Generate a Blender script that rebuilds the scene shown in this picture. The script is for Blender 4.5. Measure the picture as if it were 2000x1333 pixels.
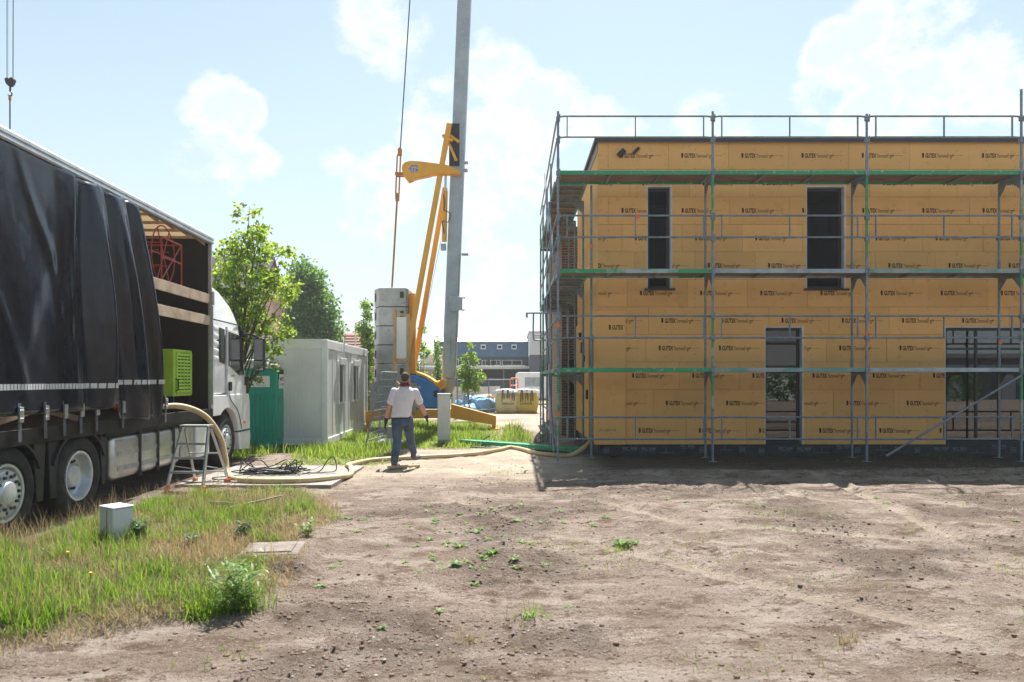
import bpy, bmesh, math, random
import numpy as np
from mathutils import Vector, Matrix, Euler

for _o in list(bpy.data.objects):
    bpy.data.objects.remove(_o, do_unlink=True)
scene = bpy.context.scene
COL = scene.collection
R = math.radians
rnd = random.Random(7)

# ------------------------------------------------------------------ camera
cam_data = bpy.data.cameras.new('camera')
cam_data.sensor_width = 36.0
cam_data.lens = 25.4
cam_data.shift_y = 0.037
cam_data.clip_start = 0.05
cam_data.clip_end = 3000.0
cam_data.dof.use_dof = True
cam_data.dof.focus_distance = 14.2
cam_data.dof.aperture_fstop = 2.8
cam = bpy.data.objects.new('camera', cam_data)
COL.objects.link(cam)
cam.location = (0.0, 0.0, 1.65)
cam.rotation_euler = (R(90), 0, 0)
scene.camera = cam

# ------------------------------------------------------------------ sun, sky, exposure
SUN = Vector((0.07, 0.56, 1.0)).normalized()
SUN_EL = math.asin(SUN.z)
SUN_AZ = math.atan2(SUN.x, SUN.y)
sun_data = bpy.data.lights.new('sun', 'SUN')
sun_data.energy = 4.6
sun_data.angle = R(0.53)
sun_data.color = (1.0, 0.96, 0.90)
sun = bpy.data.objects.new('sun', sun_data)
COL.objects.link(sun)
sun.rotation_euler = (-SUN).to_track_quat('-Z', 'Y').to_euler()

scene.view_settings.view_transform = 'Standard'
scene.view_settings.look = 'None'
scene.view_settings.gamma = 1.0
scene.view_settings.use_curve_mapping = False
scene.view_settings.exposure = 1.42

scene.cycles.max_bounces = 6
scene.cycles.diffuse_bounces = 3
scene.cycles.glossy_bounces = 3
scene.cycles.transmission_bounces = 4
scene.cycles.transparent_max_bounces = 16
scene.cycles.use_adaptive_sampling = True
scene.cycles.adaptive_threshold = 0.02
scene.cycles.caustics_reflective = False
scene.cycles.caustics_refractive = False

world = bpy.data.worlds.new('World')
scene.world = world
world.use_nodes = True


def build_world():
    nt = world.node_tree
    nt.nodes.clear()
    N = nt.nodes.new
    L = nt.links.new
    out = N('ShaderNodeOutputWorld')
    bg = N('ShaderNodeBackground')
    bg.inputs['Strength'].default_value = 0.07
    L(bg.outputs[0], out.inputs['Surface'])
    sky = N('ShaderNodeTexSky')
    sky.sky_type = 'NISHITA'
    sky.sun_disc = False
    sky.sun_elevation = SUN_EL
    sky.sun_rotation = SUN_AZ
    sky.altitude = 50
    sky.air_density = 1.0
    sky.dust_density = 1.0
    sky.ozone_density = 1.0
    tc = N('ShaderNodeTexCoord')

    def math_(op, a, b=None, clamp=False):
        n = N('ShaderNodeMath')
        n.operation = op
        n.use_clamp = clamp
        for i, v in enumerate((a, b)):
            if v is None:
                continue
            if isinstance(v, (int, float)):
                n.inputs[i].default_value = v
            else:
                L(v, n.inputs[i])
        return n.outputs[0]
    # cumulus: where they stand on the sky (azimuth, elevation from this site) plus a scatter all round
    blobs = [(1770, 60, 140, 1.0), (1650, 110, 90, .95), (1880, 140, 120, 1.0), (1740, 195, 130, .9), (1590, 195, 55, .8),
             (1990, 180, 80, .95), (985, 170, 100, .95), (1060, 225, 100, .9), (890, 245, 110, .85), (980, 330, 130, .75),
             (1400, 245, 85, .85), (1190, 255, 75, .8), (760, 50, 100, .9), (425, 190, 66, .95), (480, 218, 48, .95), (372, 218, 40, .85), (440, 292, 84, 1.0), (500, 312, 52, .95), (372, 316, 55, .95),
             (735, 390, 100, .85), (660, 315, 45, .8), (960, 560, 130, .6)]
    cur = None
    for (px, py, r, w) in blobs:
        d = Vector((px - 1000, 1411, 740 - py))
        ang = r / d.length * 1.25
        d.normalize()
        dn = N('ShaderNodeVectorMath')
        dn.operation = 'DOT_PRODUCT'
        L(tc.outputs['Generated'], dn.inputs[0])
        dn.inputs[1].default_value = d
        mr = N('ShaderNodeMapRange')
        mr.interpolation_type = 'SMOOTHERSTEP'
        mr.inputs['From Min'].default_value = math.cos(ang)
        mr.inputs['From Max'].default_value = 1.0
        mr.inputs['To Max'].default_value = w
        L(dn.outputs['Value'], mr.inputs['Value'])
        cur = mr.outputs[0] if cur is None else math_('MAXIMUM', cur, mr.outputs[0])
    mp = N('ShaderNodeMapping')
    mp.inputs['Scale'].default_value = (1, 1, 1.5)
    L(tc.outputs['Generated'], mp.inputs['Vector'])
    wide = N('ShaderNodeTexNoise')
    wide.inputs['Scale'].default_value = 3.3
    wide.inputs['Detail'].default_value = 2
    L(mp.outputs[0], wide.inputs['Vector'])
    scat = N('ShaderNodeMapRange')
    scat.inputs['From Min'].default_value = 0.60
    scat.inputs['From Max'].default_value = 0.72
    scat.inputs['To Max'].default_value = 0.8
    L(wide.outputs[0], scat.inputs['Value'])
    # the scatter stands all round the sky away from the clouds placed above
    fr = N('ShaderNodeVectorMath')
    fr.operation = 'DOT_PRODUCT'
    L(tc.outputs['Generated'], fr.inputs[0])
    fr.inputs[1].default_value = Vector((0, 1411, 250)).normalized()
    frm = N('ShaderNodeMapRange')
    frm.inputs['From Min'].default_value = 0.74
    frm.inputs['From Max'].default_value = 0.6
    L(fr.outputs['Value'], frm.inputs['Value'])
    cur = math_('MAXIMUM', cur, math_('MULTIPLY', scat.outputs[0], frm.outputs[0]))
    nz = N('ShaderNodeTexNoise')
    nz.inputs['Scale'].default_value = 11.0
    nz.inputs['Detail'].default_value = 6
    nz.inputs['Roughness'].default_value = 0.62
    L(mp.outputs[0], nz.inputs['Vector'])
    nzs = N('ShaderNodeMapRange')
    nzs.clamp = False
    nzs.inputs['From Min'].default_value = 0.28
    nzs.inputs['From Max'].default_value = 0.72
    L(nz.outputs[0], nzs.inputs['Value'])
    dens = math_('ADD', math_('MULTIPLY', cur, 1.42), math_('MULTIPLY', math_('SUBTRACT', nzs.outputs[0], 0.74), 2.1))
    m = N('ShaderNodeMapRange')
    m.interpolation_type = 'SMOOTHSTEP'
    m.inputs['From Min'].default_value = 0.0
    m.inputs['From Max'].default_value = 1.15
    m.inputs['To Max'].default_value = 0.97
    L(dens, m.inputs['Value'])
    gate = N('ShaderNodeMapRange')
    gate.inputs['From Min'].default_value = 0.02
    gate.inputs['From Max'].default_value = 0.10
    L(cur, gate.inputs['Value'])
    mask = math_('MULTIPLY', m.outputs[0], gate.outputs[0])
    core = N('ShaderNodeMapRange')
    core.interpolation_type = 'SMOOTHSTEP'
    core.inputs['From Min'].default_value = 0.7
    core.inputs['From Max'].default_value = 1.3
    L(dens, core.inputs['Value'])
    cc = N('ShaderNodeMix')
    cc.data_type = 'RGBA'
    cc.inputs['A'].default_value = (5.6, 5.8, 5.85, 1)
    cc.inputs['B'].default_value = (4.5, 5.05, 5.4, 1)
    L(core.outputs[0], cc.inputs['Factor'])
    sx = N('ShaderNodeSeparateXYZ')
    L(tc.outputs['Generated'], sx.inputs[0])
    hzr = N('ShaderNodeMapRange')
    hzr.inputs['From Min'].default_value = 0.0
    hzr.inputs['From Max'].default_value = 0.5
    hzr.inputs['To Min'].default_value = 0.97
    hzr.inputs['To Max'].default_value = 0.05
    L(sx.outputs[2], hzr.inputs['Value'])
    hazy = N('ShaderNodeMix')
    hazy.data_type = 'RGBA'
    L(hzr.outputs[0], hazy.inputs['Factor'])
    hs = N('ShaderNodeHueSaturation')
    hs.inputs['Hue'].default_value = 0.474
    hs.inputs['Saturation'].default_value = 0.84
    hs.inputs['Value'].default_value = 0.86
    L(sky.outputs[0], hs.inputs['Color'])
    L(hs.outputs[0], hazy.inputs['A'])
    hazy.inputs['B'].default_value = (4.25, 5.0, 5.25, 1)
    mix = N('ShaderNodeMix')
    mix.data_type = 'RGBA'
    L(mask, mix.inputs['Factor'])
    L(hazy.outputs['Result'], mix.inputs['A'])
    L(cc.outputs['Result'], mix.inputs['B'])
    L(mix.outputs['Result'], bg.inputs['Color'])


build_world()
world.cycles.sampling_method = 'NONE'

# ------------------------------------------------------------------ helpers: objects


def tag(o, label=None, cat=None, group=None, kind=None):
    if label:
        o['label'] = label
    if cat:
        o['category'] = cat
    if group:
        o['group'] = group
    if kind:
        o['kind'] = kind
    return o


def empty(name, loc=(0, 0, 0), rz=0.0, label=None, cat=None, group=None):
    o = bpy.data.objects.new(name, None)
    o.empty_display_size = 0.2
    COL.objects.link(o)
    o.location = loc
    o.rotation_euler = (0, 0, rz)
    return tag(o, label, cat, group)


def link(name, me, parent=None, loc=(0, 0, 0), rot=(0, 0, 0)):
    o = bpy.data.objects.new(name, me)
    COL.objects.link(o)
    o.parent = parent
    o.location = loc
    o.rotation_euler = rot
    return o


def copy_tree(o, parent=None):
    c = o.copy()
    COL.objects.link(c)
    c.parent = parent
    for ch in [x for x in bpy.data.objects if x.parent == o]:
        copy_tree(ch, c)
    return c


class MB:
    """collects shapes, builds ONE mesh object"""

    def __init__(self):
        self.v = []
        self.f = []
        self.mi = []
        self.m = 0

    def add(self, vs, fs):
        b = len(self.v)
        self.v.extend([tuple(p) for p in vs])
        for f in fs:
            self.f.append(tuple(i + b for i in f))
            self.mi.append(self.m)
        return self

    def box(self, x0, x1, y0, y1, z0, z1):
        vs = [(x0, y0, z0), (x1, y0, z0), (x1, y1, z0), (x0, y1, z0), (x0, y0, z1), (x1, y0, z1), (x1, y1, z1), (x0, y1, z1)]
        return self.add(vs, [(0, 3, 2, 1), (4, 5, 6, 7), (0, 1, 5, 4), (1, 2, 6, 5), (2, 3, 7, 6), (3, 0, 4, 7)])

    def bar(self, p0, p1, w, h, up=(0, 0, 1)):
        """rectangular bar from p0 to p1, w across, h along 'up'"""
        p0 = Vector(p0)
        p1 = Vector(p1)
        d = (p1 - p0).normalized()
        u = Vector(up)
        s = d.cross(u)
        if s.length < 1e-5:
            s = d.cross(Vector((1, 0, 0)))
        s.normalize()
        u = s.cross(d).normalized()
        vs = []
        for p in (p0, p1):
            for a, b in ((-1, -1), (1, -1), (1, 1), (-1, 1)):
                vs.append(p + s * (a * w / 2) + u * (b * h / 2))
        return self.add(vs, [(0, 1, 2, 3), (7, 6, 5, 4), (0, 4, 5, 1), (1, 5, 6, 2), (2, 6, 7, 3), (3, 7, 4, 0)])

    def path(self, pts, r, n=8, closed=False, caps=True):
        pts = [Vector(p) for p in pts]
        k = len(pts)
        rs = r if isinstance(r, (list, tuple)) else [r] * k
        vs = []
        fs = []
        prev_u = None
        for i, p in enumerate(pts):
            if closed:
                d = pts[(i + 1) % k] - pts[i - 1]
            else:
                d = pts[min(i + 1, k - 1)] - pts[max(i - 1, 0)]
            d.normalize()
            if prev_u is None:
                u = Vector((0, 0, 1)) if abs(d.z) < 0.9 else Vector((1, 0, 0))
            else:
                u = prev_u
            u = (u - d * u.dot(d))
            if u.length < 1e-6:
                u = d.orthogonal()
            u.normalize()
            prev_u = u
            s = d.cross(u)
            for j in range(n):
                a = 2 * math.pi * j / n
                vs.append(p + (u * math.cos(a) + s * math.sin(a)) * rs[i])
        segs = k if closed else k - 1
        for i in range(segs):
            a0 = i * n
            b0 = ((i + 1) % k) * n
            for j in range(n):
                j2 = (j + 1) % n
                fs.append((a0 + j, b0 + j, b0 + j2, a0 + j2))
        if caps and not closed:
            fs.append(tuple(range(n)))
            fs.append(tuple((k - 1) * n + j for j in reversed(range(n))))
        return self.add(vs, fs)

    def tube(self, p0, p1, r, n=8, r1=None):
        return self.path([p0, p1], [r, r if r1 is None else r1], n)

    def prism(self, poly, axis, a, b):
        """extrude a 2-D polygon along axis ('x','y','z') from a to b"""
        n = len(poly)

        def pt(u, v, w):
            return {'x': (w, u, v), 'y': (u, w, v), 'z': (u, v, w)}[axis]
        vs = [pt(u, v, a) for u, v in poly] + [pt(u, v, b) for u, v in poly]
        fs = [tuple(range(n)), tuple(reversed(range(n, 2 * n)))]
        for i in range(n):
            j = (i + 1) % n
            fs.append((i, i + n, j + n, j))
        return self.add(vs, fs)

    def lathe(self, prof, c=(0, 0, 0), axis='x', n=32, caps=True):
        """prof: (radius, along) list"""
        vs = []
        fs = []
        for r, t in prof:
            for j in range(n):
                a = 2 * math.pi * j / n
                ca, sa = math.cos(a) * r, math.sin(a) * r
                p = {'x': (t, ca, sa), 'y': (ca, t, sa), 'z': (ca, sa, t)}[axis]
                vs.append((p[0] + c[0], p[1] + c[1], p[2] + c[2]))
        for i in range(len(prof) - 1):
            for j in range(n):
                j2 = (j + 1) % n
                fs.append((i * n + j, i * n + j2, (i + 1) * n + j2, (i + 1) * n + j))
        if caps and prof[0][0] > 1e-6:
            fs.append(tuple(reversed(range(n))))
        if caps and prof[-1][0] > 1e-6:
            fs.append(tuple((len(prof) - 1) * n + j for j in range(n)))
        return self.add(vs, fs)

    def ball(self, c, rx, ry, rz, n=12, m=8, rot=None):
        vs = []
        fs = []
        M = rot if rot is not None else Matrix.Identity(3)
        for i in range(m + 1):
            th = math.pi * i / m
            for j in range(n):
                ph = 2 * math.pi * j / n
                p = M @ Vector((rx * math.sin(th) * math.cos(ph), ry * math.sin(th) * math.sin(ph), rz * math.cos(th)))
                vs.append((p.x + c[0], p.y + c[1], p.z + c[2]))
        for i in range(m):
            for j in range(n):
                j2 = (j + 1) % n
                fs.append((i * n + j, (i + 1) * n + j, (i + 1) * n + j2, i * n + j2))
        return self.add(vs, fs)

    def mesh(self, name, mats, smooth=False, bevel=0.0, seg=2, weld=True):
        me = bpy.data.meshes.new(name)
        me.from_pydata(self.v, [], self.f)
        if not isinstance(mats, (list, tuple)):
            mats = [mats]
        for m in mats:
            me.materials.append(m)
        me.polygons.foreach_set('material_index', self.mi)
        bm = bmesh.new()
        bm.from_mesh(me)
        if weld:
            bmesh.ops.remove_doubles(bm, verts=bm.verts, dist=1e-5)
        bmesh.ops.recalc_face_normals(bm, faces=bm.faces)
        if bevel > 0:
            es = [e for e in bm.edges if len(e.link_faces) == 2 and e.calc_face_angle(0) > R(28)]
            bmesh.ops.bevel(bm, geom=es, offset=bevel, segments=seg, profile=0.5, affect='EDGES', clamp_overlap=True)
        if smooth:
            for f in bm.faces:
                f.smooth = True
            for e in bm.edges:
                if len(e.link_faces) == 2 and e.calc_face_angle(0) > R(40):
                    e.smooth = False
        bm.to_mesh(me)
        bm.free()
        return me

    def build(self, name, mats, parent=None, smooth=False, bevel=0.0, seg=2, loc=(0, 0, 0), rot=(0, 0, 0), weld=True):
        return link(name, self.mesh(name, mats, smooth, bevel, seg, weld), parent, loc, rot)


def catmull(pts, n=8, closed=False):
    pts = [Vector(p) for p in pts]
    k = len(pts)
    out = []
    rng = k if closed else k - 1
    for i in range(rng):
        if closed:
            p0, p1, p2, p3 = pts[i - 1], pts[i], pts[(i + 1) % k], pts[(i + 2) % k]
        else:
            p0, p1, p2, p3 = pts[max(i - 1, 0)], pts[i], pts[i + 1], pts[min(i + 2, k - 1)]
        for j in range(n):
            t = j / n
            t2, t3 = t * t, t * t * t
            out.append(0.5 * ((2 * p1) + (-p0 + p2) * t + (2 * p0 - 5 * p1 + 4 * p2 - p3) * t2 + (-p0 + 3 * p1 - 3 * p2 + p3) * t3))
    if not closed:
        out.append(pts[-1])
    return out


def np_mesh(name, verts, faces_quads=None, faces_tris=None, mats=(), smooth=False):
    """fast mesh from numpy arrays"""
    me = bpy.data.meshes.new(name)
    loops = []
    starts = []
    totals = []
    n0 = 0
    for arr, k in ((faces_quads, 4), (faces_tris, 3)):
        if arr is None or len(arr) == 0:
            continue
        loops.append(np.asarray(arr, dtype=np.int32).reshape(-1))
        starts.append(n0 + np.arange(len(arr), dtype=np.int32) * k)
        totals.append(np.full(len(arr), k, dtype=np.int32))
        n0 += len(arr) * k
    loops = np.concatenate(loops)
    starts = np.concatenate(starts)
    totals = np.concatenate(totals)
    me.vertices.add(len(verts))
    me.vertices.foreach_set('co', np.asarray(verts, dtype=np.float32).reshape(-1))
    me.loops.add(len(loops))
    me.loops.foreach_set('vertex_index', loops)
    me.polygons.add(len(starts))
    me.polygons.foreach_set('loop_start', starts)
    me.polygons.foreach_set('loop_total', totals)
    if smooth:
        me.polygons.foreach_set('use_smooth', np.ones(len(starts), dtype=bool))
    for m in mats:
        me.materials.append(m)
    me.update(calc_edges=True)
    return me


def text_geom(s, size=1.0, bold=0.0, shear=0.0):
    """mesh verts/faces of a line of lettering in the x-y plane"""
    cu = bpy.data.curves.new('lettering', 'FONT')
    cu.body = s
    cu.size = size
    cu.offset = bold
    cu.shear = shear
    cu.resolution_u = 2
    ob = bpy.data.objects.new('lettering', cu)
    COL.objects.link(ob)
    dg = bpy.context.evaluated_depsgraph_get()
    dg.update()
    me = bpy.data.meshes.new_from_object(ob.evaluated_get(dg))
    vs = [tuple(v.co) for v in me.vertices]
    fs = [tuple(p.vertices) for p in me.polygons]
    bpy.data.objects.remove(ob, do_unlink=True)
    bpy.data.curves.remove(cu)
    bpy.data.meshes.remove(me)
    return vs, fs


def text_fit(s, w, h, bold=0.0, origin=(0, 0)):
    """lettering scaled to width w, cap height h; returns 2-D verts, faces"""
    vs, fs = text_geom(s, 1.0, bold)
    xs = [v[0] for v in vs]
    ys = [v[1] for v in vs]
    sx = w / (max(xs) - min(xs))
    sy = h / (max(ys) - min(ys))
    return [((v[0] - min(xs)) * sx + origin[0], (v[1] - min(ys)) * sy + origin[1]) for v in vs], fs

# ------------------------------------------------------------------ helpers: noise and materials


def _hash(ix, iy, seed):
    h = (ix.astype(np.int64) * 374761393 + iy.astype(np.int64) * 668265263 + seed * 974634777) & 0x7fffffff
    h = ((h ^ (h >> 13)) * 1274126177) & 0x7fffffff
    h = h ^ (h >> 16)
    return (h & 0xffff) / 65535.0


def vnoise(x, y, seed=0):
    x = np.asarray(x, dtype=np.float64)
    y = np.asarray(y, dtype=np.float64)
    ix = np.floor(x)
    iy = np.floor(y)
    fx = x - ix
    fy = y - iy
    fx = fx * fx * fx * (fx * (fx * 6 - 15) + 10)
    fy = fy * fy * fy * (fy * (fy * 6 - 15) + 10)
    a = _hash(ix, iy, seed)
    b = _hash(ix + 1, iy, seed)
    c = _hash(ix, iy + 1, seed)
    d = _hash(ix + 1, iy + 1, seed)
    return (a * (1 - fx) + b * fx) * (1 - fy) + (c * (1 - fx) + d * fx) * fy - 0.5


def fbm(x, y, seed=0, octaves=4, gain=0.5):
    s = 0
    a = 1.0
    for o in range(octaves):
        s = s + a * vnoise(x * 2 ** o + 17.3 * o, y * 2 ** o - 9.1 * o, seed + o)
        a *= gain
    return s


def mat(name, col, rough=0.6, metal=0.0, col2=None, nscale=4.0, nlo=0.4, nhi=0.65, bump=0.0, bscale=60.0, bdist=0.01,
        spec=None, coat=0.0, trans=None, stretch=None, col3=None, rvar=0.0, detail=5.0, orand=0.0):
    m = bpy.data.materials.new(name)
    m.use_nodes = True
    nt = m.node_tree
    b = nt.nodes['Principled BSDF']
    b.inputs['Base Color'].default_value = (*col, 1)
    b.inputs['Roughness'].default_value = rough
    b.inputs['Metallic'].default_value = metal
    if spec is not None:
        b.inputs['Specular IOR Level'].default_value = spec
    if coat:
        b.inputs['Coat Weight'].default_value = coat
        b.inputs['Coat Roughness'].default_value = 0.08
    L = nt.links.new
    geo = nt.nodes.new('ShaderNodeNewGeometry')
    vec = geo.outputs['Position']
    if stretch:
        mp = nt.nodes.new('ShaderNodeMapping')
        mp.inputs['Scale'].default_value = stretch
        L(vec, mp.inputs['Vector'])
        vec = mp.outputs[0]
    if col2 is not None:
        nz = nt.nodes.new('ShaderNodeTexNoise')
        nz.inputs['Scale'].default_value = nscale
        nz.inputs['Detail'].default_value = detail
        nz.inputs['Roughness'].default_value = 0.6
        L(vec, nz.inputs['Vector'])
        mr = nt.nodes.new('ShaderNodeMapRange')
        mr.inputs['From Min'].default_value = nlo
        mr.inputs['From Max'].default_value = nhi
        L(nz.outputs[0], mr.inputs['Value'])
        mx = nt.nodes.new('ShaderNodeMix')
        mx.data_type = 'RGBA'
        mx.inputs['A'].default_value = (*col, 1)
        mx.inputs['B'].default_value = (*col2, 1)
        L(mr.outputs[0], mx.inputs['Factor'])
        res = mx.outputs['Result']
        if col3 is not None:
            nz3 = nt.nodes.new('ShaderNodeTexNoise')
            nz3.inputs['Scale'].default_value = nscale * 4.7
            nz3.inputs['Detail'].default_value = 6
            L(vec, nz3.inputs['Vector'])
            mr3 = nt.nodes.new('ShaderNodeMapRange')
            mr3.inputs['From Min'].default_value = 0.58
            mr3.inputs['From Max'].default_value = 0.72
            L(nz3.outputs[0], mr3.inputs['Value'])
            mx3 = nt.nodes.new('ShaderNodeMix')
            mx3.data_type = 'RGBA'
            L(res, mx3.inputs['A'])
            mx3.inputs['B'].default_value = (*col3, 1)
            L(mr3.outputs[0], mx3.inputs['Factor'])
            res = mx3.outputs['Result']
        if orand:
            oi = nt.nodes.new('ShaderNodeObjectInfo')
            hv = nt.nodes.new('ShaderNodeHueSaturation')
            ro = nt.nodes.new('ShaderNodeMapRange')
            ro.inputs['To Min'].default_value = 1 - orand
            ro.inputs['To Max'].default_value = 1 + orand * .4
            L(oi.outputs['Random'], ro.inputs['Value'])
            L(ro.outputs[0], hv.inputs['Value'])
            L(res, hv.inputs['Color'])
            res = hv.outputs[0]
        L(res, b.inputs['Base Color'])
        if rvar:
            rr = nt.nodes.new('ShaderNodeMapRange')
            rr.inputs['To Min'].default_value = max(0.02, rough - rvar)
            rr.inputs['To Max'].default_value = min(1, rough + rvar)
            rr.inputs['From Min'].default_value = 0.3
            rr.inputs['From Max'].default_value = 0.7
            L(nz.outputs[0], rr.inputs['Value'])
            L(rr.outputs[0], b.inputs['Roughness'])
    if bump:
        bn = nt.nodes.new('ShaderNodeTexNoise')
        bn.inputs['Scale'].default_value = bscale
        bn.inputs['Detail'].default_value = 4
        L(vec, bn.inputs['Vector'])
        bp = nt.nodes.new('ShaderNodeBump')
        bp.inputs['Strength'].default_value = bump
        bp.inputs['Distance'].default_value = bdist
        L(bn.outputs[0], bp.inputs['Height'])
        L(bp.outputs[0], b.inputs['Normal'])
    if trans is not None:
        tr = nt.nodes.new('ShaderNodeBsdfTranslucent')
        tr.inputs['Color'].default_value = (*trans[0], 1)
        mxs = nt.nodes.new('ShaderNodeMixShader')
        mxs.inputs[0].default_value = trans[1]
        o = nt.nodes['Material Output']
        L(b.outputs[0], mxs.inputs[1])
        L(tr.outputs[0], mxs.inputs[2])
        L(mxs.outputs[0], o.inputs['Surface'])
    return m


def leaf_mat(name, dark, light, tr_dark, tr_light, amount=0.5, rough=0.5):
    """two-sided leaf: colour varies from leaf to leaf; lets light through"""
    m = bpy.data.materials.new(name)
    m.use_nodes = True
    nt = m.node_tree
    L = nt.links.new
    b = nt.nodes['Principled BSDF']
    b.inputs['Roughness'].default_value = rough
    b.inputs['Specular IOR Level'].default_value = 0.35
    geo = nt.nodes.new('ShaderNodeNewGeometry')
    tr = nt.nodes.new('ShaderNodeBsdfTranslucent')
    for a, c, sock in ((dark, light, b.inputs['Base Color']), (tr_dark, tr_light, tr.inputs['Color'])):
        mx = nt.nodes.new('ShaderNodeMix')
        mx.data_type = 'RGBA'
        mx.inputs['A'].default_value = (*a, 1)
        mx.inputs['B'].default_value = (*c, 1)
        L(geo.outputs['Random Per Island'], mx.inputs['Factor'])
        L(mx.outputs['Result'], sock)
    ms = nt.nodes.new('ShaderNodeMixShader')
    ms.inputs[0].default_value = amount
    L(b.outputs[0], ms.inputs[1])
    L(tr.outputs[0], ms.inputs[2])
    L(ms.outputs[0], nt.nodes['Material Output'].inputs['Surface'])
    return m


def glass_mat(name, tint=(0.75, 0.8, 0.8), refl=1.0, rough=0.0, base=0.0):
    """thin window pane: clear, with mirror reflections that grow at grazing angles"""
    m = bpy.data.materials.new(name)
    m.use_nodes = True
    nt = m.node_tree
    L = nt.links.new
    nt.nodes.remove(nt.nodes['Principled BSDF'])
    t = nt.nodes.new('ShaderNodeBsdfTransparent')
    t.inputs['Color'].default_value = (*tint, 1)
    g = nt.nodes.new('ShaderNodeBsdfGlossy')
    g.inputs['Roughness'].default_value = rough
    fr = nt.nodes.new('ShaderNodeFresnel')
    fr.inputs['IOR'].default_value = 1.5
    mu = nt.nodes.new('ShaderNodeMath')
    mu.operation = 'MULTIPLY_ADD'
    mu.use_clamp = True
    mu.inputs[1].default_value = 1.0 * refl
    mu.inputs[2].default_value = base
    L(fr.outputs[0], mu.inputs[0])
    ms = nt.nodes.new('ShaderNodeMixShader')
    L(mu.outputs[0], ms.inputs[0])
    L(t.outputs[0], ms.inputs[1])
    L(g.outputs[0], ms.inputs[2])
    L(ms.outputs[0], nt.nodes['Material Output'].inputs['Surface'])
    return m


M = {}
M['galv'] = mat('galvanised_steel', (.21, .26, .295), .5, .3, (.14, .18, .21), 5, bump=.12, bscale=90, col3=(.34, .38, .40))
M['steel_dark'] = mat('dark_steel', (.06, .065, .07), .5, .6, (.1, .1, .1), 6)
M['deck_green'] = mat('green_deck_paint', (.012, .30, .13), .5, 0, (.03, .24, .12), 3, col3=(.32, .40, .36))
M['deck_teal'] = mat('worn_green_deck_paint', (.10, .27, .24), .55, .2, (.28, .34, .34), 2.2, .42, .58)
M['deck_grey'] = mat('galvanised_deck_edge', (.34, .41, .45), .5, .5, (.22, .29, .33), 3)
M['deck_mixed'] = mat('half_painted_deck_edge', (.03, .28, .13), .5, .1, (.33, .40, .42), .9, .47, .53)
M['plank'] = mat('weathered_plank', (.26, .17, .12), .8, 0, (.15, .10, .075), 3, stretch=(1, 6, 6), bump=.3, bscale=30)
M['std_green'] = mat('green_standard_paint', (.03, .26, .11), .5, .1, (.3, .35, .35), 3, .5, .6)
M['orange_tag'] = mat('orange_plastic', (.75, .16, .04), .5)
M['board'] = mat('wood_fibre_board', (.78, .46, .172), .92, 0, (.72, .42, .156), 1.3, .35, .7, bump=.12, bscale=140, bdist=.004, col3=(.68, .40, .148), spec=.2, orand=.09)
M['board_core'] = mat('wall_core', (.40, .25, .10), .9)
M['ink'] = mat('print_ink', (.045, .032, .02), .9, spec=.1)
M['ink_thin'] = mat('print_ink_faded', (.13, .085, .04), .9, spec=.1)
M['membrane'] = mat('black_membrane', (.012, .016, .022), .5, 0, (.03, .035, .045), 9, bump=.25, bscale=18)
M['membrane_ink'] = mat('membrane_print', (.14, .22, .30), .6)
M['frame_light'] = mat('pale_window_reveal', (.62, .60, .57), .6, 0, (.5, .48, .45), 5)
M['frame_dark'] = mat('anthracite_frame', (.016, .019, .024), .4)
M['glass'] = glass_mat('window_glass', (.5, .55, .56), .15)
M['glass_mirror'] = glass_mat('coated_window_glass', (.30, .37, .40), 1.0, 0.0, .06)
M['glass_solar'] = glass_mat('solar_control_glass', (.25, .33, .36), 1.0, 0.0, .09)
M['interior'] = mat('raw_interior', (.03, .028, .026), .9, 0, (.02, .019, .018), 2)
M['roof_edge'] = mat('dark_flashing', (.03, .03, .035), .5)
M['roof_top'] = mat('roof_membrane', (.25, .25, .26), .6)
M['black'] = mat('black_plastic', (.012, .012, .014), .45)
M['rubber'] = mat('tyre_rubber', (.013, .014, .016), .82, 0, (.028, .029, .032), 8, bump=.2, bscale=40)
M['brick'] = None
M['concrete'] = mat('cast_concrete', (.42, .42, .40), .85, 0, (.30, .305, .30), 2.4, .35, .65, bump=.3, bscale=40, col3=(.22, .22, .21))
M['white_paint'] = mat('white_truck_paint', (.78, .80, .82), .3, 0, (.72, .73, .74), 2.0, coat=.5)
M['white_plain'] = mat('white_plastic', (.70, .71, .70), .5, 0, (.62, .62, .6), 3)
M['alu'] = mat('brushed_aluminium', (.60, .62, .63), .36, .85, (.46, .48, .50), 4, bump=.06, bscale=60)
M['alu_dull'] = mat('dull_aluminium', (.50, .53, .55), .45, .8, (.38, .40, .43), 7)
M['yellow'] = mat('crane_yellow', (.78, .38, .022), .42, 0, (.68, .33, .025), 2.0)
M['timber'] = mat('raw_timber', (.55, .39, .22), .8, 0, (.42, .28, .15), 3, stretch=(5, 5, 1), bump=.2, bscale=30)
M['timber_pale'] = mat('grey_timber', (.50, .40, .30), .8, 0, (.34, .25, .18), 4, bump=.2, bscale=30)

# ================================================================== GROUND
VERGE = [(-7.5, 3.6), (-4.6, 4.25), (-3.23, 4.50), (-2.6, 4.85), (-2.15, 5.4), (-1.95, 5.85), (-2.1, 6.7), (-2.35, 7.5), (-2.2, 8.5), (-2.45, 9.4), (-2.8, 10.2),
         (-3.4, 10.75), (-4.2, 10.35), (-4.65, 9.5), (-4.8, 8.6), (-4.95, 7.4), (-5.15, 6.6), (-6.2, 5.6), (-8.5, 5.4)]


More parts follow.
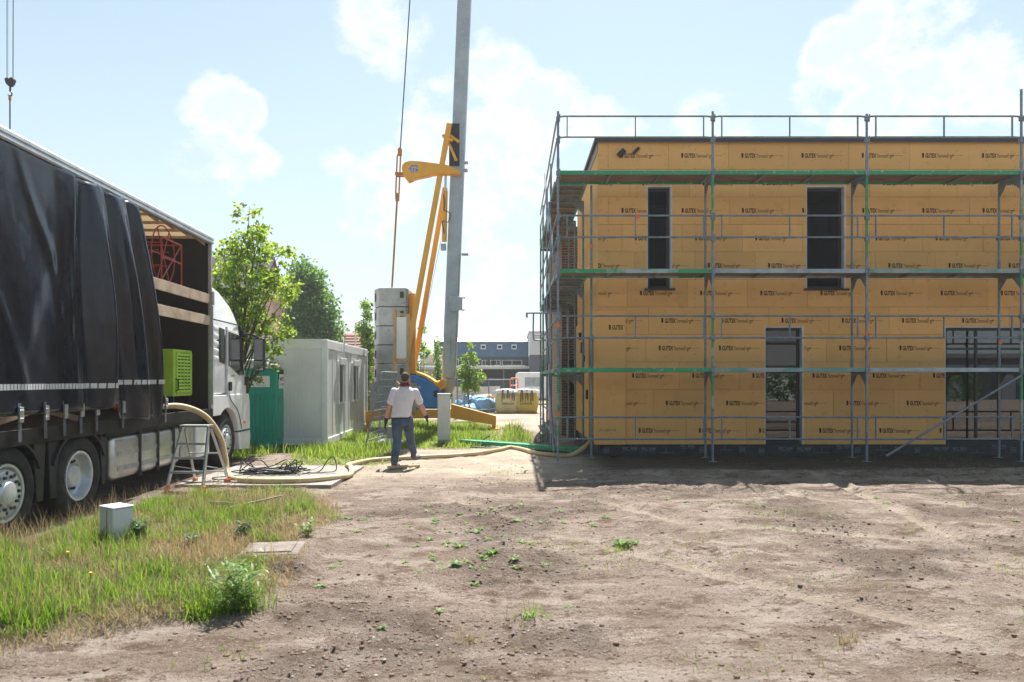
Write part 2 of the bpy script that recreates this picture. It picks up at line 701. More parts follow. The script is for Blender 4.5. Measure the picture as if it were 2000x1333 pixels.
def in_poly(x, y, poly):
    inside = np.zeros(np.shape(x), dtype=bool)
    n = len(poly)
    for i in range(n):
        x0, y0 = poly[i]
        x1, y1 = poly[(i + 1) % n]
        if y0 == y1:
            continue
        c = ((y0 > y) != (y1 > y)) & (x < (x1 - x0) * (y - y0) / (y1 - y0) + x0)
        inside ^= c
    return inside


def poly_dist(x, y, poly):
    """signed distance, + inside"""
    d = np.full(np.shape(x), 1e9)
    n = len(poly)
    for i in range(n):
        ax, ay = poly[i]
        bx, by = poly[(i + 1) % n]
        dx, dy = bx - ax, by - ay
        t = np.clip(((x - ax) * dx + (y - ay) * dy) / (dx * dx + dy * dy), 0, 1)
        d = np.minimum(d, np.hypot(x - ax - t * dx, y - ay - t * dy))
    return np.where(in_poly(x, y, poly), d, -d)


def smooth01(a, lo, hi):
    t = np.clip((a - lo) / (hi - lo), 0, 1)
    return t * t * (3 - 2 * t)


def verge_amount(x, y):
    d = poly_dist(x, y, VERGE) + fbm(x * 1.6, y * 1.6, 31, 3) * 0.35
    return smooth01(d, -0.10, 0.22)


def yard_grass(x, y):
    """0..1 grass cover of the yard behind the truck"""
    n = fbm(x * 0.55, y * 0.40, 51, 4)
    a = smooth01(y, 13.2, 14.2) * smooth01(-x, 2.2 + 0.05 * (y - 14), 3.0 + 0.05 * (y - 14))        # by the toilet and container
    b = smooth01(y, 16.6, 17.6) * smooth01(-x, 0.15, 0.9) * smooth01(26.5 - y, 0, 2)                 # round the crane
    c = smooth01(y, 18.3, 19) * smooth01(22.5 - y, 0, 1) * smooth01(0.6 - np.abs(x - 0.15), 0, .4)     # tuft beside the pit
    e = smooth01(y, 26, 30) * smooth01(-x, 1.5, 3.5)
    g = smooth01(y, 60, 75)
    cov = np.maximum.reduce([a, b, c * .9, e, g])
    cov = cov * smooth01(n + 0.36, 0.05, 0.42)
    slab = (x > -6.6) & (x < -2.75) & (y > 10.6) & (y < 13.9)
    truck = (x > -9) & (x < -5.2) & (y < 14.6)
    return np.where(slab | truck, 0, cov)


TRACKS = [(7.5, 2.2, 1.9, 13.2, .16, .5), (9.0, 2.6, 3.5, 13.4, .16, .5), (5.6, 1.8, -1.2, 10.6, .15, -.4), (7.0, 1.8, .4, 10.9, .15, -.4),
          (-1.6, 11.6, 12, 12.1, .14, .15), (-1.5, 10.3, 12, 10.9, .14, .2), (3.4, 2.0, 5.2, 13.0, .13, .3), (12, 5, 1.5, 8.2, .15, .2)]


def track(x, y, ax, ay, bx, by, w, bend=0.0, seed=0, mask=False):
    dx, dy = bx - ax, by - ay
    L_ = math.hypot(dx, dy)
    ux, uy = dx / L_, dy / L_
    t = (x - ax) * ux + (y - ay) * uy
    s = -(x - ax) * uy + (y - ay) * ux + bend * np.sin(t / L_ * math.pi)
    inside = smooth01(t, 0, 1.0) * smooth01(L_ - t, 0, 1.0)
    e = np.clip(np.abs(s) / w, 0, 4)
    rut = -0.042 * np.exp(-e ** 4) + 0.032 * np.exp(-((e - 1.35) / 0.35) ** 2)
    lug = 0.018 * np.sin(t * 2 * math.pi / 0.13 + np.sign(s) * s * 14) * np.exp(-e ** 4)
    fade = 0.55 + 0.9 * vnoise(t * 0.9, s * 0 + seed, 77 + seed)
    if mask:
        return np.exp(-e ** 4) * inside * np.clip(fade, 0.15, 1)
    return (rut + lug) * inside * np.clip(fade, 0.15, 1)


def H(x, y):
    x = np.asarray(x, dtype=np.float64)
    y = np.asarray(y, dtype=np.float64)
    near = smooth01(18 - y, 0, 4) * smooth01(y, -14, -6) * smooth01(20 - np.abs(x), 0, 6)
    dirt = near * (1 - 0.75 * smooth01(-x, 4.6, 5.2))
    z = fbm(x * 0.33, y * 0.33, 3, 3) * 0.07 * dirt
    z = z + fbm(x * 1.9 + y * .4, y * 2.3, 11, 3) * 0.035 * dirt
    z = z + np.maximum(fbm(x * 6.5, y * 7.5, 21, 3) - .05, -0.15) * 0.030 * dirt * (0.3 + smooth01(fbm(x * .8, y * .8, 23, 2), -0.2, 0.3))
    clod = np.maximum(fbm(x * 15, y * 16, 25, 2) - 0.24, 0) * smooth01(fbm(x * .9, y * 1.1, 27, 3), 0.0, 0.35)
    z = z + clod * 0.10 * dirt
    for i, a in enumerate(TRACKS):
        z = z + track(x, y, a[0], a[1], a[2], a[3], a[4], a[5], i) * near
    # low ridge where the digger turned, in front of the house
    z = z + 0.07 * np.exp(-((y - 12.45 - 0.25 * np.sin(x * .9)) / 0.32) ** 2) * smooth01(x, 1.2, 2.5) * near
    v = verge_amount(x, y)
    z = z + v * (0.07 + 0.04 * fbm(x * 1.2, y * 1.2, 41, 2))
    # pit dug along the side of the house
    pit = np.exp(-(((x - 0.55) / .75) ** 2 + ((y - 19.6) / 1.5) ** 2) * 1.6)
    rim = np.exp(-(((x - 0.0) / .5) ** 2 + ((y - 21.8) / .9) ** 2) * 1.5)
    z = z - 0.32 * pit + 0.28 * rim * (1 + 0.8 * fbm(x * 4, y * 4, 61, 3))
    flat = (smooth01(np.where((x > -8.4) & (x < -5.0), 1.0, 0.0) * (y > 2.0) * (y < 15.6), .2, .8))
    z = z * (1 - 0.85 * flat)
    z = np.where((x > 1.2) & (y > 14.0), z * 0.25, z)
    cov = smooth01(.62 - np.maximum(np.abs(x + 2.34) * 1.05, np.abs(y - 6.85)), 0, .16)
    z = z * (1 - cov) + .035 * cov
    return z


def hz(x, y):
    return float(H(np.array([x]), np.array([y]))[0])


def grow(a, b, d0, k):
    out = [a]
    d = d0
    s = 1 if b > a else -1
    while (b - out[-1]) * s > 0:
        d *= k
        out.append(out[-1] + s * d)
    return np.array(out[1:])


def build_ground():
    xs = np.concatenate([grow(-7.4, -900, .05, 1.16)[::-1], np.arange(-7.4, 9.6, .033), grow(9.6, 900, .05, 1.16)])
    ys = [2.3]
    while ys[-1] < 17.5:
        ys.append(ys[-1] + max(.014, .0052 * ys[-1]))
    ys = np.array(ys)
    ys = np.concatenate([grow(2.3, -700, .1, 1.22)[::-1], ys, grow(ys[-1], 40, .12, 1.03), ])
    ys = np.concatenate([ys, grow(ys[-1], 1600, .8, 1.16)])
    X, Y = np.meshgrid(xs, ys)
    Z = H(X, Y)
    nx, ny = len(xs), len(ys)
    V = np.stack([X, Y, Z], -1).reshape(-1, 3)
    idx = np.arange(nx * ny).reshape(ny, nx)
    Q = np.stack([idx[:-1, :-1], idx[:-1, 1:], idx[1:, 1:], idx[1:, :-1]], -1).reshape(-1, 4)
    # ---- material: bare soil, sand in the middle of the yard, turf soil under the grass
    m = bpy.data.materials.new('yard_soil')
    m.use_nodes = True
    nt = m.node_tree
    L = nt.links.new
    b = nt.nodes['Principled BSDF']
    b.inputs['Roughness'].default_value = 0.95
    b.inputs['Specular IOR Level'].default_value = 0.12
    geo = nt.nodes.new('ShaderNodeNewGeometry')

    def noise(scale, detail=5, rough=.6, st=None):
        n = nt.nodes.new('ShaderNodeTexNoise')
        n.inputs['Scale'].default_value = scale
        n.inputs['Detail'].default_value = detail
        n.inputs['Roughness'].default_value = rough
        if st:
            mp = nt.nodes.new('ShaderNodeMapping')
            mp.inputs['Scale'].default_value = st
            L(geo.outputs['Position'], mp.inputs['Vector'])
            L(mp.outputs[0], n.inputs['Vector'])
        else:
            L(geo.outputs['Position'], n.inputs['Vector'])
        return n.outputs[0]

    def rng(v, lo, hi, t0=0., t1=1.):
        r_ = nt.nodes.new('ShaderNodeMapRange')
        r_.inputs['From Min'].default_value = lo
        r_.inputs['From Max'].default_value = hi
        r_.inputs['To Min'].default_value = t0
        r_.inputs['To Max'].default_value = t1
        L(v, r_.inputs['Value'])
        return r_.outputs[0]

    def mixc(f, a, c):
        x_ = nt.nodes.new('ShaderNodeMix')
        x_.data_type = 'RGBA'
        L(f, x_.inputs['Factor'])
        for s, val in (('A', a), ('B', c)):
            if isinstance(val, tuple):
                x_.inputs[s].default_value = (*val, 1)
            else:
                L(val, x_.inputs[s])
        return x_.outputs['Result']
    c = mixc(rng(noise(.55, 6), .40, .60), (.300, .238, .194), (.232, .178, .142))
    c = mixc(rng(noise(1.9, 6, .65, (.7, 1.5, 1)), .48, .60), c, (.38, .315, .268))
    c = mixc(rng(noise(2.4, 9, .74, (1, 1.6, 1)), .52, .60), c, (.165, .114, .084))
    c = mixc(rng(noise(11, 7, .75, (1, 1.4, 1)), .56, .64), c, (.115, .078, .057))
    c = mixc(rng(noise(38, 4, .7), .60, .66), c, (.46, .385, .33))
    c = mixc(rng(noise(50, 4, .65), .58, .65), c, (.09, .062, .046))
    at = nt.nodes.new('ShaderNodeAttribute')
    at.attribute_name = 'cover'
    sep = nt.nodes.new('ShaderNodeSeparateColor')
    L(at.outputs['Color'], sep.inputs[0])
    c = mixc(sep.outputs[0], c, mixc(rng(noise(5, 5), .4, .6), (.11, .10, .035), (.20, .155, .085)))       # turf
    c = mixc(sep.outputs[1], c, mixc(rng(noise(1.7, 6), .4, .65), (.56, .475, .375), (.43, .355, .275)))      # sand
    c = mixc(sep.outputs[2], c, mixc(rng(noise(4, 5), .4, .65), (.075, .058, .046), (.12, .092, .072)))      # dark dug soil, also shade painted before the house
    L(c, b.inputs['Base Color'])
    bp = nt.nodes.new('ShaderNodeBump')
    bp.inputs['Strength'].default_value = 1.0
    bp.inputs['Distance'].default_value = .06
    ad = nt.nodes.new('ShaderNodeMath')
    ad.operation = 'ADD'
    L(noise(22, 6, .7, (1, 1.3, 1)), ad.inputs[0])
    ml = nt.nodes.new('ShaderNodeMath')
    ml.operation = 'MULTIPLY'
    ml.inputs[1].default_value = .45
    L(noise(75, 4, .7), ml.inputs[0])
    L(ml.outputs[0], ad.inputs[1])
    L(ad.outputs[0], bp.inputs['Height'])
    L(bp.outputs[0], b.inputs['Normal'])
    me = np_mesh('ground', V, Q, None, [m], smooth=True)
    ca = me.color_attributes.new('cover', 'FLOAT_COLOR', 'POINT')
    xf, yf = V[:, 0], V[:, 1]
    turf = np.maximum(verge_amount(xf, yf), yard_grass(xf, yf))
    dry = smooth01(fbm(xf * 1.1, yf * 1.1, 71, 3), .15, .45)
    turf = turf * (1 - .5 * dry)
    sand = smooth01(yf, 10.4, 13.2) * smooth01(1.6 - xf + 0.25 * (yf - 14), -.6, 1.2) * smooth01(34 - yf, 0, 6) * smooth01(xf + 4.5, 0, 1.5)
    sand = np.maximum(sand, smooth01(yf, 23, 27) * smooth01(60 - yf, 0, 20) * .8)
    sand = sand * np.clip(.8 + 1.0 * fbm(xf * .7, yf * .7, 81, 4), 0, 1) * (1 - turf)
    tm_ = np.zeros_like(xf)
    for i, a in enumerate(TRACKS):
        tm_ = np.maximum(tm_, track(xf, yf, a[0], a[1], a[2], a[3], a[4], a[5], i, True))
    sand = np.maximum(sand, .6 * tm_ * (1 - turf) * (yf < 13.4) * (yf > 1))
    dark_soil_shade = np.exp(-(((xf - 0.4) / 1.0) ** 2 + ((yf - 20.4) / 2.3) ** 2) * 1.3)
    dark_soil_shade = np.maximum(dark_soil_shade, .5 * smooth01(fbm(xf * .9, yf * 1.1, 27, 3), .02, .34) * smooth01(12.2 - yf, 0, 2.0) * (yf > 0))
    dark_soil_shade = np.maximum(dark_soil_shade, .75 * smooth01(-xf, 4.9, 5.4) * smooth01(14.6 - yf, 0, 1) * (yf > 0))  # darker soil under and beside the truck
    dark_soil_shade = np.maximum(dark_soil_shade, .9 * smooth01(yf, 12.6, 13.6) * smooth01(xf, 1.2, 2.0) * (yf < 30))  # damp soil before the house, darkened further to deepen the shade there
    col = np.stack([turf, sand, dark_soil_shade * (1 - turf), np.ones_like(turf)], -1).astype(np.float32)
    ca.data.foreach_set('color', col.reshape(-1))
    g = link('ground', me)
    tag(g, 'bare brown building site soil with tyre tracks and clods', 'ground', kind='structure')


build_ground()


def blades(n, xs, ys, hmin, hmax, width, lean, seed, zoff=-.01):
    """n grass blades: 3-segment tapered strips -> verts, quads, tris"""
    rs = np.random.RandomState(seed)
    h = hmin + (hmax - hmin) * rs.rand(n) ** 1.6
    az = rs.rand(n) * 2 * math.pi
    ln = lean * (0.2 + rs.rand(n)) * h
    wd = width * (.7 + .6 * rs.rand(n))
    fa = az + math.pi / 2 + (rs.rand(n) - .5)
    cx, cy = np.cos(az), np.sin(az)
    sx, sy = np.cos(fa) * wd / 2, np.sin(fa) * wd / 2
    z0 = H(xs, ys) + zoff
    P = np.zeros((n, 5, 3))
    P[:, 0] = np.stack([xs - sx, ys - sy, z0], -1)
    P[:, 1] = np.stack([xs + sx, ys + sy, z0], -1)
    mx, my, mz = xs + cx * ln * .35, ys + cy * ln * .35, z0 + h * .58
    P[:, 2] = np.stack([mx + sx * .8, my + sy * .8, mz], -1)
    P[:, 3] = np.stack([mx - sx * .8, my - sy * .8, mz], -1)
    P[:, 4] = np.stack([xs + cx * ln, ys + cy * ln, z0 + h], -1)
    b = np.arange(n)[:, None] * 5
    Q = b + np.array([[0, 1, 2, 3]])
    T = b + np.array([[3, 2, 4]])
    return P.reshape(-1, 3), Q, T


M['grass'] = leaf_mat('grass_blades', (.035, .095, .014), (.13, .18, .04), (.14, .36, .02), (.42, .52, .07), .5)
M['grass_dry'] = leaf_mat('dry_grass', (.34, .25, .12), (.42, .32, .17), (.34, .26, .12), (.45, .34, .18), .4)
M['grass_yard'] = leaf_mat('yard_grass', (.08, .15, .025), (.18, .24, .05), (.22, .42, .04), (.48, .55, .09), .48)


def scatter(n, box, fn, seed):
    rs = np.random.RandomState(seed)
    out = []
    got = 0
    while got < n:
        x = box[0] + (box[1] - box[0]) * rs.rand(n * 2)
        y = box[2] + (box[3] - box[2]) * rs.rand(n * 2)
        k = rs.rand(n * 2) < fn(x, y)
        out.append(np.stack([x[k], y[k]], -1))
        got += int(k.sum())
    return np.concatenate(out)[:n]


def build_grass():
    def verge_green(x, y):
        v = verge_amount(x, y)
        clump = smooth01(fbm(x * 2.1, y * 2.1, 91, 4, .6), -.2, .3)
        dryp = np.exp(-(((x + 3.05) / .75) ** 2 + ((y - 6.9) / .75) ** 2))
        dryp = np.maximum(dryp, .6 * np.exp(-(((x + 2.75) / .35) ** 2 + ((y - 5.7) / .35) ** 2)))
        slab = in_poly(x, y, [(-2.5, 6.62), (-2.0, 6.55), (-1.97, 7.15), (-2.5, 7.12)])
        return np.where(slab, 0, v * (.12 + .88 * clump) * (1 - .9 * dryp))
    box = (-7.0, -1.7, 3.6, 11)
    p = scatter(150000, box, verge_green, 5)
    # taller tufts where the clumps are dense
    hh = smooth01(fbm(p[:, 0] * 2.3, p[:, 1] * 2.3, 95, 4, .65), -.35, .4) ** 1.3
    edge = smooth01(poly_dist(p[:, 0], p[:, 1], VERGE), -.05, .35)
    V, Q, T = blades(len(p), p[:, 0], p[:, 1], .03, .19, .0038, .9, 6)
    sc = (.22 + 1.05 * hh) * (.55 + .45 * edge)
    P = V.reshape(-1, 5, 3)
    base = P[:, :1, :].copy()
    P = base + (P - base) * np.stack([np.ones_like(sc), np.ones_like(sc), sc], -1)[:, None, :]
    me = np_mesh('verge_grass', P.reshape(-1, 3), Q, T, [M['grass']])
    tag(link('verge_grass', me), 'long green grass on the verge beside the truck', 'grass', kind='stuff')

    def verge_dry(x, y):
        v = verge_amount(x, y)
        dryp = np.exp(-(((x + 3.05) / .8) ** 2 + ((y - 6.9) / .8) ** 2))
        rim = smooth01(poly_dist(x, y, VERGE), -.25, 0) * smooth01(.22 - poly_dist(x, y, VERGE), 0, .2) * (x > -4.5) * (y < 10)
        slab = in_poly(x, y, [(-2.5, 6.62), (-2.0, 6.55), (-1.97, 7.15), (-2.5, 7.12)])
        return np.where(slab, 0, np.clip(.10 * v + v * dryp + .5 * rim, 0, 1))
    p = scatter(20000, box, verge_dry, 8)
    V, Q, T = blades(len(p), p[:, 0], p[:, 1], .03, .13, .005, 1.1, 9)
    # a few tall straw stalks
    p2 = scatter(4200, box, verge_green, 18)
    V2, Q2, T2 = blades(len(p2), p2[:, 0], p2[:, 1], .2, .38, .0035, .5, 19)
    n = len(V)
    me = np_mesh('dry_grass', np.concatenate([V, V2]), np.concatenate([Q, Q2 + n]), np.concatenate([T, T2 + n]), [M['grass_dry']])
    tag(link('dry_grass', me), 'dry straw coloured grass scattered through the verge', 'grass', kind='stuff')

    p = scatter(62000, (-9, 2, 13.4, 27), yard_grass, 15)
    V, Q, T = blades(len(p), p[:, 0], p[:, 1], .05, .26, .013, .6, 16)
    hh = smooth01(fbm(p[:, 0] * .9, p[:, 1] * .9, 97, 3), -.3, .4)
    P = V.reshape(-1, 5, 3)
    base = P[:, :1, :].copy()
    sc = .35 + .9 * hh
    P = base + (P - base) * np.stack([np.ones_like(sc), np.ones_like(sc), sc], -1)[:, None, :]
    me = np_mesh('yard_grass', P.reshape(-1, 3), Q, T, [M['grass_yard']])
    tag(link('yard_grass', me), 'sunlit grass around the toilet, office cabin and crane', 'grass', kind='stuff')

    def wisps(x, y):
        v = 1 - verge_amount(x, y)
        n_ = smooth01(fbm(x * 1.1, y * 1.4, 101, 3), .22, .5)
        return v * n_ * (x > -4.6) * .9
    p = scatter(5200, (-4.5, 9.5, 3.6, 15.4), wisps, 25)
    V, Q, T = blades(len(p), p[:, 0], p[:, 1], .015, .07, .005, .9, 26)
    me = np_mesh('sparse_grass', V, Q, T, [M['grass_yard']])
    tag(link('sparse_grass', me), 'thin grass shoots scattered over the bare soil', 'grass', kind='stuff')


build_grass()


def build_pebbles():
    """stones and clods: low-poly lumps, one object each kind"""
    t = (1 + 5 ** .5) / 2
    iv = np.array([(-1, t, 0), (1, t, 0), (-1, -t, 0), (1, -t, 0), (0, -1, t), (0, 1, t), (0, -1, -t), (0, 1, -t), (t, 0, -1), (t, 0, 1), (-t, 0, -1), (-t, 0, 1)])
    iv = iv / np.linalg.norm(iv[0])
    fa = np.array([(0, 11, 5), (0, 5, 1), (0, 1, 7), (0, 7, 10), (0, 10, 11), (1, 5, 9), (5, 11, 4), (11, 10, 2), (10, 7, 6), (7, 1, 8),
                   (3, 9, 4), (3, 4, 2), (3, 2, 6), (3, 6, 8), (3, 8, 9), (4, 9, 5), (2, 4, 11), (6, 2, 10), (8, 6, 7), (9, 8, 1)])

    def lumps(name, n, fn, rmin, rmax, power, flat, m_, label, cat, seed):
        rs = np.random.RandomState(seed)
        # spread evenly over the picture depth, not over the area
        pts = []
        while len(pts) < n:
            y = 3.2 * (14.2 / 3.2) ** rs.rand(n)
            x = (rs.rand(n) * 1.5 - .75) * y
            k = rs.rand(n) < fn(x, y)
            pts.extend(np.stack([x[k], y[k]], -1).tolist())
        p = np.array(pts[:n])
        r = rmin + (rmax - rmin) * rs.rand(n) ** power
        sc = np.stack([r * (.8 + .6 * rs.rand(n)), r * (.8 + .6 * rs.rand(n)), r * flat * (.7 + .5 * rs.rand(n))], -1)
        jit = 1 + .35 * (rs.rand(n, 12, 1) - .5)
        a = rs.rand(n) * 6.283
        P = iv[None] * jit * sc[:, None, :]
        ca, sa = np.cos(a)[:, None], np.sin(a)[:, None]
        Px = P[..., 0] * ca - P[..., 1] * sa
        Py = P[..., 0] * sa + P[..., 1] * ca
        P = np.stack([Px, Py, P[..., 2]], -1)
        z = H(p[:, 0], p[:, 1]) + sc[:, 2] * .35
        P = P + np.stack([p[:, 0], p[:, 1], z], -1)[:, None, :]
        T = (np.arange(n)[:, None, None] * 12 + fa[None]).reshape(-1, 3)
        tag(link(name, np_mesh(name, P.reshape(-1, 3), None, T, [m_])), label, cat, kind='stuff')
    bare = lambda x, y: np.where((x < -4.7) & (y > 5), 0, 1 - verge_amount(x, y))
    patch = lambda x, y: bare(x, y) * (.12 + .88 * smooth01(fbm(x * .9, y * 1.1, 27, 3), -.05, .3))
    M['stone'] = mat('pale_stones', (.28, .25, .225), .85, 0, (.20, .175, .155), 9)
    M['clod'] = mat('soil_clods', (.15, .105, .078), .95, 0, (.24, .175, .13), 7, spec=.1)
    lumps('pebbles', 2000, patch, .0025, .015, 4.5, .40, M['stone'], 'pale pebbles strewn over the bare soil', 'pebbles', 3)
    lumps('soil_clods', 9000, patch, .0025, .018, 4.2, .6, M['clod'], 'brown crumbs and clods of soil on the ground', 'soil', 4)


build_pebbles()

# ---- concrete paving the truck's front wheel and the ladder stand on


def build_slab():
    root = empty('concrete_paving', (0, 0, 0))
    tag(root, 'pale concrete paving slab under the stepladder and cables', 'paving', kind='structure')
    m_ = mat('pale_paving', (.27, .25, .22), .9, 0, (.21, .19, .165), 3, bump=.2, bscale=60, col3=(.16, .14, .12))
    for i, x0 in enumerate((-5.15, -4.35, -3.55)):
        for y0 in (11.0, 12.25):
            mb = MB()
            g = .006
            mb.box(x0 + g, x0 + .8 - g, y0 + g, y0 + 1.25 - g, -.1, .032 + .004 * ((i + int(y0)) % 2))
            mb.build('slab', m_, root, bevel=.006)


build_slab()

# ================================================================== TIMBER HOUSE
FY = 15.5                       # front plane of the insulation boards
FX0, FX1 = 1.846, 13.6
SZ0, ROWH = 0.244, 0.590
STEP = 1.291
SIDE_Y1 = 20.4
TOPZ = SZ0 + 11 * ROWH
OPEN = [(2.889, 3.438, 3.55, 5.80), (6.306, 7.163, 3.55, 5.80), (5.416, 6.262, SZ0, 2.78), (9.283, 12.6, SZ0, 2.78)]


def fx(px):
    return (px - 1000) / 91.03


def rect_minus(r, holes):
    """split rectangle (x0,x1,z0,z1) by holes -> list of rectangles"""
    todo = [r]
    for h in holes:
        nxt = []
        for (a, b, c, d) in todo:
            if h[0] >= b - 1e-4 or h[1] <= a + 1e-4 or h[2] >= d - 1e-4 or h[3] <= c + 1e-4:
                nxt.append((a, b, c, d))
                continue
            x0, x1 = max(a, h[0]), min(b, h[1])
            if x0 > a + 1e-4:
                nxt.append((a, x0, c, d))
            if x1 < b - 1e-4:
                nxt.append((x1, b, c, d))
            if h[2] > c + 1e-4:
                nxt.append((x0, x1, c, h[2]))
            if h[3] < d - 1e-4:
                nxt.append((x0, x1, h[3], d))
        todo = nxt
    return todo


def print_geom():
    """the maker's print on a board: emblem, heavy name, thin product name, arrow mark, rule. 2-D verts, faces, material index"""
    V, F, MI = [], [], []

    def put(vs, fs, mi):
        b = len(V)
        V.extend(vs)
        for f in fs:
            F.append(tuple(i + b for i in f))
            MI.append(mi)
    put([(0, .105), (.045, .105), (.05, .03), (.035, 0), (.018, .0), (.012, .05)], [(0, 1, 2, 3, 4, 5)], 0)
    put([(0, .06), (.006, .0), (.012, .0), (.008, .06)], [(0, 1, 2, 3)], 0)
    vs, fs = text_fit('GUTEX', .24, .10, .035, (.075, 0))
    put(vs, fs, 0)
    vs, fs = text_fit('Thermowall', .235, .085, 0.008, (.325, 0.004))
    put(vs, fs, 1)
    put([(.572, 0), (.577, 0), (.577, .10), (.572, .10)], [(0, 1, 2, 3)], 1)
    vs, fs = text_fit('gf', .06, .095, 0.005, (.605, -.02))
    put(vs, fs, 1)
    put([(.588, .045), (.70, .045), (.70, .056), (.588, .056)], [(0, 1, 2, 3)], 1)
    put([(.70, .05), (.675, .075), (.668, .07), (.69, .05), (.668, .032), (.675, .026)], [(0, 1, 2, 3, 4, 5)], 1)
    put([(.715, .046), (.88, .046), (.88, .052), (.715, .052)], [(0, 1, 2, 3)], 1)
    return V, F, MI


PRINT = print_geom()


def print_mesh(name, lo, hi, holes_x=None):
    """print clipped to lo..hi along its length"""
    me = bpy.data.meshes.new(name)
    me.from_pydata([(x, 0, z) for x, z in PRINT[0]], [], PRINT[1])
    me.materials.append(M['ink'])
    me.materials.append(M['ink_thin'])
    me.polygons.foreach_set('material_index', PRINT[2])
    bm = bmesh.new()
    bm.from_mesh(me)
    for x, s in ((lo, -1), (hi, 1)):
        bmesh.ops.bisect_plane(bm, geom=bm.verts[:] + bm.edges[:] + bm.faces[:], plane_co=(x, 0, 0), plane_no=(s, 0, 0), clear_outer=True)
    for f in bm.faces:
        if f.normal.y > 0:
            f.normal_flip()
    bm.to_mesh(me)
    bm.free()
    return me


def build_house():
    root = empty('timber_house', (FX0, FY, 0), 0, 'two-storey house clad in printed ochre wood fibre boards behind scaffolding', 'house')
    ox, oy = FX0, FY
    T = .06
    # --- structural wall behind the boards, with openings
    core = MB()
    for (a, b, c, d) in rect_minus((FX0 + .06, FX1, 0.0, TOPZ), OPEN):
        core.box(a - ox, b - ox, T + .001, T + .30, c, d)
    core.build('front_wall', M['board_core'], root)
    sd = [(15.80, 16.80, SZ0, 2.62)]
    side = MB()
    for (a, b, c, d) in rect_minus((FY + T + .30, SIDE_Y1, 0.0, TOPZ), sd):
        side.box(T + .001, T + .28, a - oy, b - oy, c, d)
    side.build('side_wall', M['board_core'], root)
    inner = MB()
    inner.box(.4, FX1 - ox - .01, SIDE_Y1 - oy - .3, SIDE_Y1 - oy, 0, TOPZ)
    inner.box(.4, FX1 - ox - .01, .4, SIDE_Y1 - oy - .31, 2.85, 3.12)
    inner.box(.4, FX1 - ox - .01, .4, SIDE_Y1 - oy - .31, .02, .2)
    inner.box(3.2, 3.4, .4, SIDE_Y1 - oy - .31, 3.13, TOPZ - .3)
    inner.box(6.4, 6.6, .4, SIDE_Y1 - oy - .31, .21, TOPZ - .3)
    inner.box(FX1 - ox - .25, FX1 - ox - .02, .4, SIDE_Y1 - oy - .31, .21, TOPZ - .3)
    inner.build('inner_walls', M['interior'], root)
    # --- roof
    rf = MB()
    rf.box(-.02, FX1 - ox, .02, SIDE_Y1 - oy, TOPZ - .2, TOPZ + .01)
    roof = rf.build('roof', M['roof_top'], root)
    e = MB()
    e.box(-.075, FX1 - ox, -.075, .16, TOPZ + .012, TOPZ + .062)
    e.box(-.075, .16, .161, SIDE_Y1 - oy, TOPZ + .012, TOPZ + .062)
    e.box(-.078, FX1 - ox, -.081, -.076, TOPZ - .03, TOPZ + .055)
    e.box(-.084, -.079, -.08, SIDE_Y1 - oy, TOPZ - .03, TOPZ + .055)
    e.build('roof_flashing', M['roof_edge'], roof)
    tp = MB()
    tp.box(-.07, FX1 - ox, -.06, .15, TOPZ + .063, TOPZ + .072)
    tp.box(-.06, .15, .151, SIDE_Y1 - oy, TOPZ + .063, TOPZ + .072)
    tp.build('roof_capping', M['alu_dull'], roof)
    # --- front boards, each with its print
    phase = [1330, 1254, 1331, 1357, 1382, 1367, 1291, 1286, 1234, 1300, 1247]
    full_print = print_mesh('printed_lettering', 0, 1)
    rr = random.Random(3)
    fixings = [[], []]
    for r in range(11):
        z1 = TOPZ - r * ROWH
        z0 = z1 - ROWH
        tx = fx(phase[r])
        x = tx - .27
        while x > FX0:
            x -= STEP
        while x < FX1:
            a, b = max(x, FX0), min(x + STEP, FX1)
            g = .0028
            if b - a > .03:
                rects = rect_minus((a + g, b - g, z0 + g, z1 - g), OPEN)
                if rects:
                    dy = rr.uniform(-.0035, .0035)
                    comps = []
                    for q_ in rects:
                        hit = [c_ for c_ in comps if any(q_[0] <= w_[1] + 1e-3 and q_[1] >= w_[0] - 1e-3 and q_[2] <= w_[3] + 1e-3 and q_[3] >= w_[2] - 1e-3 for w_ in c_)]
                        for h_ in hit:
                            comps.remove(h_)
                        comps.append([q_] + [w_ for h_ in hit for w_ in h_])
                    bos = []
                    for c_ in comps:
                        mb = MB()
                        for (p, q, s, t) in c_:
                            mb.box(p - a, q - a, dy, T - .002, s - z0, t - z0)
                        bos.append(mb.build('insulation_board', M['board'], root, loc=(a - ox, 0, z0)))
                    bo = bos[0]
                    # print, cut where the board is cut
                    t0 = x + .27
                    lo, hi = max(0, a - t0), min(1, b - t0)
                    zc = z0 + ROWH * .5 - .05
                    spans = [(lo, hi)]
                    for h in OPEN:
                        if h[2] < zc + .1 and h[3] > zc:
                            ns = []
                            for (u, v) in spans:
                                u1, v1 = h[0] - t0, h[1] - t0
                                if v1 <= u or u1 >= v:
                                    ns.append((u, v))
                                else:
                                    if u1 > u:
                                        ns.append((u, u1))
                                    if v1 < v:
                                        ns.append((v1, v))
                            spans = ns
                    if r == 0 and x < 2:
                        pass
                    for (u, v) in spans:
                        if v - u < .05 or u > .86:
                            continue
                        pm = full_print if (u <= 0.001 and v >= .88) else print_mesh('printed_lettering', u, v)
                        link('printed_lettering', pm, bo, loc=(t0 - a, dy - .0015, zc - z0))
            x += STEP
    # plaster-washer marks left by the fixings: small discs in columns
    fx_m = mat('fixing_marks', (.40, .235, .08), .9)
    fb = MB()
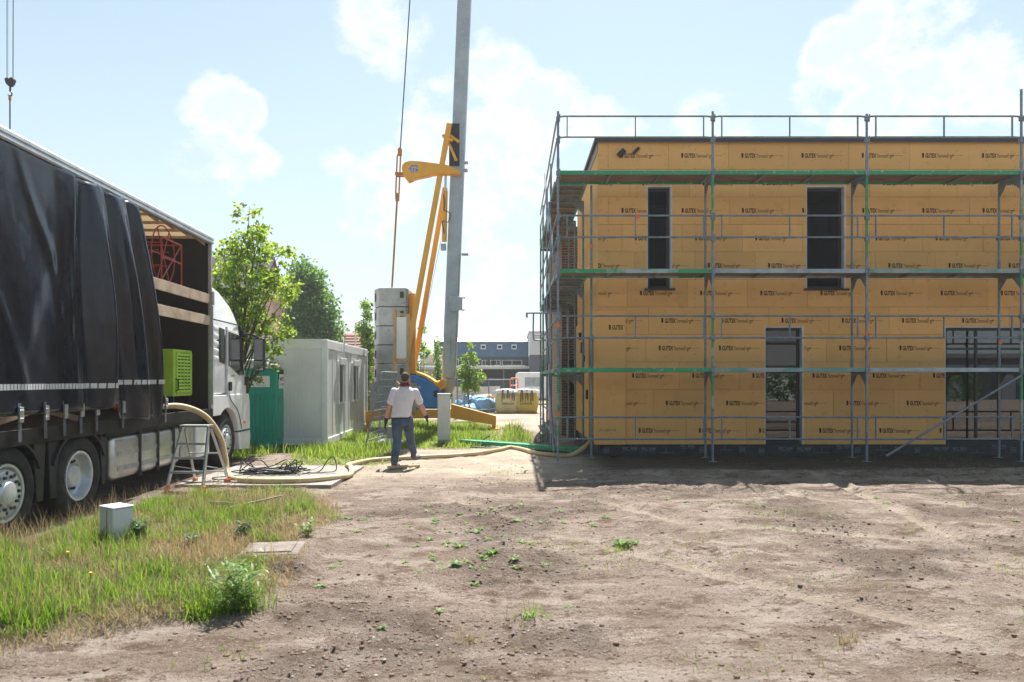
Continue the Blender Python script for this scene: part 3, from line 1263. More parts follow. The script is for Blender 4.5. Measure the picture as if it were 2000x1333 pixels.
    for xcol in np.arange(2.05, 13.4, .625):
        z = .35
        while z < TOPZ - .05:
            xx = xcol + rr.uniform(-.02, .02)
            if not any(h[0] - .02 < xx < h[1] + .02 and h[2] - .02 < z < h[3] + .02 for h in OPEN):
                fb.lathe([(0.0, -.0062), (.010, -.0062), (.012, -.0052)], (xx - ox, 0, z), 'y', 7)
            z += rr.choice((.19, .20, .21, .2, .4))
    fo = fb.build('fixing_marks', fx_m, root)
    fo['kind'] = 'stuff'
    # --- boards of the side wall
    for r in range(11):
        z1 = TOPZ - r * ROWH
        z0 = z1 - ROWH
        y = FY + T + .002 - rr.uniform(0, 1.2)
        while y < SIDE_Y1:
            a, b = max(y, FY + T), min(y + STEP, SIDE_Y1)
            if b - a > .03:
                mb = MB()
                for (p, q, s, t) in rect_minus((a + .002, b - .002, z0 + .002, z1 - .002), sd):
                    mb.box(0, T - .002, p - a, q - a, s - z0, t - z0)
                if mb.v:
                    mb.build('insulation_board', M['board'], root, loc=(rr.uniform(-.003, .003), a - oy, z0))
            y += STEP
    # --- second layer round the ground floor corner
    c1 = MB()
    c1.box(-.062, .585, -.050, -.005, SZ0, 3.11)
    cb = c1.build('corner_cladding', M['board'], root, bevel=.004)
    link('printed_lettering', print_mesh('printed_lettering', 0, .31), cb, loc=(.22, -.0515, 2.70))
    s2 = MB()
    for (p, q, s, t) in rect_minus((FY - .004, SIDE_Y1, SZ0, 3.11), sd):
        s2.box(-.062, -.006, p - oy, q - oy, s, t)
    s2.build('side_cladding', M['board'], root)
    vs, fs = text_fit('1571 · DER-H ALF', .36, .05, .0, (0, 0))
    st = MB()
    st.add([(x, 0, z) for x, z in vs], fs)
    st.build('stencil_lettering', M['ink_thin'], cb, loc=(.02, -.0515, .53))
    # --- plinth: black membrane with pale print
    pl = MB()
    pl.box(.03, FX1 - ox, .012, .10, -.1, SZ0 + .004)
    pl.box(.012, .10, .101, SIDE_Y1 - oy, -.1, SZ0 + .004)
    po = pl.build('plinth_membrane', M['membrane'], root)
    tm = MB()
    k = 0
    xx = .12
    while xx < 11.5:
        kind = ('box', 'text', 'text', 'lines', 'text', 'box', 'lines', 'box')[k % 8]
        zz = (.08, .11, .105, .06, .16, .09, .12, .10)[k % 8]
        if kind == 'box':
            tm.box(xx, xx + .11, .006, .0100, zz - .02, zz - .013)
            tm.box(xx, xx + .11, .006, .0100, zz + .083, zz + .09)
            tm.box(xx, xx + .007, .006, .0100, zz - .012, zz + .082)
            tm.box(xx + .103, xx + .11, .006, .0100, zz - .012, zz + .082)
            vs, fs = text_fit('H', .055, .07, .02, (xx + .027, zz))
            tm.add([(x, .0085, z) for x, z in vs], fs)
            xx += .42
        elif kind == 'text':
            vs, fs = text_fit('PEC 300E', .30, .055, .012, (xx, zz + .02))
            tm.add([(x, .0085, z) for x, z in vs], fs)
            vs, fs = text_fit('ALUJET 2000', .27, .022, 0, (xx, zz - .015))
            tm.add([(x, .0085, z) for x, z in vs], fs)
            xx += .40
        else:
            tm.box(xx, xx + .3, .007, .0098, zz, zz + .006)
            tm.box(xx + .12, xx + .126, .007, .0098, zz + .01, zz + .1)
            xx += .44
        k += 1
    tm.build('membrane_lettering', M['membrane_ink'], po)['kind'] = 'stuff'
    # --- windows: pale reveal, dark frame, pane, sill

    def window(h, name, bars=(), glass='glass', sill=True, reveal=.13):
        a, b, c, d = h
        w = MB()
        w.box(a - ox + .001, a - ox + .028, .012, reveal, c, d)
        w.box(b - ox - .040, b - ox - .001, -.006, reveal, c, d)
        w.box(a - ox + .029, b - ox - .041, .012, reveal, d - .03, d - .001)
        wo = w.build(name, M['frame_light'], root)
        f = MB()
        x0, x1, z0, z1 = a - ox + .030, b - ox - .042, c + (.05 if sill else .002), d - .032
        fw = .055
        f.box(x0, x0 + fw, reveal + .003, reveal + .07, z0, z1)
        f.box(x1 - fw, x1, reveal + .003, reveal + .07, z0, z1)
        f.box(x0 + fw, x1 - fw, reveal + .003, reveal + .07, z1 - fw, z1)
        f.box(x0 + fw, x1 - fw, reveal + .003, reveal + .07, z0, z0 + fw)
        for kind, v in bars:
            if kind == 'h':
                f.box(x0 + fw, x1 - fw, reveal + .005, reveal + .068, v - .025, v + .025)
            else:
                f.box(v - ox - .025, v - ox + .025, reveal + .004, reveal + .069, z0 + fw, z1 - fw)
        f.build('frame', M['frame_dark'], wo, bevel=.004)
        p = MB()
        p.box(x0 + fw - .01, x1 - fw + .01, reveal + .03, reveal + .042, z0 + fw - .01, z1 - fw + .01)
        p.build('pane', M[glass], wo)
        if sill:
            s = MB()
            s.box(a - ox - .05, b - ox + .05, -.07, reveal, c - .005, c + .035)
            s.build('sill', M['frame_dark'], wo, bevel=.005)
        return wo
    window(OPEN[0], 'window')
    window(OPEN[1], 'window')
    window(OPEN[2], 'glazed_door', [('h', .72), ('h', 2.44)], 'glass_mirror', False)
    window(OPEN[3], 'window', [('v', 10.05), ('v', 10.55), ('v', 11.4), ('h', 2.30)], 'glass_solar', False)
    # --- side door: dark opening leaf set back in its frame
    d = MB()
    d.box(.05, .075, sd[0][0] - oy, sd[0][1] - oy, SZ0, 2.62)
    do = d.build('side_door', M['frame_dark'], root)
    h_ = MB()
    h_.tube((.0, 16.68 - oy, 1.2), (.05, 16.68 - oy, 1.2), .012)
    h_.tube((.0, 16.68 - oy, 1.2), (.0, 16.55 - oy, 1.2), .012)
    h_.build('handle', M['galv'], do)
    # small black boxes and vent pipes
    for (y, z, sx, sz) in ((17.0, 1.28, .05, .22), (17.9, 2.42, .09, .26), (18.6, 2.75, .07, .18), (17.7, 2.15, .06, .14)):
        b_ = MB()
        b_.box(-.062 - sx, -.064, y - oy - .06, y - oy + .06, z - sz / 2, z + sz / 2)
        b_.build('cable_box', M['black'], root, bevel=.006)
    for (px, py, w, l) in ((1213, 300, .058, .15), (1242, 295, .032, .14)):
        v = MB()
        cx, cz = fx(px) - ox, 1.65 - (py - 740) / 91.03
        v.path([(cx - l * .42, -.03, cz - l * .42), (cx + l * .42, -.05, cz + l * .42)], w, 12)
        v.tube((cx, -.04, cz), (cx, .03, cz), w * .5)
        v.build('cable_sleeve', M['black'], root, smooth=True)


build_house()

# ================================================================== SCAFFOLDING
SX = [.918, 4.0, 7.07, 10.15, 13.22]
SY0, SY1 = 14.4, 15.13
DECKZ = [1.83, 3.80, 5.76]


def build_scaffold():
    root = empty('scaffolding', (SX[0], SY0, 0), 0, 'galvanised steel scaffolding with green plank decks in front of the ochre house', 'scaffolding')
    ox, oy = SX[0], SY0
    RT = .0245

    def std(x, y, z0, z1, m=None, name='standard'):
        mb = MB()
        mb.tube((x - ox, y - oy, z0), (x - ox, y - oy, z1), RT, 10)
        mb.box(x - ox - .07, x - ox + .07, y - oy - .07, y - oy + .07, z0 - .01, z0)
        z = z0 + 2.0
        while z < z1 - .2:
            mb.tube((x - ox, y - oy, z - .09), (x - ox, y - oy, z + .09), RT + .006, 10)
            z += 1.97
        o = mb.build(name, m or M['galv'], root, smooth=True)
        return o

    def frame(p0, p1, z_hi, z_lo, uprights=3, rt=.019):
        """double guardrail between two standards with uprights"""
        p0 = Vector((p0[0] - ox, p0[1] - oy, 0))
        p1 = Vector((p1[0] - ox, p1[1] - oy, 0))
        d = (p1 - p0)
        ln = d.length
        d.normalize()
        a, b = p0 + d * .03, p1 - d * .03
        mb = MB()
        up = Vector((0, 0, 1))
        for z in (z_hi, z_lo):
            mb.path([a + up * (z - .01) , a + d * .1 + up * z, b - d * .1 + up * z, b + up * (z - .01)], rt, 8)
        ts = {3: (.05, .5, .95), 1: (.5,), 0: ()}[uprights]
        for t in ts:
            q = a + (b - a) * t
            mb.bar(q + up * (z_lo + rt * .5), q + up * (z_hi - rt * .5), .034, .020, d)
        return mb.build('guardrail', M['galv'], root, smooth=True)

    def deck(p0, p1, width_dir, z, m_edge, planks=3, w=.70, name='deck'):
        """plank deck: steel edge profiles (own colour) and wooden planks"""
        p0 = Vector((p0[0] - ox, p0[1] - oy, 0))
        p1 = Vector((p1[0] - ox, p1[1] - oy, 0))
        d = (p1 - p0).normalized()
        a, b = p0 + d * .035, p1 - d * .035
        s = Vector(width_dir)
        up = Vector((0, 0, 1))
        mb = MB()
        mb.bar(a + up * z, b + up * z, .035, .082)
        mb.bar(a + s * w + up * z, b + s * w + up * z, .035, .082)
        mb.m = 1
        n = 4
        for i in range(n):
            q = a + (b - a) * ((i + .02) / (n - 1 + .04))
            mb.bar(q + s * .018 + up * (z - .03), q + s * (w - .018) + up * (z - .03), .05, .03)
        o = mb.build(name, [m_edge, M['galv']], root, bevel=.003)
        pw = (w - .05) / planks
        for i in range(planks):
            c = .025 + pw * (i + .5)
            pb = MB()
            pb.bar(a + s * c + up * (z + .012 + .003 * (i % 2)), b + s * c + up * (z + .012 + .003 * (i % 2)), pw - .008, .026)
            pb.build('plank', M['plank'], o)
        return o
    tops = [6.98, 6.98, 6.93, 7.42, 7.0]
    for i, x in enumerate(SX):
        std(x, SY0, .01, tops[i])
        if i == 0:
            continue
        std(x + .05, SY1, .01, 5.72, M['galv'])
    std(1.66, SY1, .01, 5.70)
    # green sleeves: painted lengths of the standards
    for (x, y, z0, z1) in ((SX[0], SY0, .55, 2.0), (SX[1], SY0, 1.0, 2.9), (SX[2], SY0, 4.0, 5.7), (SX[3], SY0, 3.5, 5.6), (SX[3], SY0, .8, 2.6), (SX[1], SY0, 4.6, 5.7)):
        g = MB()
        g.tube((x - ox, y - oy, z0), (x - ox, y - oy, z1), RT + .0015, 10)
        g.build('painted_sleeve', M['std_green'], root, smooth=True)
    edge = [['deck_green', 'deck_teal', 'deck_grey', 'deck_grey'], ['deck_mixed', 'deck_grey', 'deck_teal', 'deck_green'], ['deck_green', 'deck_green', 'deck_green', 'deck_green']]
    for i in range(4):
        for l, z in enumerate(DECKZ):
            deck((SX[i], SY0), (SX[i + 1], SY0), (0, 1, 0), z, M[edge[l][i]])
        for (zh, zl, n) in ((6.885, 6.47, 3), (4.905, 4.475, 3), (2.905, 2.47, 3), (.885, .45, 3)):
            o = frame((SX[i], SY0), (SX[i + 1], SY0), zh, zl, n)
    # transoms under each deck joint with knee brackets, and ledgers
    for i, x in enumerate(SX):
        for z in DECKZ:
            mb = MB()
            xx = x - ox
            x1 = xx + (.05 if i else .0)
            mb.bar((xx, 0, z - .07), (x1, SY1 - oy, z - .07), .05, .05)
            if i:
                mb.prism([(.0, z - .10), (.26, z - .10), (.0, z - .36)], 'x', xx - .008, xx + .008)
                mb.prism([(SY1 - oy, z - .10), (SY1 - oy - .22, z - .10), (SY1 - oy, z - .34)], 'x', x1 - .008, x1 + .008)
            mb.build('transom', M['galv'], root)
            for dz in (.0, .65, 1.08):
                c = MB()
                c.box(xx - .04, xx + .04, -.048, .03, z + dz - .05, z + dz + .03)
                c.bar((xx + .02, -.052, z + dz - .09), (xx + .03, -.052, z + dz + .07), .012, .03)
                c.build('wedge_coupler', M['galv'], root, bevel=.006)
    # diagonal brace in the third bay
    br = MB()
    br.tube((7.43 - ox, -.055, .12), (10.12 - ox, -.055, 1.72), .0225, 10)
    br.build('diagonal_brace', M['galv'], root, smooth=True)
    # orange inspection tags
    for (x, y, z) in ((1.66, SY1 - .04, 4.42), (1.66, SY1 - .04, 3.98), (SX[2], SY0 - .035, 2.55), (10.2, SY1 - .04, 2.42), (2.5, SY0 - .03, 4.88), (SX[0], SY0 - .035, .95), (SX[0], SY0 - .03, 2.72)):
        tg = MB()
        tg.box(x - ox - .03, x - ox + .03, y - oy - .006, y - oy + .006, z - .045, z + .045)
        tg.build('inspection_tag', M['orange_tag'], root)
    # --- return along the side of the house
    ys = [14.4, 16.47, 18.54, 20.61, 22.68]
    XA, XB = SX[0] - .02, 1.62
    for i, y in enumerate(ys):
        if i:
            std(XA - .01 * (i % 2), y, .01, (6.98, 6.55, 6.5, 6.6, 6.5)[i], M['std_green'] if i == 3 else None)
            std(XB, y, .01, 5.7)
    for i in range(4):
        for z in DECKZ:
            if i == 0:
                a0 = SY1 + .03
            else:
                a0 = ys[i]
            o = deck((XA, a0), (XA, ys[i + 1]), (1, 0, 0), z - .005, M['deck_teal'] if (i + int(z)) % 2 else M['deck_green'], w=.66)
            mb = MB()
            mb.bar((XA - ox, ys[i + 1] - oy, z - .075), (XB - ox, ys[i + 1] - oy, z - .075), .05, .05)
            mb.prism([(XB - ox, z - .11), (XB - ox - .24, z - .11), (XB - ox, z - .36)], 'y', ys[i + 1] - oy - .008, ys[i + 1] - oy + .008)
            mb.build('transom', M['galv'], root)
        for (zh, zl) in ((6.80, 6.38), (4.86, 4.42), (2.86, 2.44), (.88, .46)):
            frame((XA - .01, ys[i]), (XA - .01, ys[i + 1]), zh, zl, 0)
    for (ya, yb, za, zb) in ((14.45, 16.4, .2, 1.75), (16.5, 18.5, 2.0, 3.7), (18.6, 20.6, .2, 1.75), (14.45, 16.4, 4.0, 5.65), (16.5, 18.5, 5.0, 6.9)):
        b2 = MB()
        b2.tube((XA - ox - .06, ya - oy, za), (XA - ox - .06, yb - oy, zb), .022, 8)
        b2.build('diagonal_brace', M['galv'], root, smooth=True)
    # end guardrail swung out past the corner
    eg = MB()
    eg.path(catmull([(-.62, .0, 2.87), (-.62, 0, 2.955), (-.55, .0, 2.965), (.02, 0, 2.965)], 4), .020, 8)
    eg.path(catmull([(-.49, .0, 2.96), (-.49, 0, 2.5), (-.42, 0, 2.42), (-.02, 0, 2.43)], 4), .016, 8)
    eg.tube((-.48, 0, 2.53), (0, 0, 2.53), .010)
    eg.build('end_guardrail', M['galv'], root, smooth=True)


build_scaffold()

# ================================================================== TRUCK
M['tarp'] = mat('black_pvc_tarpaulin', (.006, .011, .022), .20, 0, (.011, .018, .033), 2.5, bump=.10, bscale=7, rvar=.07, bdist=.02, spec=.42)
M['tarp_roof'] = mat('translucent_roof_sheet', (.70, .64, .53), .7, trans=((.72, .62, .48), .45))
M['ply_dark'] = mat('dark_plywood', (.006, .005, .0055), .6, 0, (.010, .008, .008), 3)
M['red_wire'] = mat('red_painted_wire', (.42, .055, .035), .45, 0, (.30, .04, .03), 6)
M['reflective'] = mat('reflective_squares', (.62, .64, .66), .35, 0, (.5, .52, .54), 14)
M['mudguard'] = mat('grey_plastic', (.016, .018, .022), .5, 0, (.03, .032, .035), 5, spec=.35)
M['chassis'] = mat('chassis_black', (.006, .007, .009), .55, 0, (.014, .014, .015), 6, spec=.3)
M['strap'] = mat('grey_webbing', (.11, .12, .14), .7, 0, (.08, .085, .10), 9)
M['mirror_glass'] = mat('mirror_glass', (.7, .75, .78), .03, 1.0)
M['cab_glass'] = glass_mat('cab_glass', (.30, .36, .36), 1.6)
M['belt_red'] = mat('red_lens', (.4, .02, .02), .3)
M['rim'] = mat('wheel_aluminium', (.62, .66, .71), .34, .45, (.48, .52, .57), 6)
M['lime'] = mat('lime_green_paint', (.40, .66, .07), .45, 0, (.33, .56, .06), 4)
M['hose'] = mat('cream_hose', (.52, .41, .235), .6, 0, (.40, .30, .165), 3, bump=.2, bscale=25)
M['seat'] = mat('cab_interior', (.05, .05, .055), .8)

TRX, TRY, TRYAW = -5.33, 12.85, R(2.43)


def truck_pt(x, y, z):
    c, s = math.cos(TRYAW), math.sin(TRYAW)
    return (TRX + x * c - y * s, TRY + x * s + y * c, z)


def wheel_parts(parent, x, y, convex, r=.485):
    """tyre + rim as one wheel part with sub-parts; outer face at x"""
    mb = MB()
    w = .315
    prof = [(.300, x - .04), (.330, x - .004), (.40, x + .006), (.455, x - .004), (.478, x - .03), (r, x - .065), (r, x - w + .065), (.478, x - w + .03), (.40, x - w), (.300, x - w + .02)]
    mb.lathe(prof + prof[:1], (0, y, r), 'x', 48, caps=False)
    wh = mb.build('wheel', M['rubber'], parent, smooth=True)
    rim = MB()
    if convex:
        prof = [(.302, x - .05), (.298, x - .008), (.272, x - .012), (.262, x - .05), (.255, x - .06), (.235, x - .012), (.225, x + .0), (.15, x + .002), (.128, x + .012), (.112, x + .034), (.085, x + .040), (0.0, x + .036)]
    else:
        prof = [(.302, x - .05), (.298, x - .006), (.270, x - .010), (.262, x - .035), (.250, x - .115), (.235, x - .13), (.15, x - .15), (.140, x - .09), (.12, x - .06), (.06, x - .05), (0.0, x - .048)]
    rim.lathe(prof, (0, y, r), 'x', 40, caps=False)
    rm = rim.build('rim', M['rim'], wh, smooth=True)
    nuts = MB()
    xx = x if convex else x - .14
    for k in range(10):
        a = 2 * math.pi * k / 10
        nuts.tube((xx - .01, y + math.cos(a) * .168, r + math.sin(a) * .168), (xx + .03, y + math.cos(a) * .168, r + math.sin(a) * .168), .017, 6)
    nuts.build('wheel_nuts', M['steel_dark'], wh)['kind'] = 'stuff'
    holes = MB()
    for k in range(10):
        a = 2 * math.pi * (k + .5) / 10
        rr_ = .205
        x2 = (x + .003) if convex else x - .1335
        holes.lathe([(0.0, x2), (.021, x2), (.023, x2 - .012)], (0, y + math.cos(a) * rr_, r + math.sin(a) * rr_), 'x', 10)
    holes.build('hand_holes', M['black'], wh)['kind'] = 'stuff'
    return wh


def build_truck():
    root = empty('curtain_side_truck', (TRX, TRY, 0), TRYAW, 'white cab truck with black tarpaulin curtain pulled partly open', 'truck')
    W = 2.55
    BL = -7.9          # rear end of the load body
    TOP = 4.16
    # ---- chassis
    ch = MB()
    for x in (-.86, -1.69):
        ch.box(x - .04, x + .04, BL + .3, 1.9, .68, .93)
    ch.box(-1.95, -.6, -5.9, -3.5, .35, .66)
    ch.box(-1.8, -.75, -.3, 1.9, .45, .67)
    for y in (-5.5, -4.15, .85):
        ch.tube((-2.3, y, .485), (-.25, y, .485), .09, 10)
    ch.build('chassis', M['chassis'], root)
    for y, cv in ((-5.50, True), (-4.15, False), (.85, True)):
        wheel_parts(root, -.045, y, cv)
        wh = wheel_parts(root, -W + .36, y, False)
    # ---- load floor and edge rail
    fl = MB()
    fl.box(-W, -.03, BL, 0, 1.00, 1.09)
    fl.build('load_floor', M['ply_dark'], root)
    rl = MB()
    rl.box(-.029, .012, BL, 0, .955, 1.125)
    rl.box(-W - .01, -W - .001, BL, 0, .955, 1.125)
    rl.build('edge_rail', M['chassis'], root, bevel=.006)
    # ---- front wall of the body, far side curtain, rear frame
    fw = MB()
    fw.box(-W + .03, -.06, -.05, -.01, 1.09, TOP - .01)
    fw.build('bulkhead', M['ply_dark'], root)
    fs = MB()
    fs.box(-W, -W + .012, BL, -.1, 1.10, TOP - .12)
    fs.build('far_curtain', M['tarp'], root)
    rear = MB()
    rear.box(-W, 0, BL - .05, BL - .005, 1.1, TOP - .1)
    rear.build('rear_doors', M['white_paint'], root)
    for (x, y) in ((-.055, -.055), (-W, -.055), (-.055, BL), (-W, BL)):
        p = MB()
        p.box(x, x + .055, y, y + .06, 1.09, TOP - .1)
        p.build('corner_post', M['alu_dull'], root, bevel=.006)
    lt = MB()
    lt.box(.003, .028, -.05, -.018, 1.2, 2.95)
    lt.build('post_latch', M['alu_dull'], root, bevel=.004)
    hk = MB()
    hk.box(.003, .045, -.06, -.01, 2.96, 3.2)
    hk.build('post_hinge', M['alu'], root, bevel=.006)
    # ---- roof: translucent sheet on bows, side gutter rails
    rs_ = MB()
    n = 8
    pts = [(-W + .03 + (W - .06) * i / n, TOP + .02 * math.sin(math.pi * i / n)) for i in range(n + 1)]
    poly = pts + [(x, z - .008) for x, z in reversed(pts)]
    rs_.prism(poly, 'y', BL, 0)
    rs_.build('roof_sheet', M['tarp_roof'], root)
    for y in np.arange(-7.4, -.1, .60):
        b = MB()
        b.box(-W + .06, -.06, y - .02, y + .02, TOP - .055, TOP - .015)
        b.prism([(-.06, TOP - .06), (-.22, TOP - .06), (-.06, TOP - .18)], 'y', y - .006, y + .006)
        b.build('roof_bow', M['timber_pale'], root)
    for s in (0, 1):
        g = MB()
        prof = [(-.06, TOP - .12), (.02, TOP - .12), (.03, TOP - .10), (.022, TOP - .06), (.03, TOP - .045), (.024, TOP - .005), (.0, TOP + .02), (-.06, TOP + .02)]
        if s:
            prof = [(-W - x, z) for x, z in reversed(prof)]
        g.prism(prof, 'y', BL, 0)
        g.build('gutter_rail', M['alu_dull'], root, bevel=.004)
    # ---- curtain: mostly taut, gathered into folds at its front edge
    NY, NZ = 260, 60
    uu = np.linspace(0, 1, NY)
    vv = np.linspace(0, 1, NZ)
    U, Vv = np.meshgrid(uu, vv)

    def curtain(U, Vv, off=0.0):
        gather = smooth01(U, .62, .80)
        ytop = BL + .05 + (U * 4.83)
        ybot = BL + .05 + (U * 4.9) + .66 * smooth01(U, .68, 1.0)
        # uneven lower hem: the gathered part hangs down over the rail
        hem = 1.27 - .24 * smooth01(U, .80, .86) * (1 - .08 * np.sin(U * 60)) + .06 * smooth01(U, .77, .81)
        z = hem + (4.045 - .035 * gather * np.abs(np.sin(U * 48)) - hem) * Vv
        y = ybot + (ytop - ybot) * Vv ** .9
        ph = (U - .66) * 56
        amp = (.22 * gather) * (.42 + .58 * np.sin(np.pi * np.clip(Vv, .0, 1)) ** .6 + .30 * (1 - Vv))
        fold = (np.sin(ph + .9 * np.sin(Vv * 2.5)) * .55 + .22 * np.sin(ph * 1.9 + 1.2 + Vv * 2.4))
        fold = fold + .16 * np.sin(ph * 3.7 + 3 * Vv) * np.sin(Vv * 3.1 + .3) + .10 * fbm(U * 60, Vv * 3, 33, 3)
        fold = np.sign(fold) * np.abs(fold) ** .8
        x = .016 + amp * (fold * .55 + .52)
        # shallow diagonal drag wrinkles in the taut part
        wr = vnoise((y * 1.5 + z * 1.1), z * .45, 5) * .055 + np.maximum(0, np.sin(y * 3.0 - z * .9 + 1.5 * vnoise(y * .5, z * .8, 9))) ** 5 * .035
        wr = wr + fbm(y * 2.2, z * .9, 15, 3) * .02 + np.maximum(0, np.sin(y * 5.2 + z * 2.6 + 2 * vnoise(y * .8, z * .7, 19))) ** 8 * .022
        x = x + .6 * wr * (1 - gather) * np.sin(np.pi * np.clip(Vv * .96 + .02, 0, 1)) ** .5
        y = y + gather * .05 * np.cos(ph * .9)
        x = np.maximum(x, .014 + .001 * fold)
        return np.stack([x + off, y, z], -1)
    P = curtain(U, Vv)
    idx = np.arange(NY * NZ).reshape(NZ, NY)
    Q = np.stack([idx[:-1, :-1], idx[:-1, 1:], idx[1:, 1:], idx[1:, :-1]], -1).reshape(-1, 4)
    me = np_mesh('curtain', P.reshape(-1, 3), Q, None, [M['tarp']], smooth=True)
    cu = link('curtain', me, root)
    sol = cu.modifiers.new('thickness', 'SOLIDIFY')
    sol.thickness = .004
    # reflective squares following the curtain
    sq = MB()
    us = np.arange(.30, .995, .0105)
    for a in us:
        for vz in (1.51,):
            q = []
            for (du, dz) in ((0, 0), (.0088, 0), (.0088, .062), (0, .062)):
                u_ = np.array([[a + du]])
                # solve for the height on the curtain
                hemz = float(curtain(u_, np.array([[0.0]]))[0, 0, 2])
                top = float(curtain(u_, np.array([[1.0]]))[0, 0, 2])
                zz = (1.535 if a < .80 else 1.575) + dz
                v_ = (zz - hemz) / (top - hemz)
                p = curtain(u_, np.array([[v_]]), .009)[0, 0]
                q.append(tuple(p))
            sq.add(q, [(0, 1, 2, 3)])
    so = sq.build('reflective_strip', M['reflective'], cu, weld=False)
    so['kind'] = 'stuff'
    # ---- straps with buckles under the hem
    for y in (-7.0, -6.45, -5.88, -5.42, -4.98, -4.62, -4.28, -3.93, -3.28, -1.98):
        st = MB()
        st.bar((.030, y, 1.40), (.036, y, 1.0), .004, .055, (0, 1, 0))
        sto = st.build('strap', M['strap'], cu)
        bk = MB()
        bk.box(.036, .058, y - .032, y + .032, 1.20, 1.36)
        bk.tube((.056, y - .03, 1.325), (.056, y + .03, 1.325), .008)
        bk.tube((.056, y - .03, 1.24), (.056, y + .03, 1.24), .008)
        bk.build('buckle', M['alu_dull'], sto, bevel=.005)
    # ---- side boards across the opening
    for z in (2.98, 2.60):
        b = MB()
        b.box(-.050, -.012, -3.4, -.07, z, z + .165)
        b.build('side_board', M['timber_pale'], root, bevel=.004)
    # pallet timber lying on the floor behind the hem
    for (y0, y1, z0, z1) in ((-5.6, -4.4, 1.16, 1.36), (-4.9, -3.9, 1.36, 1.16), (-6.5, -5.5, 1.2, 1.38)):
        b = MB()
        b.bar((-.25, y0, z0), (-.22, y1, z1), .03, .07)
        b.build('load_batten', M['timber_pale'], root)
    # ---- tank with straps, mudguards, side gear
    tk = MB()
    tk.box(-.62, -.055, -3.35, -1.22, .30, .90)
    to = tk.build('fuel_tank', M['alu'], root, bevel=.09, seg=5)
    for f in to.data.polygons:
        f.use_smooth = True
    for y in (-2.62, -2.05, -1.5):
        s = MB()
        s.box(-.65, -.028, y - .032, y + .032, .275, .925)
        s.build('tank_strap', M['black'], to, bevel=.09, seg=5)
    for z in (.42, .62):
        s = MB()
        s.box(-.0545, -.048, -3.25, -1.3, z, z + .06)
        s.build('tank_band', M['alu_dull'], to)
    cp = MB()
    cp.lathe([(.05, .895), (.05, .93), (.0, .935)], (-.3, -2.4, 0), 'z', 14)
    cp.build('filler_cap', M['black'], to)
    bb = MB()
    bb.box(-.7, -.08, -1.12, -.62, .36, .88)
    bb.build('battery_box', M['alu_dull'], root, bevel=.03)
    sp = MB()
    sp.box(-.7, -.06, -.55, .04, .30, .84)
    sp.build('side_step_panel', M['white_paint'], root, bevel=.03)
    tl = MB()
    tl.box(-.4, -.02, -3.6, -.4, .905, .95)
    tl.build('tool_rail', M['chassis'], root)
    # mudguards: arcs over the rear wheels, and flaps between them
    for y in (-5.50, -4.15):
        mg = MB()
        poly = []
        for k in range(13):
            a = R(20 + 140 * k / 12)
            poly.append((y + math.cos(a) * .60, .485 + math.sin(a) * .56))
        for k in reversed(range(13)):
            a = R(20 + 140 * k / 12)
            poly.append((y + math.cos(a) * .57, .485 + math.sin(a) * .53))
        mg.prism(poly, 'x', -.5, -.03)
        mg.build('mudguard', M['mudguard'], root)
    for (y0, y1) in ((-4.98, -4.86), (-4.72, -4.60), (-3.62, -3.54), (-6.2, -6.1)):
        f = MB()
        f.prism([(y0 - .05, .95), (y1 + .05, .95), (y1, .30), (y0, .30)], 'x', -.48, -.06)
        f.build('mud_flap', M['mudguard'], root, bevel=.01)
    # ---- cab
    cx0, cx1 = -W + .06, -.05
    prof = [(.10, 1.36), (.10, 3.40), (.45, 3.44), (.85, 3.36), (1.25, 3.16), (1.52, 2.96), (1.68, 2.74), (1.72, 2.62), (1.98, 2.0), (2.10, 1.72), (2.12, 1.36)]
    bm = bmesh.new()
    rows = []
    mid = (cx0 + cx1) / 2
    hw = (cx1 - cx0) / 2
    xs = [-1.0, -.94, -.7, -.35, 0, .35, .7, .94, 1.0]
    for t in xs:
        row = []
        for (y, z) in prof:
            tap = 1 - .10 * smooth01(np.array(z), 2.6, 3.45) - .012 * smooth01(np.array(z), 1.4, 2.6)
            yy = y - (0.10 * abs(t) ** 3 if y > 1.4 else 0)
            zz = z - (.07 * abs(t) ** 4 if z > 3.0 else 0)
            row.append(bm.verts.new((mid + hw * t * float(tap), yy, zz)))
        rows.append(row)
    for i in range(len(xs) - 1):
        for j in range(len(prof) - 1):
            bm.faces.new((rows[i][j], rows[i + 1][j], rows[i + 1][j + 1], rows[i][j + 1]))
        bm.faces.new((rows[i][-1], rows[i + 1][-1], rows[i + 1][0], rows[i][0]))
    bm.faces.new(rows[0])
    bm.faces.new(list(reversed(rows[-1])))
    bmesh.ops.recalc_face_normals(bm, faces=bm.faces)
    es = [e for e in bm.edges if len(e.link_faces) == 2 and e.calc_face_angle(0) > R(40)]
    bmesh.ops.bevel(bm, geom=es, offset=.045, segments=3, profile=.5, affect='EDGES', clamp_overlap=True)
    for f in bm.faces:
        f.smooth = True
    for e in bm.edges:
        if len(e.link_faces) == 2 and e.calc_face_angle(0) > R(35):
            e.smooth = False
    me = bpy.data.meshes.new('cab_shell')
    bm.to_mesh(me)
    bm.free()
    me.materials.append(M['white_paint'])
    cab = link('cab_shell', me, root)
    # windscreen, sun visor
    ws = MB()
    ws.add([(cx0 + .14, 1.765, 2.58), (cx1 - .14, 1.765, 2.58), (cx1 - .10, 2.075, 1.86), (cx0 + .10, 2.075, 1.86)], [(0, 1, 2, 3)])
    ws.build('windscreen', M['cab_glass'], cab)
    vi = MB()
    vi.prism([(1.60, 2.72), (1.98, 2.55), (1.97, 2.50), (1.60, 2.66)], 'x', cx0 + .05, cx1 + .02)
    vi.build('sun_visor', M['mudguard'], cab, bevel=.01)
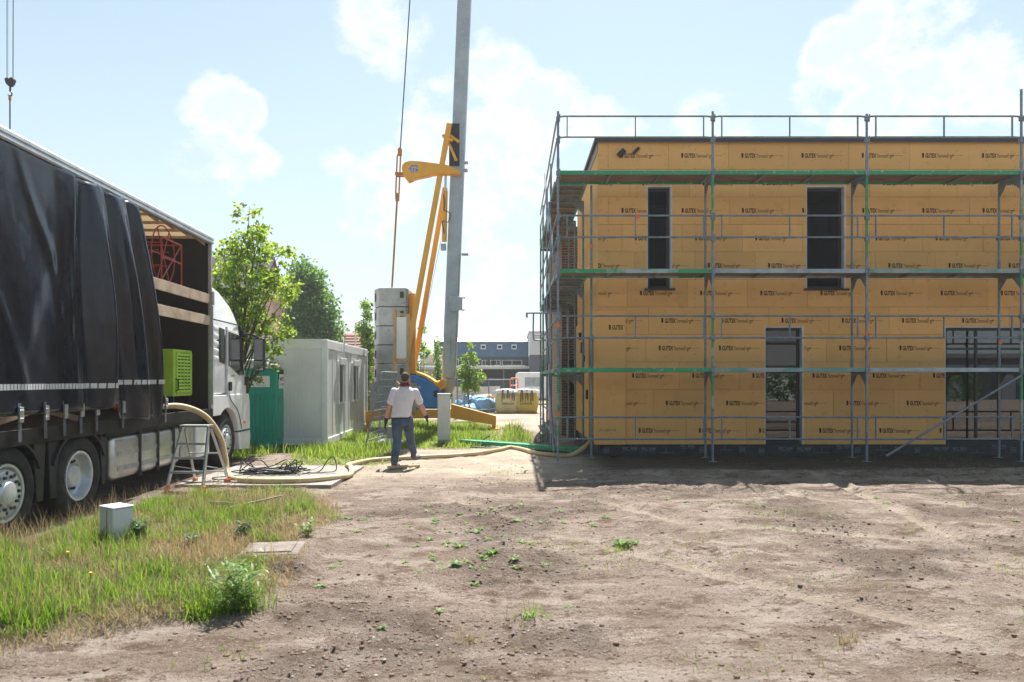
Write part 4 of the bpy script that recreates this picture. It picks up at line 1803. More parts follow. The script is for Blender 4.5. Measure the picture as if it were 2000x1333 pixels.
    # roof seam
    sm = MB()
    sm.bar((cx1 - .018, .14, 2.73), (cx1 - .018, 1.62, 2.72), .012, .022)
    sm.build('roof_seam', M['black'], cab)
    # ribs of the rear corner panel
    for k in range(5):
        rb = MB()
        z = 2.62 - k * .135
        rb.prism([(.15, z), (.40, z - .012), (.42, z - .055), (.40, z - .10), (.15, z - .108)], 'x', cx1 - .02, cx1 + .022)
        rb.build('air_rib', M['white_paint'], cab, bevel=.018, seg=3, smooth=True)
    # rear quarter window
    qw = MB()
    qw.prism([(.50, 2.60), (.76, 2.58), (.76, 1.93), (.56, 1.96)], 'x', cx1 - .02, cx1 + .003)
    qw.build('quarter_window', M['cab_glass_dark'], cab)
    gr = MB()
    gr.box(cx1, cx1 + .03, .78, .84, 1.30, 2.64)
    gr.build('grab_strip', M['alu_dull'], cab, bevel=.008)
    # door, slightly proud of the shell
    dr = MB()
    dpoly = [(.88, 1.30), (.88, 2.60), (1.50, 2.56), (1.60, 2.45), (1.88, 1.78), (1.96, 1.50), (1.96, 1.30)]
    dr.prism(dpoly, 'x', cx1 - .03, cx1 + .012)
    door = dr.build('door', M['white_paint'], cab, bevel=.01)
    gp = MB()
    gp.box(cx1 - .01, cx1 + .004, .852, .876, 1.28, 2.62)
    gp.build('door_gap', M['black'], cab)
    wn = MB()
    wn.prism([(.96, 1.93), (.96, 2.52), (1.47, 2.49), (1.55, 2.40), (1.79, 1.74), (1.50, 1.76)], 'x', cx1 + .0125, cx1 + .017)
    wn.build('door_window', M['cab_glass_dark'], door)
    wr_ = MB()
    loop = [(.945, 1.915), (.945, 2.54), (1.48, 2.505), (1.57, 2.41), (1.82, 1.72), (1.50, 1.74)]
    wr_.path([(cx1 + .016, y, z) for y, z in loop], .014, 6, closed=True)
    wr_.build('window_seal', M['black'], door)
    hd = MB()
    hd.box(cx1 + .013, cx1 + .045, .92, 1.06, 1.42, 1.60)
    hd.build('door_handle', M['black'], door, bevel=.018, seg=3)
    tx, tf = text_fit('26.480', .22, .045, .01, (0, 0))
    em = MB()
    em.add([(cx1 + .0135, 1.05 + x, 1.80 + z - .11) for x, z in tx], tf)
    em.build('badge_lettering', M['black'], door)
    # lower side panel with wheel arch
    arch = [(.10, .98), (.10, 1.35), (2.08, 1.35), (2.15, 1.20), (2.16, .62), (1.52, .62)]
    wc, wz, wr2 = .85, .50, .60
    a0 = math.asin((.62 - wz) / wr2)
    a1 = math.pi - math.asin((.98 - wz) / wr2 * .999) if (.98 - wz) / wr2 < 1 else math.pi / 2
    pts = []
    for k in range(15):
        a = a0 + (a1 - a0) * k / 14
        pts.append((wc + math.cos(a) * (wr2 + .03), wz + math.sin(a) * wr2))
    arch = arch[:5] + [(pts[0][0] + .02, .62)] + pts
    for s, (xa, xb) in enumerate(((cx1 - .10, cx1 + .03), (cx0 - .03, cx0 + .10))):
        ap = MB()
        ap.prism(arch, 'x', xa, xb)
        ap.build('wheel_arch_panel', M['white_paint'], cab, bevel=.012)
    inn = MB()
    inn.box(cx0 + .11, cx1 - .11, .12, 1.95, .95, 1.35)
    inn.build('engine_cover', M['chassis'], cab)
    crease = MB()
    crease.path(catmull([(cx1 + .031, .92, 1.34), (cx1 + .033, 1.05, 1.22), (cx1 + .034, 1.42, 1.0), (cx1 + .034, 1.62, .66)], 5), .009, 6)
    crease.build('panel_gap', M['black'], cab)
    bu = MB()
    bpoly = [(1.50, .60), (2.20, .60), (2.24, .45), (2.18, .20), (1.58, .24)]
    bu.prism(bpoly, 'x', cx0 - .01, cx1 + .02)
    bu.build('bumper', M['white_paint'], cab, bevel=.03, seg=3)
    bt = MB()
    bt.box(cx1 - .05, cx1 + .028, 1.5, 2.16, .603, .66)
    bt.build('step_trim', M['mudguard'], cab)
    gri = MB()
    gri.box(cx0 + .15, cx1 - .15, 2.125, 2.17, .66, 1.62)
    gri.build('grille', M['black'], cab, bevel=.02)
    hl = MB()
    hl.box(cx1 - .42, cx1 - .08, 2.2, 2.235, .44, .58)
    hl.build('headlight', M['alu'], cab, bevel=.01)
    # mirror
    mi = MB()
    mi.box(cx1 + .14, cx1 + .36, 2.02, 2.14, 1.80, 2.50)
    mo = mi.build('mirror_housing', M['black'], cab, bevel=.04, seg=4)
    mo.rotation_euler = (0, 0, 0)
    mg_ = MB()
    mg_.box(cx1 + .165, cx1 + .335, 2.010, 2.018, 2.05, 2.46)
    mg_.box(cx1 + .165, cx1 + .335, 2.010, 2.018, 1.83, 2.01)
    mg_.build('mirror_glass', M['mirror_glass'], mo, bevel=.002)
    ma = MB()
    ma.path(catmull([(cx1 - .03, 1.72, 2.55), (cx1 + .10, 1.95, 2.56), (cx1 + .24, 2.06, 2.50)], 4), .022, 8)
    ma.build('mirror_arm', M['black'], cab, smooth=True)
    ma = MB()
    ma.path(catmull([(cx1 - .01, 1.92, 1.66), (cx1 + .12, 2.02, 1.68), (cx1 + .24, 2.07, 1.80)], 4), .030, 8)
    ma.box(cx1 - .02, cx1 + .06, 1.86, 1.99, 1.52, 1.70)
    ma.build('mirror_arm', M['black'], cab, smooth=True)
    it = MB()
    it.box(cx0 + .1, cx1 - .1, .15, .20, 1.4, 2.7)
    it.build('cab_rear_lining', M['seat'], cab)
    lamp = MB()
    lamp.box(cx1 + .03, cx1 + .045, 1.75, 1.83, .75, .80)
    lamp.build('side_marker_lamp', M['orange_tag'], cab)


M['cab_glass_dark'] = mat('dark_cab_glass', (.012, .018, .017), .03, 0, (.03, .045, .035), 2.5, spec=.45)
build_truck()


def build_truck_load():
    # lime green blowing machine on its black stand
    r = empty('blowing_machine', truck_pt(-.25, -1.0, 1.091), TRYAW, 'lime green louvred blowing machine standing inside the open truck', 'machine')
    M['grille_dark'] = mat('dark_grille_gap', (.03, .05, .01), .8)
    b = MB()
    b.box(-.66, 0, 0, .74, .27, 1.05)
    b.build('housing', M['lime'], r, bevel=.02, seg=3)
    gs = MB()
    gs.box(.0005, .003, .09, .65, .34, .98)
    gs.build('grille_back', M['grille_dark'], r)
    for k in range(12):
        l = MB()
        z = .355 + k * .0555
        l.bar((.010, .085, z), (.010, .655, z), .014, .036 if k % 2 else .03)
        l.build('louvre', M['lime'], r)
    for k in range(5):
        l = MB()
        y = .10 + k * .135
        l.bar((.012, y, .34), (.012, y, .98), .012, .016, (0, 1, 0))
        l.build('grille_upright', M['lime'], r)
    fr = MB()
    fr.path([(.012, .07, .32), (.012, .67, .32), (.012, .67, 1.0), (.012, .07, 1.0)], .014, 6, closed=True)
    fr.build('grille_frame', M['lime'], r)
    for x in (-.62, -.04):
        for y in (.04, .70):
            lg = MB()
            lg.box(x - .02, x + .02, y - .02, y + .02, 0, .27)
            lg.build('leg', M['black'], r)
    for (x0, x1, y0, y1) in ((-.60, -.06, .02, .06), (-.06, -.02, .06, .68)):
        lg = MB()
        lg.box(x0, x1, y0, y1, .10, .14)
        lg.build('stand_rail', M['black'], r)
    hd = MB()
    hd.path([(.01, .04, .36), (.05, .04, .38), (.05, .04, .54), (.01, .04, .56)], .012, 6)
    hd.build('handle', M['black'], r)
    # red wire hose reel hung behind the upper board
    r = empty('hose_reel', truck_pt(-.36, -1.45, 3.15), TRYAW, 'red wire hose reel hanging in the truck opening above the boards', 'hose reel')
    rt = .011
    for k, x in enumerate((-.34, .13)):
        wl = MB()
        ring = [(x, .0 + math.cos(a) * .42, .45 + math.sin(a) * .46) for a in np.linspace(0, 2 * math.pi, 28, endpoint=False)]
        wl.path(ring, rt, 6, closed=True)
        for a in np.linspace(0, math.pi, 3, endpoint=False):
            wl.tube((x, math.cos(a) * .42, .45 + math.sin(a) * .46), (x, -math.cos(a) * .42, .45 - math.sin(a) * .46), rt * .8, 6)
        wl.build('reel_wheel', M['red_wire'], r)
    for k in range(5):
        a = 2 * math.pi * k / 5 + .4
        b = MB()
        b.tube((-.34, math.cos(a) * .2, .45 + math.sin(a) * .2), (.13, math.cos(a) * .2, .45 + math.sin(a) * .2), rt, 6)
        b.build('drum_bar', M['red_wire'], r)
    f = MB()
    for y in (-.32, .42):
        for x in (-.44, .24):
            f.tube((x, y, -.005), (x, y, .68), .014, 6)
        f.tube((-.44, y, .68), (.24, y, .68), .014, 6)
        f.tube((-.44, y, .02), (.24, y, .02), .014, 6)
    for x in (-.44, .24):
        f.tube((x, -.32, .68), (x, .42, .68), .014, 6)
        f.tube((x, -.32, .38), (x, .42, .38), .014, 6)
        f.tube((x, -.32, .02), (x, .42, .02), .014, 6)
        f.tube((x, -.32, .02), (x, .42, .68), .010, 6)
    f.build('reel_frame', M['red_wire'], r)
    # white bottle on the load floor by the hose
    r = empty('white_bottle', truck_pt(-.16, -1.75, 1.092), 0, 'small white plastic bottle standing at the edge of the truck floor', 'bottle')
    b = MB()
    b.lathe([(.0, .0), (.042, .0), (.045, .02), (.045, .14), (.03, .18), (.016, .20), (.016, .215)], (0, 0, 0), 'z', 16)
    b.build('bottle_body', M['white_plain'], r, smooth=True)
    c = MB()
    c.lathe([(.02, .212), (.02, .245), (.0, .245)], (0, 0, 0), 'z', 12)
    c.build('cap', M['white_plain'], r)


build_truck_load()


def build_hose():
    r = empty('delivery_hose', (-4.4, 11.5, 0), 0, 'long cream blowing hose from the truck floor across the yard to the house', 'hose')
    o = Vector((-4.4, 11.5, 0))
    rad = .046
    P = [truck_pt(-.75, -1.95, 1.24), truck_pt(-.35, -1.75, 1.20), truck_pt(.02, -1.45, 1.22), truck_pt(.32, -1.22, 1.06), truck_pt(.52, -1.10, .72), truck_pt(.62, -1.12, .36), truck_pt(.70, -1.25, .12)]
    G = [(-4.32, 11.32), (-3.9, 11.18), (-3.3, 11.2), (-2.9, 11.5), (-2.72, 12.1), (-2.88, 12.9), (-3.05, 13.5), (-2.75, 14.3), (-2.0, 14.75), (-1.0, 15.2), (-.35, 16.2), (-.05, 16.9), (.25, 16.4), (.5, 15.7), (.85, 15.25), (1.25, 15.3)]
    for (x, y) in G:
        s = .032 if (x < -2.75 and 11 < y < 13.5) else 0
        P.append((x, y, max(hz(x, y), s) + rad * .92))
    P += [(1.62, 15.75, .20), (1.86, 16.2, .42)]
    pts = [Vector(p) - o for p in catmull(P, 8)]
    # ribbed wall: alternate ring radius
    mb = MB()
    mb.path(pts, rad, 12)
    mb.build('hose_wall', M['hose'], r, smooth=True)
    c = MB()
    a, b = Vector(P[0]) - o, Vector(P[1]) - o
    c.tube(a, a.lerp(b, .7), rad + .016, 14)
    c.build('hose_coupling', M['orange_tag'], r, smooth=True)


build_hose()


def build_ladder():
    r = empty('stepladder', (-4.785, 10.82, .0), 0, 'aluminium four-step ladder with orange feet beside the truck', 'ladder')
    # front rails carry the treads; ladder faces the yard gate
    r.rotation_euler = (0, 0, R(-3))
    Ht = .93
    z0 = .035
    wb, wt = .27, .20
    yb, yt = -.22, .10
    for s in (-1, 1):
        m = MB()
        m.bar((s * wb, yb, z0 + .03), (s * wt, yt, Ht), .028, .062, (0, 1, 0))
        m.build('front_rail', M['alu'], r, bevel=.004)
        b = MB()
        b.bar((s * (wb - .0), .62, z0 + .03), (s * (wt + .0), yt + .07, Ht - .04), .024, .045, (0, 1, 0))
        b.build('rear_rail', M['alu'], r, bevel=.003)
        for (x, y) in ((s * wb, yb), (s * wb, .62)):
            f = MB()
            f.box(x - .03, x + .03, y - .035, y + .035, z0 - .025, z0 + .045)
            f.build('foot', M['orange_tag'], r, bevel=.006)
        sp = MB()
        sp.tube((s * (wb - .03), -.10, .36), (s * (wb - .03), .50, .24), .006, 6)
        sp.build('spreader', M['alu'], r)
    for k in range(4):
        t = (k + 1) / 4.0
        z = z0 + .03 + (Ht - z0 - .03) * (.235 * (k + 1)) if k < 3 else Ht
        tt = (z - z0 - .03) / (Ht - z0 - .03)
        w = wb + (wt - wb) * tt
        y = yb + (yt - yb) * tt
        m = MB()
        m.box(-w + .016, w - .016, y - .05, y + .05, z - .014, z + .014) if k < 3 else m.box(-w - .02, w + .02, y - .07, y + .12, z - .005, z + .025)
        m.build('tread' if k < 3 else 'top_platform', M['alu'], r, bevel=.004)
    for z in (.2, .5):
        tt = (z - .05) / .9
        m = MB()
        y = .62 + (.17 - .62) * tt
        m.tube((-wb + .05 * tt, y, z), (wb - .05 * tt, y, z), .012)
        m.build('rear_brace', M['alu'], r)


build_ladder()


def build_cables():
    M['cable'] = mat('black_cable', (.018, .019, .022), .5)
    r = empty('cable_tangle', (-4.05, 12.35, .036), 0, 'tangled heap of black power cable on the paving beside the front wheel', 'cable')
    rr = random.Random(12)
    for k in range(4):
        pts = []
        cx, cy = rr.uniform(-.35, .35), rr.uniform(-.1, .1)
        for i in range(26):
            a = i * .75 + k
            rad = rr.uniform(.12, .32)
            pts.append((cx + math.cos(a) * rad * 1.9 + rr.uniform(-.1, .1), cy + math.sin(a) * rad * .8, .012 + rr.uniform(0, .09) + (.16 if rr.random() < .10 else 0)))
        mb = MB()
        mb.path(catmull(pts, 6), .0095, 6)
        mb.build('cable_loop', M['cable'], r, smooth=True)
    mb = MB()
    mb.path(catmull([(.55, .0, .02), (.75, .05, .03), (.88, .1, .22), (.98, .1, .26), (1.02, .1, .05), (.86, .0, .02), (.5, -.1, .012)], 8), .0095, 6)
    mb.build('cable_loop', M['cable'], r, smooth=True)
    mb = MB()
    mb.path(catmull([(-.3, -.1, .012), (-.8, -.6, .012), (-.55, -1.0, .012), (-.9, -1.15, .012), (-1.3, -.9, .012)], 8), .0095, 6)
    mb.build('cable_tail', M['cable'], r, smooth=True)
    r2 = empty('socket_cable', (-4.42, 11.25, .036), 0, 'red plug and white cable lying between the ladder feet', 'cable')
    p = MB()
    p.tube((-.06, .02, .03), (.04, .0, .03), .028, 10)
    p.build('plug', M['belt_red'], r2, smooth=True)
    w = MB()
    w.path(catmull([(.04, 0, .025), (.14, -.02, .02), (.2, .06, .05), (.14, .12, .02), (-.1, .1, .012), (-.3, .1, .012)], 6), .008, 6)
    w.build('lead', M['white_plain'], r2, smooth=True)


build_cables()

# ================================================================== SITE CABIN, TOILET
M['cabin'] = mat('cabin_white_sheet', (.72, .75, .74), .45, 0, (.65, .68, .67), 1.6, .35, .65, coat=.15)
M['cabin_frame'] = mat('cabin_frame_white', (.78, .80, .79), .5, 0, (.70, .72, .71), 3)
M['teal'] = mat('green_toilet_plastic', (.005, .33, .23), .42, 0, (.005, .28, .195), 2.5)
M['sign_white'] = mat('white_sticker', (.78, .78, .76), .5)
M['lettering_dark'] = mat('dark_lettering', (.03, .03, .035), .6)


def build_cabin():
    r = empty('site_cabin', (-4.47, 17.5, .0), R(2.2), 'white container site cabin with two shuttered windows', 'cabin')
    # local: x to the left (-) is the width 2.44, y the length 6.06; near right corner at the origin
    Wd, Ln, Hh = 2.44, 6.06, 2.60
    b = MB()
    b.box(-Wd + .03, -.03, .03, Ln - .03, .12, Hh - .06)
    b.build('body', M['cabin'], r)
    # vertical panel ribs on the end wall
    rb_ = MB()
    for k in range(24):
        x = -Wd + .12 + k * .095
        if x < -.2:
            rb_.box(x, x + .05, .0245, .0295, .24, Hh - .26)
    o = rb_.build('ribbed_sheet', M['cabin'], r)
    o['kind'] = 'stuff'
    for (x0, x1) in ((-.135, 0), (-Wd, -Wd + .135)):
        for (y0, y1) in ((0, .12), (Ln - .12, Ln)):
            p = MB()
            p.box(x0, x1, y0, y1, .02, Hh)
            p.build('corner_post', M['cabin_frame'], r, bevel=.01)
    for (z0, z1) in ((.04, .20), (Hh - .22, Hh - .005)):
        e = MB()
        e.box(-Wd + .136, -.136, .006, .10, z0, z1)
        e.build('end_beam', M['cabin_frame'], r, bevel=.008)
        e = MB()
        e.box(-.10, -.006, .121, Ln - .121, z0, z1)
        e.build('side_beam', M['cabin_frame'], r, bevel=.008)
    rf = MB()
    rf.box(-Wd + .02, -.02, .02, Ln - .02, Hh - .05, Hh + .02)
    rf.build('roof', M['cabin_frame'], r)
    # windows in the long side, roller shutter boxes above
    for y in (1.35, 3.35):
        w = MB()
        w.box(-.03, .018, y, y + .85, .98, 2.12)
        wo = w.build('window', M['white_plain'], r, bevel=.008)
        p = MB()
        p.box(.0185, .022, y + .08, y + .40, 1.05, 2.0)
        p.box(.0185, .022, y + .46, y + .78, 1.05, 2.0)
        p.build('pane', M['cab_glass_dark'], wo)
        f = MB()
        f.box(.0225, .05, y + .405, y + .455, 1.0, 2.1)
        f.build('mullion', M['white_plain'], wo)
        s = MB()
        s.box(.019, .06, y - .02, y + .87, 2.02, 2.2)
        s.build('shutter_box', M['white_plain'], wo, bevel=.01)
    d = MB()
    d.box(-.028, -.012, 4.45, 5.35, .22, 2.25)
    d.build('door', M['cabin_frame'], r)
    for y in (.72, 1.25, 2.35, 2.9, 4.35):
        s = MB()
        s.box(-.0295, -.018, y, y + .025, .21, Hh - .24)
        s.build('panel_seam', M['cabin_frame'], r)
    dp = MB()
    dp.tube((.03, 1.9, .2), (.03, 1.9, Hh + .15), .022)
    dp.build('downpipe', M['white_plain'], r)
    hk = MB()
    hk.path([(-1.2, .005, 2.0), (-1.2, -.03, 2.0), (-1.2, -.03, 1.95)], .008, 6)
    hk.build('hook', M['steel_dark'], r)


build_cabin()


def build_toilet():
    r = empty('portable_toilet', (-5.52, 16.95, .0), R(1.5), 'green portable toilet with white roof standing by the cabin', 'toilet')
    Wd, Hh = 1.12, 2.06
    b = MB()
    b.box(-Wd, 0, 0, 1.12, .02, Hh - .16)
    b.build('body', M['teal'], r, bevel=.05, seg=3)
    for k in range(9):
        v = MB()
        x = -Wd + .10 + k * .095
        v.box(x, x + .045, -.014, .002, .22, 1.24)
        v.build('moulded_rib', M['teal'], r, bevel=.006)
    for k in range(2):
        v = MB()
        v.box(-.014, .016, .10 + k * .5, .52 + k * .5, .2, 1.22)
        v.build('moulded_panel', M['teal'], r, bevel=.012)
    v = MB()
    v.box(-.075, .006, -.02, .05, .06, Hh - .2)
    v.build('corner_rib', M['teal'], r, bevel=.015)
    v = MB()
    v.box(-.98, -.10, -.010, .002, 1.30, Hh - .24)
    v.build('upper_panel', M['teal'], r, bevel=.004)
    vn = MB()
    vn.box(-.003, .010, .12, 1.0, Hh - .42, Hh - .20)
    vn.build('vent_grille', M['grille_dark'], r)
    rf = MB()
    rf.box(-Wd - .02, .02, -.02, 1.14, Hh - .165, Hh - .06)
    rf.build('roof', M['white_plain'], r, bevel=.03, seg=3)
    rt = MB()
    rt.box(-Wd + .15, -.22, .02, .95, Hh - .062, Hh + .05)
    rt.build('roof_dome', M['white_plain'], r, bevel=.05, seg=3)
    s = MB()
    s.box(-.62, -.16, -.018, -.0105, 1.46, 1.72)
    so = s.build('sign', M['sign_white'], r)
    vs, fs = text_fit('NIS', .26, .11, .03, (-.60, 1.58))
    t = MB()
    t.add([(x + (z - 1.58) * .25, -.0195, z) for x, z in vs], fs)
    vs, fs = text_fit('Mobil WC', .2, .03, 0, (-.45, 1.49))
    t.add([(x, -.0195, z) for x, z in vs], fs)
    t.build('sign_lettering', M['lettering_dark'], so)
    s = MB()
    s.box(.003, .012, .16, .62, 1.42, 1.76)
    so = s.build('sign', M['sign_white'], r)
    vs, fs = text_fit('MIETE', .34, .09, .02, (.22, 1.60))
    t = MB()
    t.add([(.0135, y, z) for y, z in vs], fs)
    vs, fs = text_fit('WC-SERVICE', .34, .05, .01, (.22, 1.49))
    t.add([(.0135, y, z) for y, z in vs], fs)
    t.build('sign_lettering', M['lettering_dark'], so)
    dr = MB()
    dr.box(-.016, .018, .6, .64, .9, 1.1)
    dr.build('door_latch', M['white_plain'], r)


build_toilet()

# ================================================================== CRANE
M['crane_blue'] = mat('crane_blue_cover', (.008, .21, .60), .38, 0, (.008, .18, .52), 2, coat=.3)
M['mast'] = mat('galvanised_mast', (.40, .47, .50), .55, .25, (.30, .36, .39), 1.6, .35, .65, col3=(.47, .51, .53))
M['rust'] = mat('rusty_rod', (.42, .20, .05), .6, 0, (.34, .15, .04), 4)
M['rope'] = mat('steel_rope', (.03, .034, .042), .5, .3)
CY = 24.0


def cp(px, py, Y=CY):
    """site survey: direction seen from the gate, at range Y"""
    return Vector(((px - 1000) * Y / 1411, Y, 1.65 - (py - 740) * Y / 1411))


def build_crane():
    base = cp(862, 760)
    o = Vector((base.x, CY, 0))
    r = empty('self_erecting_crane', o, 0, 'yellow self-erecting crane with leaning grey mast, blue cover and concrete ballast', 'crane')
    D = lambda px, py, dy=0.0: cp(px, py) - o + Vector((0, dy, 0))
    # mast: rectangular steel tube, leaning
    m0, m1 = D(877, 740), D(911, -90)
    mb = MB()
    mb.bar(m0, m1, .445, .42, (0, 1, 0))
    mast = mb.build('mast', M['mast'], r, bevel=.05, seg=3)
    # curved heel of the mast
    el = MB()
    pts = catmull([D(877, 740), D(877, 752), D(873, 766), D(864, 776)], 5)
    el.path(pts, [.235 - .006 * i for i in range(len(pts))], 14)
    el.build('mast_heel', M['mast'], r, smooth=True)
    dx = (m1 - m0).normalized()
    # edge seam lines and fittings on the mast
    for (px, py, w, h) in ((904, 333, .16, .06), (906, 318, .14, .04), (906, 497, .15, .05), (903, 250, .06, .5)):
        f = MB()
        q = D(px, py)
        f.box(q.x - w / 2, q.x + w, -.12, .12, q.z - h / 2, q.z + h / 2)
        f.build('mast_cleat', M['mast'], mast, bevel=.008)
    br = MB()
    q = D(884, 595)
    br.prism([(q.x - .06, q.z + .28), (q.x + .10, q.z + .26), (q.x + .34, q.z + .22), (q.x + .34, q.z - .20), (q.x + .10, q.z - .26), (q.x - .06, q.z - .24)], 'y', -.30, -.235)
    br.tube((q.x + .30, -.27, q.z + .2), (q.x + .44, -.27, q.z + .2), .03)
    br.tube((q.x + .30, -.27, q.z - .2), (q.x + .42, -.27, q.z - .2), .03)
    br.build('mast_bracket', M['mast'], mast, bevel=.01)
    ov = MB()
    q = D(875, 685)
    poly = [(q.x + .10 * math.cos(a), q.z + (.32 if math.sin(a) > 0 else -.32) + .12 * math.sin(a)) for a in np.linspace(0, 2 * math.pi, 20, endpoint=False)]
    ov.prism(poly, 'y', -.235, -.218)
    ov.build('access_plate', M['mast'], mast, bevel=.006)
    wl = MB()
    q = D(890, 296)
    wl.box(q.x - .20, q.x + .14, -.24, -.216, q.z - .55, q.z + .85)
    wl.build('welded_plate', M['mudguard'], mast)
    # two yellow struts
    for k, (a, b, w0, y) in enumerate((((880, 250), (800, 690), .17, -.42), ((868, 362), (806, 720), .16, .28))):
        s = MB()
        s.bar(D(*a, y), D(*b, y), .11, w0, (1, 0, 0))
        s.build('strut', M['yellow'], r, bevel=.012)
    # top linkage
    for (a, b, w, y) in (((881, 272), (896, 283), .09, -.36), ((878, 285), (892, 318), .085, -.36), ((869, 275), (884, 283), .08, -.46)):
        s = MB()
        s.bar(D(*a, y), D(*b, y), .06, w, (1, 0, 0))
        s.build('link', M['yellow'], r, bevel=.01)
        for p in (a, b):
            j = MB()
            q = D(*p, y)
            j.tube((q.x, y - .05, q.z), (q.x, y + .05, q.z), .05, 12)
            j.build('link_pin', M['yellow'], r, smooth=True)
    # head plate with the blue mark
    outline = [(789, 338), (791, 330), (797, 325), (806, 323), (824, 324), (848, 327), (872, 330), (884, 334), (902, 343), (900, 348), (878, 348), (862, 348), (840, 350), (822, 354), (802, 363), (797, 357), (792, 350)]
    for k, y in enumerate((-.52, -.30)):
        pl = MB()
        pl.prism([(D(*p).x, D(*p).z) for p in outline], 'y', y, y + .035)
        po = pl.build('head_plate', M['yellow'], r, bevel=.008)
        if k == 0:
            front_plate = po
    sp = MB()
    a, b = D(800, 359), D(845, 349)
    sp.bar((a.x, -.37, a.z), (b.x, -.37, b.z), .2, .05, (0, 0, 1))
    sp.build('plate_web', M['yellow'], r)
    lg = MB()

    def lp(u, v):
        q = D(811.5 + u * 9.5, 339 - v * 8)
        return (q.x, -.5235, q.z)
    lg.add([lp(*p) for p in [(-1.0, -.15), (-.35, .95), (.75, .95), (1.0, .45), (.85, .35), (.62, .6), (-.22, .6), (-.62, -.15)]], [tuple(range(8))])
    lg.add([lp(*p) for p in [(-.1, -1.0), (.12, -1.0), (.12, .0), (.32, .0), (.02, .42), (-.28, 0), (-.1, 0)]], [tuple(range(7))])
    lg.add([lp(*p) for p in [(-.55, -.9), (-.34, -.9), (-.34, .0), (-.55, 0)]], [(0, 1, 2, 3)])
    lg.add([lp(*p) for p in [(.42, -.9), (.62, -.9), (.62, -.5), (.9, -.5), (.98, -.2), (.9, .1), (.62, .1), (.42, .1)]], [tuple(range(8))])
    lg.build('blue_emblem', M['crane_blue'], front_plate, weld=False)
    # hydraulic ram
    h = MB()
    h.tube(D(869, 475, -.26), D(871, 377, -.26), .085, 12)
    h.build('ram_cylinder', M['yellow'], r, smooth=True)
    h = MB()
    h.tube(D(871, 377, -.26), D(872, 345, -.26), .04, 10)
    h.build('ram_rod', M['alu'], r, smooth=True)
    hh = MB()
    hh.path(catmull([D(868, 385, -.36), D(870, 405, -.37), D(869, 415, -.36), D(877, 418, -.30), D(881, 424, -.28), D(876, 438, -.3), D(866, 436, -.36), D(867, 448, -.36), D(870, 460, -.36)], 5), .014, 6)
    hh.build('hydraulic_line', M['black'], r, smooth=True)
    lug = MB()
    q = D(867, 486)
    lug.box(q.x - .08, q.x + .10, -.3, -.2, q.z - .1, q.z + .12)
    lug.build('ram_lug', M['mast'], r, bevel=.01)
    # tie rod, twin links, hoist rope
    t = MB()
    t.tube(D(767, 563, -.15), D(777, 392, -.15), .032, 8)
    t.build('tie_rod', M['rust'], r, smooth=True)
    for dx_ in (-3.2, 3.2):
        t = MB()
        t.path([D(777.5, 392, -.15), D(777.5 + dx_, 380, -.15), D(780.5 + dx_, 308, -.15), D(782.5, 296, -.15)], .026, 7)
        t.build('tie_link', M['rust'], r, smooth=True)
    t = MB()
    t.box(D(777, 346).x - .03, D(793, 346).x, -.42, -.10, D(0, 348).z, D(0, 343).z)
    t.build('link_axle', M['rust'], r)
    for (px, py) in ((777.5, 388), (782.5, 300)):
        t = MB()
        q = D(px, py, -.15)
        t.prism([(q.x - .06, q.z - .12), (q.x + .06, q.z - .12), (q.x + .07, q.z + .1), (q.x, q.z + .16), (q.x - .07, q.z + .1)], 'y', -.2, -.1)
        t.build('link_socket', M['rust'], r, bevel=.01)
    t = MB()
    t.tube(D(783, 296, -.15), D(806, -60, -.15), .019, 6)
    t.build('hoist_rope', M['rope'], r)
    t = MB()
    t.tube(D(860, 470, .1), D(822, 660, .1), .007, 5)
    t.build('guy_rope', M['rope'], r)
    # concrete ballast blocks
    z = 1.65 - (748 - 740) * CY / 1411
    topz = 1.65 + (740 - 566) * CY / 1411
    n = 5
    hb = (topz - z) / n
    x0, x1 = D(733, 0).x, D(801, 0).x
    for k in range(n):
        c = MB()
        e = .22
        poly = [(x0, -.15), (x0 + e, -.62), (x1 - .05, -.62), (x1, -.5), (x1, .45), (x0 + e, .5), (x0, .2)]
        c.prism(poly, 'z', z + k * hb + .012, z + (k + 1) * hb - .012)
        co = c.build('ballast_block', M['concrete'], r, bevel=.025)
        for i in range(2):
            s = MB()
            s.tube((x0 + .06 + .02 * i, -.33 - .08 * i, z + (k + .30) * hb), (x0 + .06 + .02 * i, -.33 - .08 * i, z + (k + .72) * hb), .016, 6)
            s.build('lifting_loop', M['steel_dark'], co)
        s = MB()
        s.box(x1 - .24, x1 - .12, -.629, -.6205, z + (k + .45) * hb, z + (k + .78) * hb)
        s.build('lifting_slot', M['grille_dark'], co)
    rs_ = MB()
    rs_.bar((x1 + .12, -.2, z + .1), (x1 + .10, -.2, topz - .15), .2, .24, (0, 1, 0))
    rs_.build('ballast_frame', M['yellow'], r, bevel=.01)
    pl = MB()
    pl.box(x0 - .05, x1 + .3, -.66, .55, .55, z + .012)
    pl.build('ballast_platform', M['concrete'], r, bevel=.02)
    # blue machinery cover, yellow cheek along its top
    outl = [(800, 796), (798, 735), (806, 731), (822, 733), (842, 742), (858, 754), (868, 766), (870, 776), (868, 790), (860, 797)]
    c = MB()
    c.prism([(D(*p).x, D(*p).z) for p in outl], 'y', -.60, .40)
    cv = c.build('blue_cover', M['crane_blue'], r, bevel=.05, seg=3)
    ych = MB()
    top = catmull([D(798, 730), D(812, 729), D(832, 736), D(850, 747), D(866, 762)], 5)
    for a, b in zip(top[:-1], top[1:]):
        ych.bar((a.x, -.12, a.z + .03), (b.x, -.12, b.z + .03), .9, .07, (0, 0, 1))
    ych.build('yellow_cheek', M['yellow'], cv)
    lk = MB()
    q = D(855, 768)
